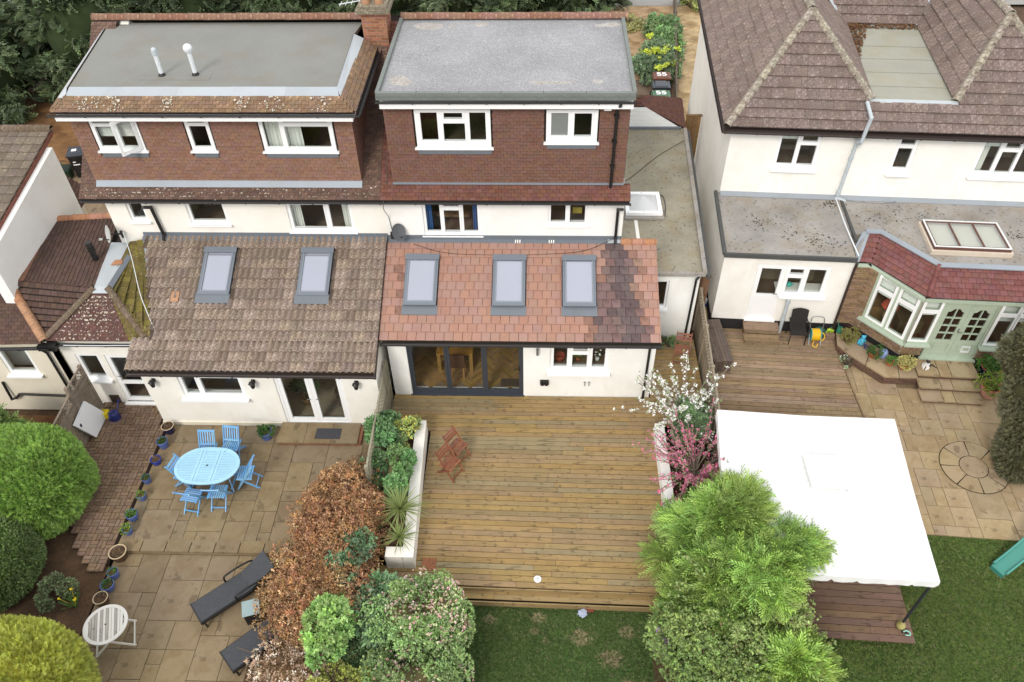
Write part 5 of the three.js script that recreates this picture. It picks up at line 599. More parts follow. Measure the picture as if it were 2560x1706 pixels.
sheet('paved_drive', [[-19.6, -12.6], [-12.4, -12.6], [-12.4, -4.4], [-17, -6.4], [-19.6, -10]], -.405, mat(0xa3917b, { map: T.stone, rough: 1 }));
sheet('bin_stand', [[3.6, -20.0], [6.05, -20.0], [5.9, -15.2], [3.6, -15.2]], -.405, mat(0x7b6c60, { map: T.stone, rough: 1 }));
sheet('road', [[-60, -40], [60, -40], [60, -28.6], [-60, -28.6]], -.4, mat(0xa9a6a0, { map: T.felt, rough: 1 }));
sheet('gravel_yard', [[-16, .6], [-12.5, .6], [-12.5, 2.8], [-16, 2.8]], -.43, mat(0xa9805c, { map: T.gravel, rough: 1 }));
sheet('garden_bed', [[-14, 2.8], [-10.33, 4.6], [-10.33, 11], [-14, 11]], -.45, M.soil);
sheet('garden_bed', [[-6.3, 3.2], [-3.42, 3.2], [-3.42, 12], [-6.3, 12]], -.44, M.soil);
sheet('garden_bed', [[3.3, -.2], [4.6, -.2], [4.6, 12], [2.6, 12], [2.6, 6.2], [3.3, 6.2]], -.36, M.soil, .1);
// random stone slabs on a grid of .3 m
function flagstones(parent, x0, x1, z0, z1, y, mats, name, clip, th = .05, cell = .31, limit = 300) {
  const nx = Math.ceil((x1 - x0) / cell), nz = Math.ceil((z1 - z0) / cell), occ = new Uint8Array(nx * nz), list = [], shapes = [[3, 2], [2, 3], [2, 2], [3, 3], [2, 1], [1, 2], [2, 2], [3, 2], [1, 1]];
  for (let j = 0; j < nz; j++) for (let i = 0; i < nx; i++) { if (occ[j * nx + i]) continue; const c = [...shapes].sort(() => R() - .5); c.push([1, 1]); for (const [a, b] of c) { if (i + a > nx || j + b > nz) continue; let ok = true; for (let q = 0; q < b && ok; q++) for (let p = 0; p < a; p++) if (occ[(j + q) * nx + i + p]) { ok = false; break; } if (!ok) continue; for (let q = 0; q < b; q++) for (let p = 0; p < a; p++) occ[(j + q) * nx + i + p] = 1; const w = a * cell, d = b * cell, x = x0 + i * cell + w / 2, z = z0 + j * cell + d / 2; if (!clip || clip(x, z)) { const gs = pieceGeos(w - .012, th, d - .012, 4); list.push({ pos: V3(x, y - th / 2 + rr(-.004, .004), z), q: new THREE.Quaternion().setFromEuler(new THREE.Euler(rr(-.004, .004), rr(-.006, .006), rr(-.004, .004))), geo: gs[ri(4)], tone: ri(mats.length), area: w * d }); } break; } }
  place(parent, name, list, mats, limit);
}
const slabA = [...tones(0x94866e, 5, .03, { map: T.stone, rough: .95 }, .006), ...tones(0x8d806c, 2, .04, { map: T.stone, rough: .95 })], slabR = tones(0xaf9f84, 5, .07, { map: T.stone, rough: .95 }, .008);
const jointM = mat(0x75654f, { map: T.soil, rough: 1 });
{
  const p = structure('patio'); part(p, 'joint_bed', B(-10.32, -3.9, -.54, -.366, .62, 4.92), jointM);
  flagstones(p, -10.3, -4.0, .95, 4.6, -.35, slabA, 'slab', null); { const l = []; const gs = pieceGeos(.588, .06, .33); for (let x = -10.3; x < -5.4; x += .61) l.push({ pos: V3(x + .3, -.375, 4.77), q: new THREE.Quaternion(), geo: gs[ri(5)], tone: ri(7), area: .2 }); place(p, 'edging_slab', l, slabA, 60); }
  const q = structure('patio'); part(q, 'joint_bed', B(-10.34, -4.5, -.6, -.486, 4.94, 11.4), jointM); part(p, 'step_riser', B(-10.31, -3.9, -.5, -.405, 4.9, 4.938), slabA[0]); flagstones(q, -10.3, -4.6, 4.945, 11, -.47, slabA, 'slab', null, .05, .34);
  const d = thing('door_step', 'low stone doorstep outside the white french doors', 'step', [-5.95, -.35, 1.35]); part(d, 'riser', B(-1.1, 1.18, 0, .1, -.36, .25), mat(0x8d5f49, { map: T.tile })); for (const x of [-1.12, -.38, .36]) part(d, 'slab', B(x, x + .73, .1, .15, -.42, .28), slabA[ri(7)]);
}
{ // brick path in two-by-two weave
  const p = structure('brick_path'); part(p, 'joint_bed', poly([[-12.5, -.372, .1], [-10.33, -.372, .1], [-10.33, -.372, 5.3], [-10.85, -.372, 5.3], [-12.5, -.372, 3.1]], .1), jointM);
  const bm = tones(0x8c7868, 6, .16, { map: T.stone, rough: .95 }, .015), gs = pieceGeos(.192, .05, .09), l = []; const q0 = new THREE.Quaternion(), q1 = new THREE.Quaternion().setFromAxisAngle(V3(0, 1, 0), Math.PI / 2);
  for (let i = 0; i < 11; i++) for (let j = 0; j < 26; j++) for (const k of [0, 1]) { const cx = -12.45 + i * .206 + .103, cz = .14 + j * .206 + .103; if (cz > 3.2 && cx < lerp(-12.4, -10.9, (cz - 3.2) / 2.2)) continue; const t = (i + j) % 2; if (cx > -10.38 || (cz < .95 && cx > -10.5)) continue; l.push({ pos: V3(cx + (t ? 0 : (k - .5) * .103), -.375 + rr(-.004, .004), cz + (t ? (k - .5) * .103 : 0)), q: t ? q0 : q1, geo: gs[ri(5)], tone: ri(6), area: .02 }); }
  place(p, 'brick', l, bm, 300);
}
// right patio, in the frame of the right house
const RP = structure('patio'); RP.position.copy(HR.position); RP.rotation.y = -AR; RP.updateMatrixWorld(true);
{
  part(RP, 'joint_bed', B(3.55, 11.5, -.56, -.466, .1, 7.0), mat(0x7d6e56, { map: T.stone, rough: 1 }));
  const cx = 6.49, cz = 4.88; flagstones(RP, 3.75, 11.4, .1, 7.03, -.45, slabR, 'slab', (x, z) => Math.hypot(x - cx, z - cz) > .5 && !(z < 1.9 && x > 4.9 && x < 7.3), .05, .29);
  for (let k = 0; k < 8; k++) { const s = new THREE.Shape(), a0 = k * Math.PI / 4 + .02, a1 = (k + 1) * Math.PI / 4 - .02; for (let i = 0; i <= 6; i++) { const a = lerp(a0, a1, i / 6); (i ? s.lineTo : s.moveTo).call(s, .84 * Math.cos(a), .84 * Math.sin(a)); } for (let i = 6; i >= 0; i--) { const a = lerp(a0, a1, i / 6); s.lineTo(.37 * Math.cos(a), .37 * Math.sin(a)); } const g = new THREE.ExtrudeGeometry(s, { depth: .05, bevelEnabled: false }); g.rotateX(-Math.PI / 2); g.translate(cx, -.478, cz); part(RP, 'circle_slab', g, slabR[k % 5]); }
  { const g = new THREE.CylinderGeometry(.35, .35, .05, 28); g.translate(cx, -.453, cz); part(RP, 'circle_slab', g, slabR[2]); const rg = new THREE.RingGeometry(.3, .86, 32); rg.rotateX(-Math.PI / 2); rg.translate(cx, -.436, cz); part(RP, 'circle_joint', rg, jointM); }
}
function inR(o) { o.position.applyAxisAngle(V3(0, 1, 0), -AR).add(HR.position); o.rotation.y += -AR; return o; }
// ================= decks =================
const deckMid = [...tones(0xa2885c, 6, .035, { map: T.wood, rough: .75 }, .006), ...tones(0x978463, 2, .05, { map: T.wood, rough: .8 })], deckR = tones(0x9c8468, 6, .17, { map: T.wood, rough: .8 }, .012), deckG = tones(0x806653, 5, .08, { map: T.wood, rough: .8 });
function boards(parent, rows, mats, y, w, th = .028, name = 'deck_board') { // rows: [z, x0, x1, slope]
  const list = []; for (const [z, x0, x1, sl = 0] of rows) { let x = x0; while (x < x1 - .05) { let L = rr(2.4, 4.2); if (x1 - x - L < .9) L = x1 - x; const gs = pieceGeos(3, th, w - .014, 6); const cx = x + L / 2; list.push({ pos: V3(cx, y - th / 2 + rr(-.0015, .0015), z + sl * cx), q: new THREE.Quaternion().setFromAxisAngle(V3(0, 1, 0), -Math.atan(sl)), sx: (L - .006) / 3, geo: gs[ri(6)], tone: ri(mats.length), area: L * w }); x += L; } } place(parent, name, list, mats, 300);
}
{
  const d = thing('timber_deck', 'large brown timber deck in front of the white house', 'deck'); const rows = []; const w = .1475;
  for (let i = 0; i < 40; i++) { const z = .09 + i * w, sl = .021 * Math.min(1, z / 4.5); const x0 = z < 1.36 ? -4.02 : z < 5.5 ? -2.86 : -3.7, x1 = z < 1.0 ? 4.62 : 3.22; rows.push([z - sl * .3, x0, x1, sl]); } for (let i = 1; i < 17; i++) rows.push([.09 - i * w, 3.2, 4.72, 0]);
  boards(d, rows, deckMid, 0, w);
  part(d, 'substructure', [poly([[-4.0, -.045, .05], [4.6, -.045, .05], [4.6, -.045, 1.0], [3.2, -.045, 1.1], [3.2, -.045, 5.95], [-3.65, -.045, 5.82], [-3.65, -.045, 5.5], [-2.86, -.045, 5.4], [-2.86, -.045, 1.4], [-4, -.045, 1.4]], .3), B(3.2, 4.68, -.3, -.045, -2.4, .05)], M.under);
  part(d, 'front_board', [bar([-3.66, -.1, 5.87], [3.2, -.1, 6.0], .03, .15), bar([-3.66, -.28, 6.12], [3.2, -.28, 6.25], .03, .18)], deckMid[1]);
  { const l = []; for (const [z0] of [[5.945], [6.075]]) { let x = -3.64; for (const L of [2.7, 3.6, .55]) { const gs = pieceGeos(3, .028, .125, 6); l.push({ pos: V3(x + L / 2, -.17, z0 + .02 * (x + L / 2) + .0), q: new THREE.Quaternion().setFromAxisAngle(V3(0, 1, 0), -.02), sx: (L - .006) / 3, geo: gs[ri(6)], tone: ri(6), area: L * .12 }); x += L; } } place(d, 'step_board', l, deckMid, 20); part(d, 'step_frame', bar([-3.6, -.28, 5.94], [3.2, -.28, 6.07], .2, .18), M.under); }
}
{
  const d = thing('timber_deck', 'weathered timber deck by the white back door of the right house', 'deck', [HR.position.x, 0, HR.position.z], -AR); const rows = [], w = .152; for (let i = 0; i < 34; i++) { const z = .12 + i * w; rows.push([z, z < 2 ? -.3 : -.45, 3.68 + .012 * i, -.004]); } boards(d, rows, deckR, -.38, w); part(d, 'substructure', B(-.4, 3.6, -.5, -.42, .1, 5.2), M.under); part(d, 'edge_board', bar([3.72, -.43, .15], [4.12, -.43, 5.2], .04, .1), deckR[0]);
}
{
  const d = thing('low_platform', 'low brown timber platform under the white gazebo', 'deck'); const rows = [], w = .168; for (let i = 0; i < 18; i++) rows.push([3.9 + i * w, 4.85, 8.52 - i * .009, .045]); for (const r of rows) r[0] -= .045 * 8.3 - .1; boards(d, rows, deckG, -.2, w); part(d, 'side_board', [bar([4.85, -.36, 6.64], [8.32, -.36, 6.79 + .0], .03, .27), bar([8.5, -.36, 3.9], [8.34, -.36, 6.78], .03, .27)], tones(0x8d5a42, 1, 0, { map: T.wood })[0]); part(d, 'substructure', poly([[4.85, -.235, 3.7], [8.47, -.235, 3.8], [8.3, -.235, 6.76], [4.85, -.235, 6.6]], .25), M.under);
}
// ================= walls, planters, steps =================
{
  const p = thing('raised_planter', 'long cream rendered planter along the left side of the deck', 'planter', [-3.3, 0, 3.4]); const X0 = -3.9 + 3.3, X1 = -2.92 + 3.3; const g = [poly([[-2.93, .5, 1.38], [-2.8, .5, 5.47], [-3.06, .5, 5.47], [-3.2, .5, 1.66], [-3.2, .5, 1.38]], .54), B(-3.9, -3.2, -.04, .5, 1.38, 1.64), B(-3.46, -3.05, -.04, .496, 5.2, 5.47)]; g.forEach(q => q.translate(3.3, 0, -3.4)); part(p, 'planter_wall', g, M.cream); const s = poly([[-3.9, .36, 1.64], [-3.18, .36, 1.64], [-3.05, .36, 5.2], [-3.75, .36, 5.2]], .3); s.translate(3.3, 0, -3.4); part(p, 'soil', s, M.soil);
  const r = thing('raised_planter', 'white painted planter wall at the right edge of the deck under blossom', 'planter', [3.28, 0, 3.2]); const h = B(-.12, .12, -.04, .4, -1.9, 2.6); part(r, 'planter_wall', h, M.white);
}
{
  const t = thing('garden_steps', 'three stone steps up to the sage green double doors', 'steps', [0, 0, 0]); t.position.copy(HR.position); t.rotation.y = -AR; const bm = tones(0x6f5648, 4, .12, { map: T.tile });
  [[-.05, 1.95, 1.3], [-.2, 2.3, 1.9], [-.33, 2.68, 2.25]].forEach(([y, z1, z0], i) => { part(t, 'brick_riser', B(5.76, 7.4, -.47, y - .05, z0, z1 - .03), bm[i]); for (const [a, b] of [[5.72, 6.33], [6.34, 6.66], [6.67, 7.42]]) part(t, 'tread_slab', B(a, b - .012, y - .05, y, z0 - .02, z1), slabR[ri(5)]); });
}
{
  const t = thing('stone_ledge', 'low brick ledge with stone top following the bay, holding flower pots', 'ledge'); t.position.copy(HR.position); t.rotation.y = -AR; const y = -.15; const O = [[3.78, .18], [3.7, .75], [3.95, 1.15], [4.8, 2.0], [5.74, 1.97], [5.74, 1.24], [5.3, 1.24], [4.14, .02]]; part(t, 'brick_face', poly(O.map(p => [p[0] * .985 + .07, y - .05, p[1] * .96 + .03]), .3), tones(0x7a5f50, 1, 0, { map: T.tile })[0]);
  const cut = [[[3.78, .18], [3.7, .75], [3.95, 1.15], [4.35, 1.55], [4.72, .66], [4.14, .02]], [[4.365, 1.565], [4.8, 2.0], [5.2, 1.99], [5.3, 1.24], [4.735, .676]], [[5.22, 1.988], [5.74, 1.97], [5.74, 1.24], [5.32, 1.24]]]; for (const c of cut) part(t, 'coping_slab', poly(c.map(p => [p[0], y, p[1]]), .05), slabR[ri(5)]);
  // brick courses on the faces that show
  const bl = [], bm = tones(0x74594b, 5, .18, { map: T.tile }), gs = pieceGeos(.21, .06, .05); for (const [a, b] of [[[3.95, 1.14], [4.8, 1.975]], [[4.8, 1.975], [5.74, 1.945]], [[3.72, .75], [3.95, 1.14]]]) { const A = V3(a[0], 0, a[1]), Bv = V3(b[0], 0, b[1]), L = A.distanceTo(Bv), u = Bv.clone().sub(A).normalize(), n = V3(-u.z, 0, u.x), q = new THREE.Quaternion().setFromRotationMatrix(tmpM.makeBasis(u, V3(0, 1, 0), n)); for (let j = 0; j < 4; j++) for (let s = (j % 2) * -.11; s < L; s += .222) { const c0 = Math.max(0, s), c1 = Math.min(L, s + .21); if (c1 - c0 > .05) bl.push({ pos: A.clone().addScaledVector(u, (c0 + c1) / 2).setY(-.43 + j * .068), q, sx: (c1 - c0) / .21, geo: gs[ri(5)], tone: ri(5), area: .013 }); } } place(t, 'brick', bl, bm, 120);
}
// ================= fences =================
function fence(label, p, q, y0, h, tr = 0, mW = M.fenceWood, gap = .012, sw = .1) {
  const P = V3(p[0], y0, p[1]), Q = V3(q[0], y0, q[1]), L = P.distanceTo(Q), u = Q.clone().sub(P).normalize(), t = thing('garden_fence', label, 'fence', [P.x, P.y, P.z], Math.atan2(-u.z, u.x)); const np = Math.max(1, Math.round(L / 1.83)), hs = h - tr;
  for (let i = 0; i <= np; i++) part(t, 'post', B(L * i / np - .045, L * i / np + .045, 0, h + .04, -.045, .045), mW);
  part(t, 'rail', [B(0, L, .2, .28, -.06, -.02)], mW); part(t, 'rail', [B(0, L, hs - .14, hs - .06, -.06, -.02)], mW); if (tr) { part(t, 'rail', B(0, L, h - .04, h, -.025, .025), mW); part(t, 'rail', B(0, L, hs - .01, hs + .03, -.03, .03), mW); }
  const gs = [0, 1, 2, 3].map(i => boxUV(B(0, sw - gap, 0, hs, 0, .018), i * .4, 0).rotateY(0)); const tn = tones('#' + mW.color.getHexString(), 4, .14, { map: T.wood, rough: .9 }); const ns = Math.floor(L / sw); for (let i = 0; i < ns; i++) { const m = new THREE.Mesh(gs[ri(4)], tn[ri(4)]); m.name = 'slat'; m.position.set(i * sw, rr(-.01, .01) + .03, -.02); m.castShadow = m.receiveShadow = true; t.add(m); }
  if (tr) { const g = []; for (let x = -tr; x < L; x += .13) { for (const s of [1, -1]) { let a = [x, s > 0 ? hs : h], b = [x + tr, s > 0 ? h : hs]; if (a[0] < 0) { const k = -a[0] / tr; a = [0, lerp(a[1], b[1], k)]; } if (b[0] > L) { const k = (L - a[0]) / (b[0] - a[0]); b = [L, lerp(a[1], b[1], k)]; } g.push(bar([a[0], a[1], s * .008], [b[0], b[1], s * .008], .012, .022)); } } part(t, 'trellis', g, mW); }
  return t;
}
fence('grey slatted fence with trellis top between the two decks', [4.9, -3.2], [4.62, 3.2], -.4, 1.65, .35, mat(0xa39682, { map: T.wood, rough: .9 }));
fence('weathered lattice-topped fence between the white planter and the lichened lean-to', [-4.1, .12], [-4.06, 3.6], -.35, 1.75, .6, mat(0xa09a84, { map: T.wood, rough: .9 }));
fence('tall grey board fence panel beside the brick path near the cream wall', [-12.4, .42], [-12.4, 1.24], -.42, 1.85, .3);
fence('lower grey board fence panel beside the brick path near the clipped hedge', [-12.42, 1.27], [-12.36, 3.4], -.42, 1.62, .3);
fence('thin post and rail fence between the gravel drives at the back', [5.72, -15.4], [7.25, -29], -.4, 1.1, 0, mat(0x7c6f60, { map: T.wood, rough: .9 }), .012, .14);
// ================= furniture =================
function foldingChair(name, label, pos, turn, mats, horiz, group) { // faces +z
  const t = thing(name, label, 'chair', pos, turn, group), m = () => mats[ri(mats.length)], w = .21;
  for (const s of [-1, 1]) { part(t, 'leg', bar([s * w, 0, .27], [s * w, .9, -.27], .022, .045, [0, .5, .86]), m()); part(t, 'leg', bar([s * (w - .03), 0, -.3], [s * (w - .03), .44, .2], .022, .045, [0, .7, -.7]), m()); part(t, 'seat_rail', bar([s * (w - .005), .43, -.19], [s * (w - .005), .43, .21], .03, .03), m()); }
  if (horiz) for (let i = 0; i < 7; i++) part(t, 'seat_slat', B(-w + .01, w - .01, .44, .456, -.18 + i * .056, -.18 + i * .056 + .038), m()); else for (let i = 0; i < 7; i++) part(t, 'seat_slat', B(-.185 + i * .055, -.185 + i * .055 + .036, .44, .456, -.19, .21), m());
  const bz = y => .27 - .6 * y - .0; const zb = y => lerp(.27, -.27, y / .9);
  if (horiz) { for (const y of [.84, .765, .70]) part(t, 'back_slat', bar([-w, y, zb(y)], [w, y, zb(y)], .018, .055, [0, .86, -.5]), m()); } else { part(t, 'back_rail', bar([-w, .87, zb(.87)], [w, .87, zb(.87)], .022, .05, [0, .86, -.5]), m()); part(t, 'back_rail', bar([-w, .55, zb(.55)], [w, .55, zb(.55)], .022, .035, [0, .86, -.5]), m()); for (let i = 0; i < 6; i++) { const x = -.16 + i * .064; part(t, 'back_slat', bar([x, .55, zb(.55)], [x, .86, zb(.86)], .03, .012, [0, .5, .86]), m()); } }
  part(t, 'stretcher', bar([-w, .1, .21], [w, .1, .21], .02, .04), m()); part(t, 'stretcher', bar([-w, .07, -.22], [w, .07, -.22], .02, .04), m()); return t;
}
const py = -.35, PI = Math.PI, gBlue = 'blue folding chairs around the oval table';
foldingChair('folding_chair', 'pale blue folding chair behind the table, nearer the brick path', [-8.74, py, 2.1], 0, blues, false, gBlue);
foldingChair('folding_chair', 'pale blue folding chair behind the table, nearer the french doors', [-8.14, py, 1.95], -.08, blues, false, gBlue);
foldingChair('folding_chair', 'pale blue folding chair at the left end of the oval table', [-9.12, py, 2.9], PI / 2 - .2, blues, true, gBlue);
foldingChair('folding_chair', 'pale blue folding chair pulled out at the right end of the oval table', [-7.5, py, 2.87], -PI / 2 + .05, blues, true, gBlue);
foldingChair('folding_chair', 'pale blue folding chair in front of the table with crosswise seat slats', [-8.7, py, 3.6], PI - .15, blues, true, gBlue);
foldingChair('folding_chair', 'pale blue folding chair in front of the table with lengthwise seat slats', [-8.07, py, 3.48], PI + .02, blues, false, gBlue);
{
  const t = thing('oval_table', 'pale blue slatted oval garden table on the stone patio', 'table', [-8.44, py, 2.87]), a = .835, b = .585, st = .3; // racetrack oval
  const ov = (x, z, k) => { const s = []; for (let i = 0; i < 40; i++) { const th = i / 40 * 2 * PI, c = Math.cos(th), n = Math.sin(th); s.push([Math.sign(c) * (st * .5 * Math.min(1, Math.abs(c) * 3)) + c * (x - st * .5), n * z]); } return s; };
  const xin = z => { const n = clamp(Math.abs(z) / (b - .08), 0, .999), c = Math.sqrt(1 - n * n); return st * .5 * Math.min(1, c * 3) + c * (a - .08 - st * .5); };
  const rim = slab([0, .73, 0], X, [0, 0, -1], ov(a, b), [ov(a - .085, b - .085)], .03, .003); part(t, 'rim', rim, tableBlue);
  for (const x of [-.27, -.19, .19, .27]) part(t, 'cross_bar', B(x - .035, x + .035, .702, .731, -b + .07, b - .07), tableBlue);
  for (let z = -.48; z < .49; z += .052) { const e = xin(z) - .0; for (const [p, q] of [[-e - .02, -.305], [-.155, .155], [.305, e + .02]]) if (q - p > .05) part(t, 'slat', B(p, q, .708, .726, z - .0215, z + .0215), tableBlue); }
  part(t, 'parasol_hole', cyl([0, .725, 0], [0, .733, 0], .025, .025, 10), M.black);
  for (const sx of [-1, 1]) { for (const sz of [-1, 1]) part(t, 'leg', bar([sx * .6, 0, sz * .3], [sx * .25, .7, -sz * .3], .03, .06), blues[1]); part(t, 'stretcher', bar([sx * .55, .1, -.28], [sx * .55, .1, .28], .03, .04), blues[1]); } part(t, 'apron', B(-.6, .6, .64, .7, -.02, .02), blues[1]);
}
const redW = tones(0x955f4a, 4, .12, { map: T.wood, rough: .65 }), gRed = 'reddish folding chairs on the deck';
foldingChair('folding_chair', 'reddish wooden folding chair on the deck, the one nearer the house', [-2.05, 0, 2.19], PI / 2 - .57, redW, true, gRed);
foldingChair('folding_chair', 'reddish wooden folding chair on the deck, the one nearer the planter plants', [-2.19, 0, 2.71], PI / 2 - .57, redW, true, gRed);
foldingChair('folding_chair', 'reddish wooden chair in the passage beside the slatted fence', [4.22, 0, -1.45], -.2, redW, true);
{
  const t = thing('round_table', 'weathered white round garden table by the yellow conifer', 'table', [-9.46, -.47, 7.1], .35), r = .47, wm = tones(0xdcdad2, 4, .07, { map: T.stain, rough: .7 }), wm2 = tones(0xb9b4ab, 2, .08, { map: T.wood });
  const ci = (k) => Array.from({ length: 36 }, (_, i) => [k * Math.cos(i / 18 * PI), k * Math.sin(i / 18 * PI)]); part(t, 'rim', slab([0, .7, 0], X, [0, 0, -1], ci(r), [ci(r - .07)], .03, .003), wm[2]); for (let x = -.385; x < .39; x += .06) { const e = Math.sqrt(Math.max(0, (r - .06) ** 2 - x * x)); if (e > .06) part(t, 'slat', B(x - .026, x + .026, .675, .696, -e, e), R() < .25 ? wm2[ri(2)] : wm[ri(4)]); } part(t, 'parasol_hole', cyl([0, .69, 0], [0, .7, 0], .02, .02, 8), M.black);
  for (const s of [-1, 1]) { part(t, 'leg', bar([s * .42, 0, .3], [s * -.2, .67, .3], .025, .05), wm[0]); part(t, 'leg', bar([s * .42, 0, -.3], [s * -.2, .67, -.3], .025, .05), wm[1]); part(t, 'stretcher', bar([s * .4, .03, -.32], [s * .4, .03, .32], .03, .05), wm[0]); }
}
function lounger(label, foot, dir, group) { // local x from foot to head
  const t = thing('sun_lounger', label, 'sun lounger', [foot[0], -.47, foot[1]], Math.atan2(-dir[1], dir[0]), group), fab = mat(0x4a4c50, { rough: .85, map: T.fleck }), fr = M.black, w = .275;
  part(t, 'bed', [B(.0, 1.22, .3, .335, -w, w)], fab); const bx = 1.23, ang = .42, L = .72; part(t, 'backrest', bar([bx, .325, 0], [bx + L * Math.cos(ang), .325 + L * Math.sin(ang), 0], w * 2, .03), fab);
  part(t, 'frame', [B(-.01, 1.85, .24, .31, -w - .03, -w), B(-.01, 1.85, .24, .31, w, w + .03), B(-.03, .0, .24, .33, -w - .03, w + .03), B(1.82, 1.85, .24, .3, -w, w)], fr); part(t, 'side_skirt', [B(0, 1.22, .2, .3, -w - .012, -w + .0), B(0, 1.22, .2, .3, w, w + .012)], fr);
  for (const s of [-1, 1]) { part(t, 'leg', bar([.06, 0, s * w], [.04, .26, s * w], .04, .04), fr); part(t, 'leg', bar([1.55, .06, s * w], [1.5, .26, s * w], .04, .04), fr); part(t, 'armrest', tube([[.85, .3, s * (w + .03)], [.87, .5, s * (w + .035)], [1.0, .53, s * (w + .04)], [1.35, .53, s * (w + .04)], [1.55, .48, s * (w + .035)], [1.62, .3, s * (w + .03)]], .025, 30, 6), fr); part(t, 'wheel', cyl([1.68, .09, s * (w + .01)], [1.68, .09, s * (w + .05)], .09, .09, 16), fr); } part(t, 'back_support', bar([1.6, .28, 0], [1.78, .5, 0], .3, .02), fr); return t;
}
lounger('black sun lounger with raised back on the lower patio beside the step edge', [-7.69, 6.61], [.9, -.79], 'black sun loungers');
lounger('black sun lounger half hidden under the brown hedge twigs', [-6.67, 7.7], [.74, -.71], 'black sun loungers');
{ const t = thing('side_table', 'small black side table with glass top between the loungers', 'table', [-6.44, -.47, 6.51], .3); part(t, 'body', [B(-.17, .17, .0, .43, -.17, .17)], M.black); part(t, 'glass_top', B(-.195, .195, .435, .445, -.195, .195), mat(0x8fa3a4, { rough: .08 })); for (const [x, z] of [[-.15, -.15], [.15, -.15], [-.15, .15], [.15, .15]]) part(t, 'fixing', cyl([x, .445, z], [x, .45, z], .015, .015, 8), M.steel); }
// gazebo
{
  const t = thing('gazebo', 'large white fabric gazebo standing over the low platform', 'gazebo', [6.33, -.2, 4.4]); const C = [[8.22, 6.66], [8.64, 2.36], [4.43, 2.13], [4.01, 6.43]].map(([x, z]) => V3(x - 6.33, 2.15, z - 4.4)), pk = V3(.07, 2.78, -.07), N = 14;
  const pos = [], V = (p) => pos.push(p.x, p.y, p.z), tri = (a, b, c) => { V(a); V(b); V(c); };
  for (let s = 0; s < 4; s++) { const A = C[s], Bc = C[(s + 1) % 4]; const P = (i, j) => { const e = A.clone().lerp(Bc, i / N), q = e.clone().lerp(pk, j / 6); q.y += -.10 * Math.sin(j / 6 * PI) + .05 * Math.abs(i / N - .5) * 2 * (1 - j / 6) - .05 + .006 * Math.sin(i * 2.1 + j * 1.7 + s); return q; }; for (let i = 0; i < N; i++) for (let j = 0; j < 6; j++) { tri(P(i, j), P(i, j + 1), P(i + 1, j)); if (j < 5) tri(P(i + 1, j), P(i, j + 1), P(i + 1, j + 1)); } }
  const g = new THREE.BufferGeometry(); g.setAttribute('position', new THREE.Float32BufferAttribute(pos, 3)); g.computeVertexNormals(); part(t, 'canopy', g, M.fabric);
  const vp = []; for (let s = 0; s < 4; s++) { const A = C[s], Bc = C[(s + 1) % 4], out = A.clone().add(Bc).multiplyScalar(.5).setY(0).normalize().multiplyScalar(.012), n = 66; for (let i = 0; i < n; i++) { const y = k => .05 * Math.abs(k / n - .5) * 2 - .05, p = A.clone().lerp(Bc, i / n).add(V3(0, y(i), 0)), q = A.clone().lerp(Bc, (i + 1) / n).add(V3(0, y(i + 1), 0)), dp = k => { const q = (k / n * 8) % 1, e = Math.min(q, 1 - q); return .19 - .085 * ss(.09, 0, e); }; const lo = (v, k) => v.clone().add(V3(0, -dp(k), 0)).addScaledVector(out, 1 + .6 * Math.sin(k * .9)); const p2 = lo(p, i), q2 = lo(q, i + 1); for (const v of [p, p2, q, q, p2, q2]) vp.push(v.x, v.y, v.z); } }
  const vg = new THREE.BufferGeometry(); vg.setAttribute('position', new THREE.Float32BufferAttribute(vp, 3)); vg.computeVertexNormals(); part(t, 'valance', vg, M.fabric);
  const cs = [[-.37, -.51], [-.37, .33], [.49, .38], [.45, -.46]].map(([x, z]) => V3(x, 2.72, z)), cp = []; for (let s = 0; s < 4; s++) { const a = cs[s], b = cs[(s + 1) % 4], k = V3(.05, 2.86, -.06); for (const v of [a, b, k]) cp.push(v.x, v.y, v.z); const a2 = a.clone().setY(2.64), b2 = b.clone().setY(2.64); for (const v of [a, a2, b, b, a2, b2]) cp.push(v.x, v.y, v.z); } const cg = new THREE.BufferGeometry(); cg.setAttribute('position', new THREE.Float32BufferAttribute(cp, 3)); cg.computeVertexNormals(); part(t, 'vent_cap', cg, M.fabric);
  for (const c of C) { const b = V3(c.x * .955, 0, c.z * .955), e = V3(c.x * .965, 2.06, c.z * .965); part(t, 'post', cyl(b, e, .032, .032, 10), mat(0x3d4147, { rough: .4, metal: .4 })); part(t, 'base_weight', at(lathe([[0, 0], [.1, 0], [.1, .08], [.07, .14], [.045, .16], [.045, .22], [0, .22]], 14), b.x, 0, b.z), mat(0xa9a067, { map: T.stain })); }
  part(t, 'roof_frame', [0, 1, 2, 3].map(s => [cyl(C[s].clone().multiplyScalar(.96).setY(2.0), C[(s + 1) % 4].clone().multiplyScalar(.96).setY(2.0), .018, .018, 8)]), mat(0x3d4147, { rough: .4, metal: .4 }));
}
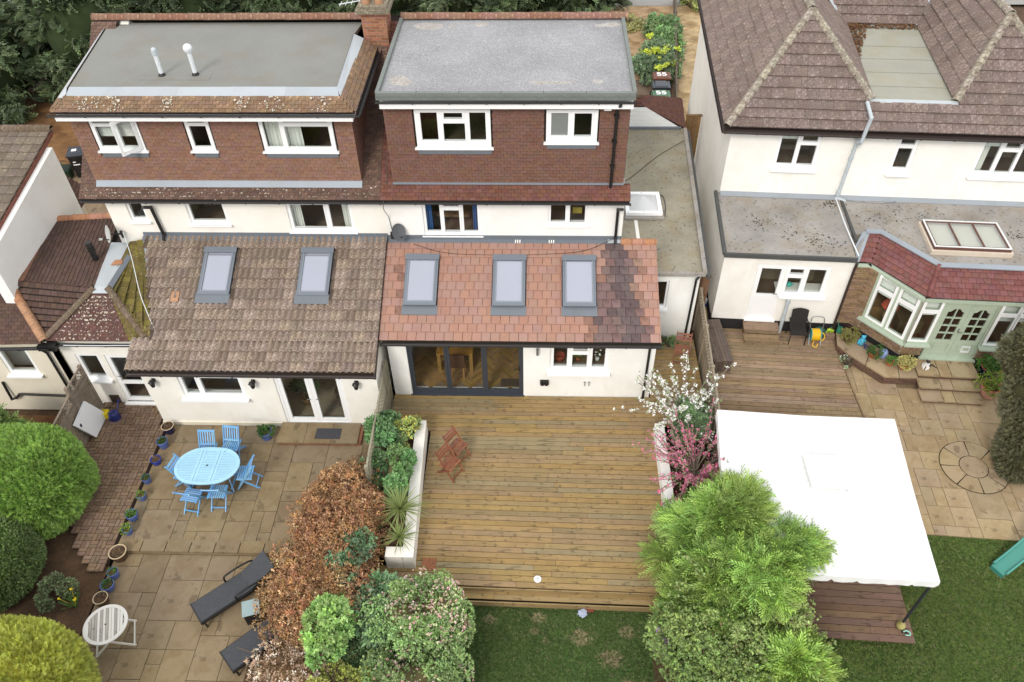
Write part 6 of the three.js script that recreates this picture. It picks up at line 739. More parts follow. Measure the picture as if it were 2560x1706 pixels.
// bench box, door steps, chair, hose reel, watering cans on the right deck
{
  const b = thing('storage_bench', 'dark brown slatted storage bench along the fence on the right deck', 'storage box', [5.4, -.38, -2.23], .075), dm = tones(0x6b5d55, 4, .1, { map: T.wood }); part(b, 'box', B(-.26, .26, 0, .44, -.86, .86), M.darkWood); for (let i = 0; i < 6; i++) part(b, 'lid_plank', B(-.285 + i * .096, -.285 + i * .096 + .09, .44, .475, -.9, .9), dm[ri(4)]); for (let i = 0; i < 4; i++) part(b, 'end_plank', B(-.26 + i * .13, -.26 + i * .13 + .124, .0, .44, .86, .88), dm[ri(4)]);
  const s = thing('timber_steps', 'two-tread timber steps below the white back door', 'steps', [1.49, -.38, .32]); inR(s); for (const [y, z0, z1] of [[.34, -.28, .1], [.17, -.28, .42]]) { part(s, 'riser', B(-.5, .5, y - .17, y - .02, z1 - .06, z1 - .03), deckR[1]); for (let i = 0; i < 2 + (y < .2); i++) { const a = y > .2 ? -.28 + i * .19 : .1 + (i - 1) * .16; if (y < .2 && i === 0) continue; part(s, 'tread_board', B(-.53, .53, y - .028, y, a, a + (y > .2 ? .185 : .155)), deckR[ri(6)]); } } part(s, 'side_board', [B(-.5, -.47, 0, .31, -.28, .08), B(.47, .5, 0, .31, -.28, .08), B(-.5, -.47, 0, .14, .08, .38), B(.47, .5, 0, .14, .08, .38)], deckR[0]);
  const c = thing('woven_chair', 'black woven garden chair against the cream wall beside the timber steps', 'chair', [2.55, -.38, .36]); inR(c); const bw = mat(0x2c2826, { rough: .9, map: T.fleck }); part(c, 'seat', new THREE.BoxGeometry(.48, .05, .46).translate(0, .43, .05), bw); { const g = new THREE.BoxGeometry(.48, .55, .04, 8, 8, 1), p = g.attributes.position; for (let i = 0; i < p.count; i++) { const y = p.getY(i), x = p.getX(i); p.setZ(i, p.getZ(i) - .12 * (y / .55) + .05 * (x / .24) ** 2 - .0); if (y > .2) p.setY(i, y + .03 * Math.cos(x / .24 * 1.4)); } g.translate(0, .72, -.2); g.computeVertexNormals(); part(c, 'backrest', g, bw); } for (const s2 of [-1, 1]) { part(c, 'leg', bar([s2 * .24, 0, .28], [s2 * .23, .44, .25], .025, .025), M.black); part(c, 'leg', bar([s2 * .23, 0, -.24], [s2 * .23, .44, -.18], .025, .025), M.black); part(c, 'armrest', tube([[s2 * .25, .43, .26], [s2 * .27, .63, .25], [s2 * .27, .66, .0], [s2 * .25, .68, -.2]], .02, 20, 6), bw); }
  const h = thing('hose_reel', 'wheeled hose reel with yellow hose on the right deck', 'hose reel', [3.1, -.38, .4]); inR(h); const teal = mat(0x3d8f8f, { rough: .5 }), yel = mat(0xe8b923, { rough: .45 }); for (const s2 of [-1, 1]) part(h, 'drum_flange', cyl([s2 * .13, .26, 0], [s2 * .155, .26, 0], .2, .2, 20), teal); const hg = []; for (let i = 0; i < 9; i++) for (const r of [.15, .175]) hg.push(new THREE.TorusGeometry(r, .015, 6, 20).rotateY(PI / 2).translate(-.11 + i * .0275, .26, 0)); hg.push(tube([[.1, .42, .05], [.2, .4, .1], [.24, .3, .16], [.18, .2, .2], [.1, .3, .19]], .014, 24, 6), tube([[-.02, .12, .14], [-.06, .0 + .02, .24], [.04, .015, .3], [.08, .08, .22]], .014, 24, 6)); part(h, 'hose', hg, yel); part(h, 'frame', [tube([[-.17, .02, .22], [-.17, .3, .0], [-.17, .8, -.16], [.0, .84, -.17], [.17, .8, -.16], [.17, .3, 0], [.17, .02, .22]], .014, 50, 6), cyl([-.17, .26, 0], [.17, .26, 0], .012)], M.steel); for (const s2 of [-1, 1]) part(h, 'wheel', cyl([s2 * .18, .09, -.12], [s2 * .21, .09, -.12], .09, .09, 14), M.black);
  const can = (label, x, z, y, m, s = 1, turn = 0, right = true) => { const w = thing('watering_can', label, 'watering can', [x, y, z], turn); if (right) inR(w); const k = g => { g.scale(s, s, s); return g; }; part(w, 'body', k(lathe([[0, 0], [.11, 0], [.12, .02], [.11, .2], [.09, .22], [.05, .215], [0, .2]], 14)), m); part(w, 'spout', k(merge([cyl([.08, .05, 0], [.3, .26, 0], .025, .014, 8), cyl([.29, .25, 0], [.33, .28, 0], .015, .04, 8)])), m); part(w, 'handle', k(tube([[-.1, .05, 0], [-.19, .16, 0], [-.12, .28, 0], [.04, .24, 0]], .014, 20, 6)), m); return w; };
  const gr = mat(0x2f7a63, { rough: .45 }); can('dark green watering can on the deck behind the hose reel', 3.32, .14, -.38, mat(0x2b5a49, { rough: .5 }), 1.2, .2); can('bright green watering can on the ledge by the brick pier', 3.86, .2, -.15, gr, .8, 1.7);
  can('yellow watering can beside the leaning white board', -12.2, .66, -.37, mat(0xe6cf1c, { rough: .4 }), 1, 2.4, false); can('dark blue watering can by the white glazed side door', -11.92, .74, -.37, mat(0x27306a, { rough: .4 }), 1.25, 1.5, false);
  const wp = thing('wooden_trough', 'small wooden trough with lime green plant at the deck corner', 'planter', [3.6, -.38, .22]); inR(wp); part(wp, 'trough', B(-.15, .15, 0, .14, -.08, .08), deckR[2]); part(wp, 'plant', leafBall(0, .2, 0, .13, 26, .09), mat(0xb7cc3c, { rough: .8, side: THREE.DoubleSide }));
}
function leafBall(x, y, z, r, n, len) { const g = []; for (let i = 0; i < n; i++) { const a = R() * 6.283, e = rr(.1, 1.4), d = V3(Math.cos(a) * Math.cos(e), Math.sin(e), Math.sin(a) * Math.cos(e)); const p = new THREE.PlaneGeometry(len * .45, len, 1, 2); const q = p.attributes.position; for (let k = 0; k < q.count; k++) { const t = (q.getY(k) + len / 2) / len; q.setX(k, q.getX(k) * (t < .1 ? .3 : t > .9 ? .15 : 1)); q.setZ(k, -.25 * len * t * t); } p.translate(0, len / 2, 0); p.applyMatrix4(new THREE.Matrix4().makeRotationFromQuaternion(new THREE.Quaternion().setFromUnitVectors(V3(0, 1, 0), d))); p.translate(x + d.x * r * .45, y + d.y * r * .35, z + d.z * r * .45); p.computeVertexNormals(); g.push(p); } return g; }
// flower pots
const potCols = { blue: mat(0x5a6fae, { rough: .3, map: T.fine }), deep: mat(0x2b3fa0, { rough: .25 }), navy: mat(0x27284f, { rough: .25, map: T.fine }), terra: mat(0xb5603f, { rough: .85, map: T.stain }), pale: mat(0xcf9b86, { rough: .85, map: T.stain }), brown: mat(0x5d4636, { rough: .5, map: T.fine }), cream: mat(0xc9b491, { rough: .6 }) };
const plantM = [mat(0x5f8a3a, { rough: .8, side: THREE.DoubleSide }), mat(0x86a03e, { rough: .8, side: THREE.DoubleSide }), mat(0x4c6e33, { rough: .8, side: THREE.DoubleSide }), mat(0xc9c37c, { rough: .8, side: THREE.DoubleSide }), mat(0x7c6a55, { rough: .9, side: THREE.DoubleSide })];
function pot(label, x, y, z, r, h, m, rimM, pm, pr, n, right, group) {
  const t = thing('plant_pot', label, 'plant pot', [x, y, z], R() * 6, group); if (right) { t.rotation.y = 0; inR(t); } part(t, 'pot', lathe([[0, 0], [r * .68, 0], [r * .78, h * .1], [r * .95, h * .85], [r, h * .9], [r, h], [r * .88, h], [r * .84, h * .8], [0, h * .8]], 20), m); part(t, 'rim', new THREE.TorusGeometry(r * .95, r * .07, 6, 22).rotateX(PI / 2).translate(0, h, 0), rimM || m); part(t, 'soil', new THREE.CircleGeometry(r * .87, 16).rotateX(-PI / 2).translate(0, h * .84, 0), M.soil, { uv: true }); if (n) { const hh = {}; pm.color.getHSL(hh); foliage(t, 'plant', n > 40 ? G.leaf5 : G.tiny, leafMat(), blob([0, h * .85 + pr * .35, 0], [pr, pr * .75, pr], n * 3, () => hsl(hh.h, hh.s, hh.l * .9), { amp: .4, f: 6, depth: .8, s0: n > 40 ? .7 : .9, s1: n > 40 ? 1.2 : 1.6 })); } return t;
}
const gp = 'pots lined up along the brick path';
pot('brown rimmed navy pot at the corner of the cream extension', -10.2, py, 1.2, .17, .26, potCols.navy, potCols.cream, plantM[4], .1, 8, 0, gp);
pot('blue pot with moss, second from the cream extension corner', -10.18, py, 1.72, .15, .26, potCols.blue, potCols.blue, plantM[2], .1, 22, 0, gp);
pot('deep blue bowl pot level with the left table end', -10.18, py, 2.28, .14, .18, potCols.deep, potCols.deep, plantM[4], .09, 10, 0, gp);
pot('small blue pot with white tag just past the table end', -10.21, py, 2.9, .12, .2, potCols.blue, potCols.blue, plantM[2], .1, 16, 0, gp);
pot('small blue pot level with the front blue chairs', -10.15, py, 3.42, .125, .2, potCols.blue, potCols.blue, plantM[1], .11, 14, 0, gp);
pot('wider blue pot full of green, behind the patio edge', -10.17, py, 4.02, .15, .22, potCols.blue, potCols.blue, plantM[0], .12, 30, 0, gp);
pot('small blue pot with yellowish plant, last before the patio step', -10.13, py, 4.44, .12, .2, potCols.blue, potCols.blue, plantM[1], .13, 26, 0, gp);
pot('large brown bowl pot with cream rim at the patio step', -10.15, -.47, 5.05, .21, .26, potCols.brown, potCols.cream, plantM[4], .1, 8, 0, gp);
pot('small blue pot below the patio step', -10.09, -.47, 5.56, .13, .22, potCols.blue, potCols.blue, plantM[0], .1, 14, 0, gp);
pot('mid-sized blue pot with tag between the step and the cream pot', -10.1, -.47, 5.88, .16, .2, potCols.blue, potCols.blue, plantM[2], .12, 24, 0, gp);
pot('brown pot with cream rim just behind the round white table', -10.1, -.47, 6.24, .17, .24, potCols.brown, potCols.cream, plantM[4], .1, 10, 0, gp);
pot('large blue pot with grassy plant beside the french door step', -7.42, py, 1.36, .18, .28, potCols.blue, potCols.blue, plantM[2], .2, 70, 0);
pot('leafy purple plant in a low dark pot on the ledge near the brick pier', 4.02, -.15, .58, .14, .14, potCols.brown, 0, mat(0x8c8a4a, { side: THREE.DoubleSide }), .26, 60, 1);
pot('small deep blue pot on the ledge in front of the blue figure', 4.5, -.15, .86, .07, .1, potCols.deep, 0, plantM[4], .12, 12, 1);
pot('terracotta pot with wiry grey plant on the ledge', 4.62, -.15, 1.2, .13, .16, potCols.terra, 0, plantM[2], .22, 50, 1);
pot('small terracotta pot with bright green plant on the ledge', 5.03, -.15, 1.5, .1, .16, potCols.terra, 0, plantM[0], .15, 40, 1);
pot('terracotta pot with cream variegated plant next to the steps', 5.4, -.15, 1.6, .14, .16, potCols.terra, 0, plantM[3], .22, 90, 1);
pot('big navy glazed pot with terracotta rim right of the steps', 7.86, -.45, 1.5, .27, .44, potCols.navy, potCols.terra, plantM[0], .34, 130, 1);
pot('big pale terracotta pot with yellow-green shrub right of the steps', 7.66, -.45, 2.22, .27, .4, potCols.pale, potCols.terra, plantM[1], .36, 120, 1);
{ const j = thing('ceramic_jar', 'pale blue ceramic jar standing on the ledge', 'jar', [4.9, -.15, 1.2]); inR(j); part(j, 'body', lathe([[0, 0], [.09, 0], [.12, .06], [.125, .16], [.11, .24], [.07, .28], [0, .285]], 18), mat(0x8fa3cf, { rough: .3, map: T.fine })); part(j, 'lid', lathe([[.075, .27], [.08, .29], [.04, .31], [0, .315]], 14), mat(0x8397c6, { rough: .3 }));
  const f = thing('garden_figure', 'small turquoise ceramic figure on the ledge', 'ornament', [4.4, -.15, .68]); inR(f); const m = mat(0x4aa9c9, { rough: .35 }); part(f, 'body', [lathe([[0, 0], [.1, 0], [.11, .08], [.08, .2], [.05, .24], [0, .26]], 14)], m); part(f, 'head', [new THREE.SphereGeometry(.065, 12, 8).translate(0, .3, .02), new THREE.SphereGeometry(.025, 8, 6).translate(.05, .35, .02), new THREE.SphereGeometry(.025, 8, 6).translate(-.05, .35, .02)], m); part(f, 'arm', [cyl([.08, .18, 0], [.12, .06, .06], .025), cyl([-.08, .18, 0], [-.12, .06, .06], .025)], m); }
// leaning white board, plate, tile, cup on deck, cable hook, slide
{ const b = thing('folded_table', 'white folded table top leaning on the grey fence', 'folding table', [-12.27, -.37, 1.2]); const g = poly([[-12.2, -.33, .6], [-12.18, -.33, 1.45], [-12.28, .6, 1.8], [-12.3, .68, 1.0]], .05, V3(1, .2, 0)); g.translate(12.27, .37, -1.2); part(b, 'table_top', g, mat(0xeef0f2, { rough: .4 })); part(b, 'dark_cloth', new THREE.DodecahedronGeometry(.09, 1).scale(1, 1.3, .8).translate(-.06, .75, .42), mat(0x2b2030)); }
tag(part(scene, 'clay_tile', B(-2.645, -2.325, .003, .03, 5.2, 5.51), tones(0x9c6a4e, 1, 0, { map: T.tile })[0]), 'square brown clay tile lying on the deck near the planter end', 'tile');
{ const p = thing('white_disc', 'round white plastic lid lying near the front edge of the deck', 'lid', [.07, .002, 5.69]); part(p, 'disc', lathe([[0, .0], [.085, 0], [.09, .012], [.075, .02], [0, .016]], 20), M.upvc); part(p, 'knob', lathe([[.03, .016], [.03, .03], [.018, .034], [0, .034]], 12), M.greyPipe); }
tag(part(scene, 'door_mat', B(-6.05, -5.36, -.199, -.185, 1.14, 1.5), mat(0x4b4b50, { rough: 1, map: T.fleck })), 'dark grey door mat on the stone doorstep', 'door mat');
tag(part(scene, 'door_mat', B(-1.02, -.5, .004, .016, -.62, -.34), mat(0x4a3f38, { rough: 1, map: T.fleck })), 'brown door mat just inside the bifold doors', 'door mat');
{ const h = thing('hose_guide', 'small green U-shaped hook on the corner of the low platform', 'hook', [8.22, -.2, 6.72]); part(h, 'hook', tube([[-.07, .03, -.02], [.0, .05, -.04], [.07, .04, 0], [.06, .03, .05], [-.04, .03, .05]], .016, 24, 6), mat(0x8fc3b4, { rough: .5 })); part(h, 'base', B(-.09, .02, 0, .03, -.05, 0), M.black); }
{ const s = thing('toy_slide', 'turquoise plastic slide end over the right lawn', 'slide', [11.0, -.5, 5.0]), tm = mat(0x3f8578, { rough: .5 }), sd = V3(.52, 0, .855), P = (t, k, dy = 0) => [1.75 * t + sd.x * k, .14 + 1.35 * t * t + .1 * t + dy, -1.1 * t + sd.z * k]; const seg = []; for (let i = 0; i < 6; i++) seg.push(poly([P(i / 6, -.16), P(i / 6, .16), P((i + 1) / 6, .16), P((i + 1) / 6, -.16)], .03)); part(s, 'slide_bed', seg, tm); for (const k of [-.17, .17]) part(s, 'side_lip', tube([0, .2, .4, .6, .8, 1].map(t => P(t, k, .03)), .03, 24, 6), mat(0x4a9083, { rough: .5 })); part(s, 'foot', bar([-.02 - sd.x * .16, .07, .01 - sd.z * .16], [-.02 + sd.x * .16, .07, .01 + sd.z * .16], .1, .14), tm); part(s, 'support', bar([1.7, 0, -1.05], [1.7, 1.5, -1.05], .06, .06), tm); }
{ const b = thing('plastic_bag', 'crumpled clear plastic bag on the lawn below the deck step', 'bag', [1.1, -.38, 6.33]); const g = new THREE.IcosahedronGeometry(.1, 2), p = g.attributes.position; for (let i = 0; i < p.count; i++) { const k = 1 + .5 * (h2(Math.round(p.getX(i) * 300), Math.round(p.getY(i) * 300), Math.round(p.getZ(i) * 300)) - .5); p.setXYZ(i, p.getX(i) * k * 1.1, Math.max(-.04, p.getY(i) * k * .5), p.getZ(i) * k); } g.translate(0, .045, 0); g.computeVertexNormals(); part(b, 'bag', g, mat(0x9ea6b8, { rough: .3 })); }
tag(part(scene, 'red_brick', B(1.1, 1.36, -.39, -.33, 6.2, 6.29), tones(0x8a4a40, 1, 0, { map: T.tile })[0]), 'dark red brick lying in the grass under the deck step', 'brick');
// furniture seen through the doors
{ const oak = tones(0xb08247, 3, .08, { map: T.wood, rough: .6 }), t = thing('dining_table', 'light oak dining table behind the bifold doors', 'table', [-2.35, 0, -1.5]); part(t, 'table_top', B(-.52, .52, .7, .75, -.65, .62), oak[0]); for (const x of [-.46, .46]) for (const z of [-.58, .55]) part(t, 'leg', B(x - .05, x + .05, 0, .7, z - .05, z + .05), oak[1]); part(t, 'runner', B(-.16, .16, .752, .76, -.6, .1), mat(0x4d4440));
  const c = thing('dining_chair', 'brown leather dining chair with oak legs behind the bifold doors', 'chair', [-2.27, 0, -.62]); part(c, 'seat', B(-.22, .22, .42, .5, -.42, .0), mat(0x4f3326, { rough: .5 })); part(c, 'backrest', B(-.23, .23, .5, .98, -.03, .03), mat(0x4f3326, { rough: .5 })); for (const x of [-.18, .18]) for (const z of [-.38, -.02]) part(c, 'leg', B(x - .025, x + .025, 0, .42, z - .025, z + .025), oak[2]);
  const v = thing('indoor_plant', 'dark bushy plant in a basket behind the french doors', 'plant', [-6.55, -.3, .1]); part(v, 'basket', lathe([[0, 0], [.13, 0], [.17, .28], [.15, .28], [.13, .2], [0, .2]], 14), mat(0x8a6a45, { map: T.fleck })); part(v, 'leaves', leafBall(0, .5, 0, .45, 90, .3), mat(0x2f4a2c, { side: THREE.DoubleSide })); part(v, 'stem', cyl([0, .2, 0], [0, .6, 0], .015), M.darkWood);
  const w = thing('windsor_chair', 'dark wooden chair behind the right-hand french door', 'chair', [-5.5, -.3, .0], .4); part(w, 'seat', cyl([0, .43, 0], [0, .46, 0], .22, .22, 16), M.darkWood); part(w, 'back', [0, 1, 2, 3, 4].map(i => cyl([-.16 + i * .08, .46, -.18], [-.18 + i * .09, .9, -.26], .01)).concat([tube([[-.2, .88, -.24], [0, .95, -.28], [.2, .88, -.24]], .02, 12, 6)]), M.darkWood); for (const [x, z] of [[-.15, -.15], [.15, -.15], [-.15, .15], [.15, .15]]) part(w, 'leg', cyl([x * 1.2, 0, z * 1.2], [x, .43, z], .015), M.darkWood);
  const s = thing('orchid', 'white orchid in a pot inside the kitchen window', 'plant', [1.68, .95, -.5]); part(s, 'pot', lathe([[0, 0], [.05, 0], [.065, .12], [0, .11]], 12), M.upvc); part(s, 'flower', Array.from({ length: 9 }, () => new THREE.SphereGeometry(.035, 6, 4).scale(1, .5, 1).translate(rr(-.1, .1), rr(.2, .42), rr(-.05, .1))), M.upvc); part(s, 'stem', cyl([0, .1, 0], [.03, .42, .02], .006), plantM[2]);
  const r2 = thing('red_basket', 'red woven basket inside the kitchen window', 'basket', [.64, .95, -.5]); part(r2, 'basket', lathe([[0, 0], [.12, 0], [.15, .2], [.13, .2], [0, .15]], 14), mat(0xb0442f, { map: T.fleck })); const k2 = thing('herb_pot', 'green herb pots behind the middle kitchen pane', 'plant', [1.15, .95, -.5]); part(k2, 'pot', lathe([[0, 0], [.06, 0], [.075, .12], [0, .11]], 12), potCols.terra); part(k2, 'leaves', leafBall(0, .13, 0, .12, 40, .1), plantM[0]);
  tag(part(scene, 'kitchen_worktop', B(.25, 2.2, .88, .95, -.75, -.32), mat(0x6d5a48, { map: T.wood })), 'dark wood worktop inside the kitchen window', 'worktop'); const tp = thing('teapot', 'turquoise teapot inside the window beside the white back door', 'teapot', [2.15, 1.1, -.36]); inR(tp); part(tp, 'body', new THREE.SphereGeometry(.09, 14, 10).scale(1, .85, 1).translate(0, .08, 0), mat(0x4fc0b4, { rough: .3 })); part(tp, 'lid', new THREE.SphereGeometry(.02, 8, 6).translate(0, .17, 0), mat(0x4fc0b4, { rough: .3 })); part(tp, 'spout', cyl([.07, .06, 0], [.15, .13, 0], .02, .012, 8), mat(0x4fc0b4, { rough: .3 })); const ws = part(scene, 'window_shelf', new THREE.BoxGeometry(1.5, .04, .3), M.roomWhite); ws.position.set(2.5, 1.08, -.4); inR(ws); ws.userData = { label: 'white shelf inside the window beside the white back door', category: 'shelf' };
}
// ================= bins =================
const font = await new FontLoader().loadAsync('fonts/droid/droid_sans_bold.typeface.json');
function wheelieBin(label, x, z, turn, m, lidM, num, group) { const t = thing('wheelie_bin', label, 'wheelie bin', [x, -.4, z], turn, group); const g = new THREE.CylinderGeometry(.40, .33, .95, 4, 1); g.rotateY(PI / 4); g.scale(1, 1, 1.15); g.translate(0, .52, 0); part(t, 'body', g, m); part(t, 'lid', [new THREE.BoxGeometry(.62, .06, .74).translate(0, 1.03, .02), new THREE.CylinderGeometry(.34, .42, .06, 4).rotateY(PI / 4).translate(0, 1.085, 0)], lidM); part(t, 'handle', cyl([-.25, 1.0, -.38], [.25, 1.0, -.38], .02), lidM); for (const s of [-1, 1]) part(t, 'wheel', cyl([s * .22, .1, -.3], [s * .28, .1, -.3], .1, .1, 14), M.black); if (num) { const tg = new TextGeometry(num, { font, size: .3, depth: .006, curveSegments: 3 }); tg.computeBoundingBox(); const b = tg.boundingBox; tg.translate(-(b.max.x + b.min.x) / 2, -(b.max.y + b.min.y) / 2, 0); tg.rotateX(-PI / 2); tg.rotateY(-turn); tg.translate(0, 1.117, .0); part(t, 'number', tg, M.upvc); } return t; }
const gb = 'wheelie bins by the post and rail fence';
wheelieBin('brown wheelie bin numbered 55, farthest back of the three', 5.36, -18.25, PI / 2, mat(0x5b3a2e, { rough: .5 }), mat(0x6b4334, { rough: .45 }), '55', gb);
wheelieBin('black wheelie bin between the brown and green ones', 5.25, -17.4, PI / 2, mat(0x22262b, { rough: .4 }), mat(0x2f353d, { rough: .25 }), '', gb);
wheelieBin('green wheelie bin numbered 55, nearest of the three', 5.16, -16.55, PI / 2, mat(0x35523a, { rough: .5 }), mat(0x4b6b4e, { rough: .45 }), '55', gb);
{ const b = wheelieBin('black wheelie bin with white marks in the passage at the left', -18.1, -11.9, .25, mat(0x17181b, { rough: .45 }), mat(0x2d323a, { rough: .25 }), ''); part(b, 'white_mark', [B(-.12, -.02, .78, .82, .40, .412), B(-.14, .1, .66, .7, .395, .407)], M.upvc); part(b, 'lid_sticker', B(-.12, .06, 1.117, 1.121, -.05, .12), M.upvc); }
for (const [x, z, l, m] of [[-18.75, -11.7, 'dark green recycling box beside the black bin', 0x1f3d2c], [-19.2, -11.75, 'green recycling box with pale lid next to the house wall', 0x2c4f3e]]) { const t = thing('recycling_box', l, 'box', [x, -.4, z], .1); const g = new THREE.CylinderGeometry(.36, .3, .4, 4).rotateY(PI / 4); g.translate(0, .2, 0); part(t, 'box', g, mat(m, { rough: .5 })); part(t, 'rim', [new THREE.TorusGeometry(.36, .02, 5, 4).rotateX(PI / 2).rotateY(PI / 4).translate(0, .4, 0)], mat(m, { rough: .5 })); part(t, 'lid', m === 0x1f3d2c ? new THREE.BoxGeometry(.46, .03, .46).translate(0, .41, 0) : new THREE.CylinderGeometry(.24, .24, .03, 16).translate(0, .41, 0), mat(m === 0x1f3d2c ? 0x1d2a22 : 0x7fb3a4, { rough: .5 })); part(t, 'handle', tube([[-.25, .4, 0], [-.2, .62, -.1], [.2, .62, -.1], [.25, .4, 0]], .012, 20, 5), m === 0x1f3d2c ? M.black : mat(0xa8643f)); }
// ================= cat =================
{
  const t = thing('cat', 'black and white cat sitting on the top step by the sage doors', 'cat', [6.0, -.05, 1.62]); t.rotation.y = -.5; inR(t);
  const J = [[[0, .1, -.05, .085], [0, .2, .06, .075]], [[0, .2, .06, .07], [0, .29, .1, .045]], [[0, .31, .12, .055], [0, .3, .16, .04]], [[.035, .16, .1, .03], [.04, .015, .14, .02]], [[-.035, .16, .1, .03], [-.04, .015, .14, .02]], [[.07, .07, -.03, .05], [.075, .02, .07, .025]], [[-.07, .07, -.03, .05], [-.075, .02, .07, .025]], [[.04, .35, .11, .018], [.045, .385, .105, .006]], [[-.04, .35, .11, .018], [-.045, .385, .105, .006]], [[.03, .05, -.12, .022], [.16, .025, -.16, .018]], [[.16, .025, -.16, .018], [.28, .03, -.1, .012]]];
  const N = 44, S = .34, mc = new MarchingCubes(N, new THREE.MeshBasicMaterial(), false, false, 60000); mc.isolation = 0; const cap = (p, a, b) => { const ax = a[0], ay = a[1], az = a[2], dx = b[0] - ax, dy = b[1] - ay, dz = b[2] - az, t = clamp(((p[0] - ax) * dx + (p[1] - ay) * dy + (p[2] - az) * dz) / (dx * dx + dy * dy + dz * dz)); return Math.hypot(p[0] - ax - dx * t, p[1] - ay - dy * t, p[2] - az - dz * t) - lerp(a[3], b[3], t); };
  for (let k = 0; k < N; k++) for (let j = 0; j < N; j++) for (let i = 0; i < N; i++) { const p = [(i / N * 2 - 1) * S, (j / N * 2 - 1) * S + .2, (k / N * 2 - 1) * S]; let d = 9; for (const [a, b] of J) { const e = cap(p, a, b), h = clamp(.5 + .5 * (e - d) / .02); d = lerp(e, d, h) - .02 * h * (1 - h); } mc.field[i + j * N + k * N * N] = -d; } mc.update(); const n = mc.count, g = new THREE.BufferGeometry(), P = mc.positionArray.slice(0, n * 3), Nn = mc.normalArray.slice(0, n * 3), c = new Float32Array(n * 3); for (let i = 0; i < n; i++) { const x = P[3 * i] *= S, y = P[3 * i + 1] = P[3 * i + 1] * S + .2, z = P[3 * i + 2] *= S; const wh = (z > .07 && y < .27) || (y < .1 && z > .02) || (x < -.02 && y < .2 && z > -.06) || (y > .27 && z > .14 && y < .31); c.set(wh ? [.8, .79, .76] : [.025, .023, .024], 3 * i); } g.setAttribute('position', new THREE.BufferAttribute(P, 3)); g.setAttribute('normal', new THREE.BufferAttribute(Nn, 3)); g.setAttribute('color', new THREE.BufferAttribute(c, 3)); const m = new THREE.Mesh(g, new THREE.MeshPhysicalMaterial({ vertexColors: true, roughness: .9 })); m.name = 'body'; m.castShadow = true; t.add(m); part(t, 'eye', [new THREE.SphereGeometry(.008, 6, 5).translate(.022, .325, .165), new THREE.SphereGeometry(.008, 6, 5).translate(-.022, .325, .165)], mat(0x9ab04a, { rough: .2 }));
}
// side gate, fence end post, drum in the passage, aerial
{
  const g = thing('side_gate', 'tall brown timber gate across the narrow passage beside the garage', 'gate', [5.45, -.4, -12]); const wm = tones(0x8a6a48, 4, .12, { map: T.wood, rough: .9 }); for (let i = 0; i < 5; i++) part(g, 'board', B(i * .11, i * .11 + .1, 0, 2.52, -.02, .02), wm[ri(4)]); part(g, 'rail', B(0, .55, 2.0, 2.1, -.06, -.02), wm[0]); part(g, 'rail', B(0, .55, .4, .5, -.06, -.02), wm[0]); part(g, 'top_rail', B(-.03, .58, 2.52, 2.57, -.05, .05), wm[1]);
  const p = thing('fence_post', 'thick brown timber post at the house end of the slatted fence', 'post', [5.05, -.4, -3.55], .1); part(p, 'post', B(-.1, .1, 0, 1.9, -.1, .1), wm[2]); part(p, 'post_cap', B(-.13, .13, 1.9, 1.95, -.13, .13), wm[1]);
  const d = thing('plastic_drum', 'white and blue plastic drum in the passage by the cream house', 'drum', [5.3, -.4, -4.25]); part(d, 'drum', lathe([[0, 0], [.13, 0], [.14, .03], [.14, .34], [.1, .4], [0, .41]], 16), mat(0xdfe3ea, { rough: .5 })); part(d, 'label_band', lathe([[.142, .1], [.142, .24]], 16), mat(0x3f57b0, { rough: .5, side: THREE.DoubleSide })); part(d, 'cap', lathe([[.05, .4], [.05, .45], [0, .45]], 12), mat(0x3f57b0, { rough: .5 }));
  const a = thing('tv_aerial', 'small white television aerial beside the chimney', 'aerial', [-4.74, 8.3, -6.1]); part(a, 'mast', [bar([0, 0, 0], [0, .5, 0], .025, .025), bar([0, .36, 0], [-.55, .3, .1], .02, .02)], M.whitePipe); for (let i = 0; i < 3; i++) part(a, 'element', bar([-.2 - i * .15, .34 - i * .015, -.12 + i * .02], [-.2 - i * .15, .34 - i * .015, .2 + i * .02], .012, .012), M.whitePipe);
}
// clipped conifers on the left
function clipped(label, c, r, n, geo, col, coreM, o = {}) { const t = thing('clipped_conifer', label, 'hedge', [c[0], -.45, c[2]]); const L = [0, c[1] + .45, 0]; foliage(t, 'crown', geo, leafMat(), blob(L, r, n, (d, nz) => { const k = noise3(d.x * r[0] * 4, d.y * r[1] * 4, d.z * r[2] * 4, 17); return col(d, nz).multiplyScalar(lerp(.65, 1.35, k)); }, { amp: .06, f: 1.5, depth: .08, outward: .6, upb: .25, s0: .6, s1: 1.15, ...o })); core(t, L, r, coreM, { amp: .06, f: 1.1, k: .93, pw: o.pw || 2, sd: o.sd || 1 }); part(t, 'trunk', cyl([0, 0, 0], [0, L[1], 0], .12, .08, 8), barkM); return t; }
const cg = mat(0x4f6a28, { rough: 1 });
clipped('large rounded green clipped conifer beside the brick path', [-12.8, .7, 3.7], [1.5, 1.3, 1.25], 24000, G.spray, d => hsl(.245, .66, .27), cg, { pw: 2.6, lower: -.75 });
clipped('darker green clipped shrub between the large green and the yellow conifers', [-12.95, .35, 5.8], [1.3, 1.0, 1.15], 11000, G.box, d => hsl(.245, .5, .17), cg, { pw: 2.3, lower: -.5, s0: .9, s1: 2 });
clipped('golden yellow clipped conifer in the bottom left corner', [-10.9, .8, 9.05], [1.9, 1.3, 1.55], 26000, G.spray, d => hsl(.182, .7, .31), mat(0x8f8a2a, { rough: 1 }), { pw: 2.4, lower: -.6 });
conifer('small feathery green conifer behind the large clipped one at the left edge', [-14.4, 2.4], 1.9, 1.0, 4200, () => hsl(.24, .55, .27), { lobes: 26 });
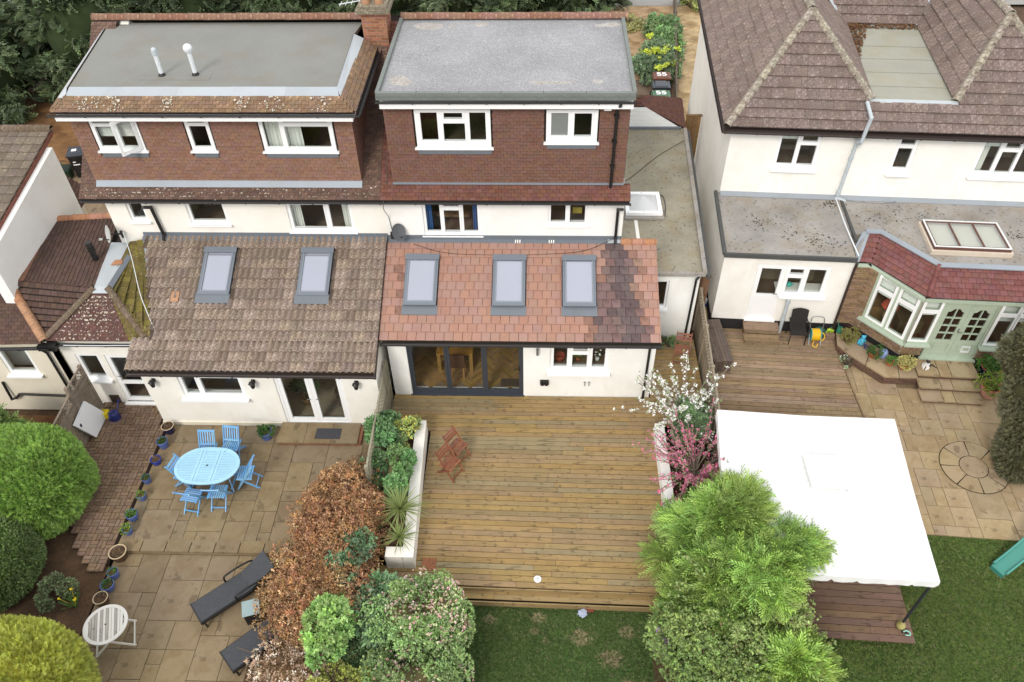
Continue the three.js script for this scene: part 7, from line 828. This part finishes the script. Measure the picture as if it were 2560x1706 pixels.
{ // shrubby fringe and daffodils in the bed
  const t = thing('low_shrub', 'small dark shrub with bare stems at the edge of the left bed', 'shrub', [-11.2, -.45, 6.2]); foliage(t, 'crown', G.leaf5, leafMat(), clumps([0, .25, 0], [.5, .3, .6], 700, () => hsl(.24, .35, .16), { amp: .3, depth: .5 })); part(t, 'stems', tipsIn([0, .2, 0], [.5, .5, .5], 12).map(p => cyl([0, 0, 0], p, .012, .005, 5)), barkM);
  for (const [x, z, l] of [[-10.72, 6.35, 'clump of daffodils with yellow flowers beside the cream-rimmed pot'], [-10.62, 7.55, 'small daffodil clump at the edge of the white table']]) { const d = thing('daffodil_clump', l, 'flowers', [x, -.45, z]); part(d, 'leaves', Array.from({ length: 26 }, () => { const a = R() * 6.3, b = rr(.1, .32), h = rr(.2, .4); return bar([rr(-.05, .05), 0, rr(-.05, .05)], [b * Math.cos(a), h, b * Math.sin(a)], .014, .003); }), plantM[2]); for (let i = 0; i < 3; i++) { const a = R() * 6.3, p = V3(.2 * Math.cos(a), .42, .2 * Math.sin(a)); part(d, 'flower', [at(leavesGeo(6, .05, .03, 1.4), p.x, p.y, p.z), cyl(p, p.clone().add(V3(0, .04, .02)), .012, .02, 8), cyl([0, 0, 0], p, .004, .004, 4)], mat(0xe9d21f, { side: THREE.DoubleSide })); } }
}
// brown beech hedge
{
  const t = thing('beech_hedge', 'copper brown dead-leaved hedge between the stone patio and the deck', 'hedge', [-4.65, -.44, 5.3]); const col = () => R() < .06 ? hsl(.085, .45, .45, .015, .1, .2) : hsl(.065, .58, .24, .015, .1, .4);
  const P = [...blob([0, .8, -.7], [.85, .95, 1.4], 6000, col, { amp: .2, depth: .4, pw: 2.5, lower: -.4, f: 1.8 }), ...blob([-.1, .7, .9], [1.05, .85, 1.25], 6000, col, { amp: .22, depth: .45, pw: 2.4, lower: -.3, f: 1.8, sd: 4 }), ...clumps([0, .85, -.75], [.98, 1.02, 1.5], 6500, col, { K: 46, lower: -.1 }), ...clumps([-.1, .72, .95], [1.18, .95, 1.35], 7000, col, { K: 46, lower: -.1 }), ...clumps([0, .9, -.75], [1.12, 1.2, 1.7], 1500, col, { K: 90, lower: 0 }), ...clumps([-.1, .8, .95], [1.35, 1.12, 1.5], 1600, col, { K: 90, lower: 0 })]; foliage(t, 'crown', G.beech, leafMat({ roughness: .85 }), P); core(t, [0, .75, .1], [.85, .85, 2.0], mat(0x7d563a, { rough: 1 }), { k: .8, pw: 2.6 }); branches(t, [0, 0, 0], tipsIn([0, .7, 0], [1.1, 1.1, 2.0], 40), .014, twigM);
}
{ // twiggy front part with green shoots
  const t = thing('twiggy_shrub', 'mass of bare tan twigs in front of the brown hedge', 'shrub', [-5.0, -.44, 8.0]); const g = []; for (let i = 0; i < 420; i++) { const a = R() * 6.28, r0 = rr(0, .5), b = V3(r0 * Math.cos(a), rr(.0, .3), r0 * Math.sin(a)), l = rr(.6, 1.25), d = V3(rr(-.9, .9), rr(.35, 1), rr(-.9, .9)).normalize(), e = b.clone().addScaledVector(d, l), m = b.clone().lerp(e, .5).add(V3(rr(-.1, .1), rr(-.05, .1), rr(-.1, .1))); g.push(tube([b, m, e], rr(.003, .008), 5, 4)); } part(t, 'twigs', g, twigM, { kind: 'stuff' }); foliage(t, 'dry_leaves', G.beech, leafMat(), blob([0, .5, 0], [1.0, .7, 1.1], 1500, () => R() < .3 ? hsl(.1, .3, .6) : hsl(.07, .35, .35), { amp: .3, depth: .6 })); core(t, [0, .3, .1], [.8, .5, .9], mat(0x84694a, { rough: 1 }), { k: .8 });
}
// a crown of many small lumps: an uneven outline with gaps and shaded hollows
function clumps(c, r, n, col, o = {}) { const K = o.K || Math.round(clamp(10 * (r[0] * r[1] + r[1] * r[2] + r[0] * r[2]), 7, 34)), out = []; const av = (r[0] + r[1] + r[2]) / 3; for (let i = 0; i < K; i++) { const a = R() * 6.283, z = rr(o.lower ?? -.35, .95), k = Math.sqrt(1 - z * z), d = rr(.55, .92), lr = av * (o.K > 60 ? rr(.1, .22) : rr(.22, .42)), cc = [c[0] + r[0] * d * k * Math.cos(a), c[1] + r[1] * d * z, c[2] + r[2] * d * k * Math.sin(a)], tone = rr(.75, 1.28), dh = rr(-.015, .015); out.push(...blob(cc, [lr * rr(.8, 1.25), lr * rr(.7, 1.1), lr * rr(.8, 1.25)], Math.ceil(n / K), (q, z2) => { const e = col(q, z2); e.offsetHSL(dh, 0, 0).multiplyScalar(tone); return e; }, { amp: .3, f: 3.5, depth: .6, outward: .6, ...o, lower: -.8 })); } return out; }
function leafyShrub(name, label, c, r, n, geo, col, o = {}) { const t = thing(name, label, o.cat || 'shrub', [c[0], -.42, c[2]]); const L = [0, c[1] + .42, 0]; foliage(t, 'crown', geo, leafMat(o.mat), clumps(L, r, n, col, { s0: o.s0, s1: o.s1, sd: o.sd, K: o.K, ...(o.s0 ? {} : { s0: .7, s1: 1.35 }) })); if (o.core !== 0) core(t, L, r, o.coreM || dkTwig, { k: Math.min(.62, o.core || .62), amp: .28, f: 1.7, sd: o.sd || 1, pw: o.pw || 2 }); branches(t, [0, 0, 0], tipsIn(L, r, o.nb || 16), .02, o.bark || barkM); return t; }
leafyShrub('fresh_green_shrub', 'fresh light green currant shoots rising from the tan twigs', [-4.35, .75, 7.35], [.42, .75, .8], 2600, G.leaf6, () => hsl(.255, .52, .36), { core: .6, K: 22 });
leafyShrub('lime_shrub', 'lime green shrub at the bottom edge below the tan twigs', [-4.0, .35, 8.55], [.75, .7, .6], 2600, G.leaf5, () => hsl(.19, .6, .32), { core: .6 });
{ // flowering shrub with pinkish heads
  const c = [-2.45, .5, 7.0], t = leafyShrub('flowering_shrub', 'green shrub dotted with dusty pink flower heads at the deck front', c, [1.05, .95, .95], 6200, G.leaf5, () => hsl(.25, .45, .31), { K: 34 }); foliage(t, 'flower_heads', G.petal, leafMat(), clumps([.05, .99, 0], [1.0, 1.0, .9], 800, () => R() < .6 ? hsl(.02, .28, .5) : hsl(.2, .3, .45), { amp: .3, f: 1.9, depth: .12, s0: .8, s1: 1.6, lower: .1 }));
  const t2 = leafyShrub('flowering_shrub', 'lower green shrub with pinkish flower heads by the mid lawn, at the bottom edge', [-2.45, .35, 8.5], [1.15, .85, .95], 5600, G.leaf5, () => hsl(.25, .45, .31), { sd: 5, amp: .3 }); foliage(t2, 'flower_heads', G.petal, leafMat(), clumps([.1, .79, -.05], [1.05, .9, .85], 450, () => R() < .6 ? hsl(.02, .28, .5) : hsl(.2, .3, .45), { amp: .3, f: 1.7, depth: .12, sd: 5, lower: .1, s0: .8, s1: 1.6 }));
}
leafyShrub('rosette_shrub', 'broad-leaved green shrub between the brown hedge and the flowering shrub', [-3.45, .4, 6.75], [.5, .55, .7], 420, G.big, () => hsl(.3, .3, .28), { core: .6, amp: .25 });
leafyShrub('ivy', 'dark green ivy growing on the lattice fence and over the brown hedge', [-4.0, .6, 2.5], [.36, .8, 1.1], 2600, G.leaf6, () => hsl(.29, .42, .21), { amp: .35, core: .55 });
leafyShrub('ivy', 'dark green ivy strands showing through the middle of the brown hedge', [-4.25, 1.0, 5.6], [.45, .22, .95], 480, G.leaf6, () => hsl(.3, .32, .2), { core: 0, K: 14 });
leafyShrub('planter_shrub', 'yellow-green shrub in the near-house end of the cream planter', [-3.35, .62, 1.95], [.4, .42, .5], 800, G.leaf5, () => R() < .5 ? hsl(.16, .6, .4) : hsl(.24, .45, .33), { core: 0, depth: .8, amp: .4 });
leafyShrub('planter_shrub', 'glossy green shrub in the middle of the cream planter', [-3.5, .6, 3.2], [.4, .55, .7], 1900, G.leaf6, () => hsl(.28, .46, .25), { core: .5, amp: .35 });
for (const [x, z, y, n, L, l] of [[-3.22, 4.35, .75, 120, .85, 'spiky cordyline with long narrow leaves hanging over the planter'], [-3.15, 5.05, .55, 70, .6, 'smaller spiky cordyline at the front end of the planter']]) { const t = thing('spiky_plant', l, 'plant', [x, .36, z]); const a = []; for (let i = 0; i < n; i++) { const th = R() * 6.283, e = rr(-.1, 1.35), len = L * rr(.65, 1.1), dir = V3(Math.cos(th) * Math.cos(e), Math.sin(e), Math.sin(th) * Math.cos(e)), sd = V3(-Math.sin(th), 0, Math.cos(th)).multiplyScalar(.012), b = V3(0, y * .55, 0); let prev = b, ps = sd; for (let k = 1; k <= 5; k++) { const q = b.clone().addScaledVector(dir, len * k / 5).add(V3(0, -.28 * len * (k / 5) ** 2, 0)), w = sd.clone().multiplyScalar(1 - (k / 5) ** 2 * .98); const p1 = prev.clone().add(ps), p2 = prev.clone().sub(ps), q1 = q.clone().add(w), q2 = q.clone().sub(w); for (const v of [p1, p2, q1, q1, p2, q2]) a.push(v.x, v.y, v.z); prev = q; ps = w; } } part(t, 'leaves', geoFrom(a), mat(0x7d8a4e, { side: THREE.DoubleSide, rough: .6 })); part(t, 'trunk', cyl([0, 0, 0], [0, y * .55, 0], .05, .05, 8), barkM); }
// feathery conifers and shrubs right of the lawn
function conifer(label, c, h, r, n, col, o = {}) { const t = thing('feathery_conifer', label, 'tree', [c[0], -.4, c[1]]); const pts = []; const lay = o.lobes || 26; const lobes = []; for (let i = 0; i < lay; i++) { const y = rr(.12, 1), a = R() * 6.283, rad = r * (1 - y * .8) * rr(.45, 1); lobes.push([rad * Math.cos(a), y * h * rr(.85, 1), rad * Math.sin(a), rr(.18, .36) * (1.15 - .35 * y)]); } lobes.push([0, h * .95, 0, .22]); for (const e of o.extra || []) lobes.push(e); const per = Math.floor(n / lobes.length); for (const l of lobes) { const tone = rr(.6, 1.25), th = rr(-.015, .012); for (let i = 0; i < per; i++) { const a = R() * 6.283, z = rr(-.6, 1), k = Math.sqrt(1 - z * z), q = Math.pow(R(), .4); const p = V3(l[0] + l[3] * 1.25 * k * Math.cos(a) * q, l[1] + l[3] * .7 * z * q, l[2] + l[3] * 1.25 * k * Math.sin(a) * q); const out = V3(p.x, 0, p.z).normalize(); const d = V3(k * Math.cos(a), z * .6 + .25, k * Math.sin(a)).addScaledVector(out, .6).add(V3(rr(-.4, .4), rr(-.3, .3), rr(-.4, .4))).normalize(); const cc = col(); cc.offsetHSL(th, 0, 0).multiplyScalar(tone); pts.push({ p, d, s: rr(.6, 1.15) * (o.s || 1), c: cc }); } } foliage(t, 'crown', G.feather, leafMat(), pts); core(t, [0, h * .45, 0], [r * .62, h * .48, r * .62], mat(0x55692c, { rough: 1 }), { amp: .3, k: .85 }); part(t, 'trunk', cyl([0, 0, 0], [0, h * .9, 0], .1, .03, 8), barkM); branches(t, [0, h * .3, 0], lobes.slice(0, 20).map(l => [l[0], l[1], l[2]]), .02); return t; }
conifer('tall feathery light green conifer leaning over the gazebo', [4.35, 5.2], 2.9, 1.7, 14000, () => hsl(.24, .64, .27), { lobes: 90, extra: [[.8, 2.5, .7, .33], [1.05, 2.5, .75, .28], [.5, 2.4, 1.1, .38], [1.35, 2.42, .75, .2], [.9, 2.35, 1.1, .3], [-.9, 1.2, -.6, .35], [-1.3, .9, .2, .35], [-.2, 2.35, 1.1, .38], [.2, 2.42, 1.4, .35], [-.6, 2.0, 1.0, .4], [-.9, 1.9, .0, .4], [.5, 2.3, 1.75, .3]] });
conifer('lower feathery green conifer beside the deck front, left of the tall one', [3.95, 6.6], 2.3, 1.35, 10000, () => hsl(.243, .64, .25), { lobes: 60 });
conifer('yellow-green feathery conifer in front of the low platform', [5.0, 8.2], 2.1, 1.3, 9500, () => hsl(.228, .66, .28), { lobes: 40 });
{ const t = leafyShrub('small_leaved_shrub', 'loose light green small-leaved shrub with arching stems below the feathery conifers', [3.9, .7, 7.6], [1.35, 1.05, 1.2], 9000, G.tiny, () => hsl(.235, .52, .25), { amp: .55, f: 2.6, depth: .75, s0: 1, s1: 2.2, K: 46, nb: 60, bark: mat(0xa08f6c, { rough: 1 }), core: .5 });
  const g = [], lf = []; for (let i = 0; i < 60; i++) { const a = R() * 6.283, l = rr(.9, 1.7), b = V3(rr(-.3, .3), rr(.2, .6), rr(-.3, .3)), e = b.clone().add(V3(Math.cos(a) * l, rr(.5, 1.0), Math.sin(a) * l)), m = b.clone().lerp(e, .5).add(V3(0, .3, 0)), cv = new THREE.CatmullRomCurve3([b, m, e]); g.push(new THREE.TubeGeometry(cv, 8, rr(.004, .009), 4)); for (let k = 0; k < 70; k++) lf.push({ p: cv.getPoint(.3 + .7 * R()).add(V3(rr(-.07, .07), rr(-.05, .07), rr(-.07, .07))), d: V3(rr(-1, 1), rr(0, 1), rr(-1, 1)).normalize(), s: rr(.9, 2), c: hsl(.225, .52, .29) }); } part(t, 'arching_stems', g, mat(0xa6906a, { rough: 1 })); foliage(t, 'stem_leaves', G.tiny, leafMat(), lf);
  foliage(t, 'lilac_flowers', G.petal, leafMat(), [[-1.25, 1.2, -.35], [-1.15, 1.15, -.15], [-1.22, 1.2, .1]].flatMap(([x, y, z]) => Array.from({ length: 14 }, () => ({ p: V3(x + rr(-.08, .08), y + rr(-.05, .08), z + rr(-.08, .08)), d: V3(rr(-1, 1), 1, rr(-1, 1)).normalize(), s: rr(1, 1.6), c: hsl(.8, .4, .6) })))); }
leafyShrub('small_leaved_shrub', 'pale green straggly shrub at the bottom edge beside the yellow-green conifer', [3.9, .5, 9.0], [1.5, .95, .8], 7000, G.tiny, () => hsl(.235, .5, .26), { amp: .55, f: 2.6, depth: .75, s0: 1, s1: 2.2, sd: 8, core: .5, nb: 30 });
function straggler(label, c, n, spread, h, col, stemM) { const t = thing('straggly_bush', label, 'shrub', [c[0], -.42, c[1]]), g = [], lf = []; for (let i = 0; i < n; i++) { const a = R() * 6.283, l = spread * rr(.4, 1), b = V3(rr(-.2, .2), 0, rr(-.2, .2)), e = V3(Math.cos(a) * l, h * rr(.7, 1.1), Math.sin(a) * l), m = b.clone().lerp(e, .55).add(V3(0, h * .25, 0)), cv = new THREE.CatmullRomCurve3([b, m, e]); g.push(new THREE.TubeGeometry(cv, 8, rr(.004, .01), 4)); for (let k = 0; k < 60; k++) lf.push({ p: cv.getPoint(.35 + .65 * R()).add(V3(rr(-.09, .09), rr(-.07, .08), rr(-.09, .09))), d: V3(rr(-1, 1), rr(0, 1), rr(-1, 1)).normalize(), s: rr(1, 2.3), c: col() }); } part(t, 'stems', g, stemM, { kind: 'stuff' }); foliage(t, 'leaves', G.tiny, leafMat(), lf); return t; }
straggler('light green arching stems growing through the lower half of the feathery conifers', [4.3, 6.9], 70, 1.5, 2.35, () => hsl(.225, .5, .29), mat(0xa89472, { rough: 1 }));
straggler('tan-stemmed straggly bush among the conifers nearest the low platform', [4.9, 7.6], 50, 1.2, 2.0, () => hsl(.22, .48, .28), mat(0xb09a76, { rough: 1 }));
straggler('dark green undergrowth filling the bed between the hedge and the flowering shrubs', [-3.5, 7.9], 90, 1.1, .85, () => hsl(.27, .4, .2), mat(0x6d5a42, { rough: 1 }));
leafyShrub('low_undergrowth', 'dark leafy undergrowth at the bottom edge between the lime shrub and the flowering shrub', [-3.35, .1, 8.3], [.7, .45, .8], 2400, G.leaf5, () => hsl(.26, .4, .2), { K: 20, core: .6 });
// blossom trees at the right edge of the deck
function blossom(label, c, r, col, leafCol, nb, nbl, seedv, o = {}) { const t = thing('blossom_tree', label, 'tree', [c[0], -.3, c[1]]); const g = [], bl = [], lf = []; for (let i = 0; i < nb; i++) { const a = R() * 6.283, e = rr(.25, 1.3), l = r * rr(.6, 1.1), d = V3(Math.cos(a) * Math.cos(e), Math.sin(e), Math.sin(a) * Math.cos(e)); if (o.lean) d.add(V3(...o.lean)).normalize(); const b = V3(0, rr(.3, .8), 0), e1 = b.clone().addScaledVector(d, l), m = b.clone().lerp(e1, .5).add(V3(rr(-.12, .12), rr(0, .15), rr(-.12, .12))); const cv = new THREE.CatmullRomCurve3([b, m, e1]); g.push(new THREE.TubeGeometry(cv, 8, rr(.006, .014), 5)); for (let k = 0; k < nbl; k++) { const u = .35 + .65 * R(), p = cv.getPoint(u).add(V3(rr(-.05, .05), rr(-.03, .06), rr(-.05, .05))); bl.push({ p, d: V3(rr(-1, 1), rr(.2, 1), rr(-1, 1)).normalize(), s: rr(.8, 1.7) * (o.s || 1), c: col() }); if (leafCol && R() < (o.lf || .5)) lf.push({ p: p.clone().add(V3(rr(-.06, .06), rr(-.06, .04), rr(-.06, .06))), d: V3(rr(-1, 1), rr(0, 1), rr(-1, 1)).normalize(), s: rr(.6, 1.1), c: leafCol() }); } } part(t, 'branches', g, mat(0x8d8072, { rough: 1 })); part(t, 'trunk', cyl([0, 0, 0], [0, .8, 0], .05, .035, 8), barkM); foliage(t, 'blossom', G.petal, leafMat({ roughness: .8 }), bl); if (lf.length) foliage(t, 'leaves', G.leaf5, leafMat(), lf); return t; }
blossom('small tree with clusters of white blossom at the right of the deck', [3.95, .95], 1.95, () => hsl(.15, .12, .88, .02, .05, .06), () => hsl(.24, .4, .3), 46, 10, 1, { lean: [-.3, .05, .15], s: 1.5, lf: .95 });
blossom('deep pink flowering currant between the white blossom and the conifer', [4.0, 2.9], 1.9, () => hsl(.955, .6, .5, .015, .1, .25), () => hsl(.24, .35, .25), 84, 18, 2, { s: .9, lf: .3 });
leafyShrub('dark_shrub', 'dark leafy shrub under the white blossom against the slatted fence', [4.15, .35, 1.2], [.45, .75, .9], 2600, G.leaf6, () => hsl(.29, .35, .2), { core: .6, amp: .3 });
leafyShrub('low_plant', 'tuft of white-flowered plant at the deck corner by the brick ledge', [9.2, -.3, -1.75], [.16, .16, .3], 260, G.tiny, () => R() < .25 ? hsl(.15, .1, .8) : hsl(.27, .3, .3), { core: 0 });
// dark cypress at the right edge
{ const t = thing('dark_cypress', 'dark olive columnar cypress at the right edge over the patio', 'tree', [12.75, -.5, 1.4]); const dc = () => hsl(.165, .32, .12), lb = [[[-.05, 2.9, -.8], [.85, 1.15, .8]], [[-.15, 1.2, .45], [.62, 1.25, .65]], [[-.2, .5, .75], [.5, .6, .45]], [[-.1, 2.0, -.15], [.68, .95, .7]]]; foliage(t, 'crown', G.sprayS, leafMat(), lb.flatMap(([c, r], i) => blob(c, r, [7000, 6000, 2500, 4500][i], dc, { amp: .16, f: 2.4, depth: .25, s0: 1.1, s1: 2, sd: i + 2 }))); for (const [c, r] of lb) core(t, c, r, mat(0x39371c, { rough: 1 }), { k: .88, amp: .16, f: 2.4 }); part(t, 'trunk', cyl([0, 0, 0], [0, 3, -.5], .1, .04, 8), barkM); }
// spurge and ivy by the drive, weeds
{ const t = leafyShrub('spurge', 'dark shrub with lime yellow flower heads above the bins', [5.45, .1, -20.6], [.85, .65, 1.7], 2200, G.leaf6, () => hsl(.28, .3, .2), { s0: 1.4, s1: 2.4, core: .7 }); foliage(t, 'flower_heads', G.leaf6, leafMat(), Array.from({ length: 16 }, () => { const a = R() * 6.28, k = Math.sqrt(R()); return [k * .95 * Math.cos(a), 1.1 + rr(-.15, .2), k * 1.6 * Math.sin(a)]; }).flatMap(([x, y, z]) => Array.from({ length: 22 }, () => ({ p: V3(x + rr(-.12, .12), y + rr(-.08, .08), z + rr(-.12, .12)), d: V3(rr(-1, 1), 1, rr(-1, 1)).normalize(), s: rr(.8, 1.3), c: hsl(.19, .75, .42) })))); leafyShrub('ivy_bush', 'green ivy bush along the post and rail fence behind the spurge', [6.2, .0, -24.0], [.6, .55, 1.9], 2400, G.leaf6, () => hsl(.27, .4, .24), { s0: 1.4, s1: 2.4, core: .75 }); leafyShrub('weed_clump', 'grassy weeds at the foot of the cream side wall at the top', [8.2, -.2, -28.4], [.6, .4, .9], 900, G.leaf6, () => hsl(.2, .45, .3), { s0: 1.4, s1: 2.4, core: .6 }); leafyShrub('weed_clump', 'patch of low yellowish weeds on the gravel drive', [4.6, -.38, -26.2], [.9, .12, 1.0], 700, G.leaf6, () => hsl(.16, .4, .3), { s0: 1, s1: 2, core: 0 }); leafyShrub('weed_clump', 'green weeds at the foot of the garage wall in the passage', [3.85, .05, -2.1], [.4, .22, .2], 500, G.leaf5, () => hsl(.26, .4, .22), { core: 0 }); }
// row of dark conifers behind the houses
[[-24.5, -17.5, 5.2, 'beyond the forecourt at the left edge'], [-20.5, -19.5, 5.6, 'second from the left edge behind the forecourt'], [-16.4, -21.5, 5.4, 'behind the left end of the ridge'], [-12.2, -23.5, 5.2, 'behind the vent pipes'], [-8.0, -25, 5.2, 'just left of the chimney'], [-4.0, -26, 5.2, 'directly behind the chimney'], [-.4, -27, 5, 'behind the middle of the grey flat roof'], [1.9, -27.6, 4.4, 'last of the row, beside the gravel drive']].forEach(([x, z, h, w], i) => { const t = thing('dark_conifer', 'tall dark conifer ' + w, 'tree', [x, -.5, z], 0, 'row of dark conifers behind the houses'); const r = i > 5 ? 1.9 : 2.5, pts = []; for (let b = 0; b < 95; b++) { const y = Math.pow(R(), .9) * h, a = R() * 6.283, rad = r * (1.08 - .55 * y / h) * rr(.55, 1.05), cx = rad * Math.cos(a), cz = rad * Math.sin(a), tone = rr(.55, 1.35); for (let k = 0; k < 80; k++) { const p = V3(cx + rr(-.55, .55), y + rr(-.25, .3), cz + rr(-.55, .55)); pts.push({ p, d: V3(p.x, rr(-.6, .5), p.z).normalize().add(V3(rr(-.5, .5), rr(-.4, .3), rr(-.5, .5))).normalize(), s: rr(.6, 1.1), c: hsl(.255, .36, .12, .02, .08, .35).multiplyScalar(tone) }); } } foliage(t, 'crown', G.far, leafMat(), pts); core(t, [0, h * .48, 0], [r * .8, h * .55, r * .8], mat(0x2e3c1e, { rough: 1 }), { amp: .2, k: .86, f: .8 }); part(t, 'trunk', cyl([0, 0, 0], [0, h, 0], .25, .08, 8), barkM); });
// grass
{
  const a = []; for (let i = 0; i < 5; i++) { const th = R() * 6.28, r0 = rr(0, .02), h = rr(.03, .055), l = rr(.01, .03), w = .0035, x = r0 * Math.cos(th), z = r0 * Math.sin(th); bladeTri(a, [[x - w, 0, z], [x + w, 0, z], [x + l * Math.cos(th), h, z + l * Math.sin(th)]]); } const tuft = geoFrom(a);
  const bald = [[.1, 6.45, .2], [-1.0, 6.5, .16], [1.05, 6.9, .28], [.0, 6.75, .13], [2.1, 6.75, .22], [1.7, 7.35, .3], [2.05, 7.9, .2], [1.45, 8.45, .22], [.95, 8.75, .16], [.25, 7.0, .1]];
  const mk = (nm, lb, area, y, n, colf, bare) => { const pts = []; while (pts.length < n) { const x = rr(area[0], area[1]), z = rr(area[2], area[3]); if (bare) { let k = 0; for (const b of bald) k = Math.max(k, ss(1.2, .5, Math.hypot(x - b[0], (z - b[1]) * 1.3) / b[2] + .5 * (noise3(x * 6, 0, z * 6, 9) - .5))); if (R() < k * .85) { pts.push({ p: V3(x, y, z), d: V3(rr(-.8, .8), .6, rr(-.8, .8)).normalize(), s: rr(.7, 1.3), c: hsl(.105, .34, .36, .015, .08, .3) }); continue; } } const nz = noise3(x * 1.3, 0, z * 1.3, 3); pts.push({ p: V3(x, y, z), d: V3(rr(-.3, .3), 1, rr(-.3, .3)).normalize(), s: rr(.7, 1.4), c: colf(nz) }); } const g = new THREE.Group(); g.name = numbered(nm); g.userData = { kind: 'stuff', label: lb, category: 'grass' }; scene.add(g); foliage(g, 'grass_blades', tuft, leafMat({ roughness: .8 }), pts); };
  mk('grass', 'short dark grass of the lawn in front of the deck', [-3.6, 3.6, 6.2, 9.4], -.385, 52000, nz => R() < .05 ? hsl(.13, .35, .3) : hsl(lerp(.23, .26, nz), .55, lerp(.105, .165, nz), .015, .08, .3), true);
  mk('grass', 'short green grass of the right-hand lawn', [4.7, 13.5, 4.05, 9.4], -.5, 90000, nz => R() < .06 ? hsl(.13, .35, .32) : hsl(lerp(.22, .245, nz), .6, lerp(.13, .19, nz), .015, .08, .3), false);
}
renderer.toneMappingExposure = EXPOSURE;
renderer.render(scene, camera);
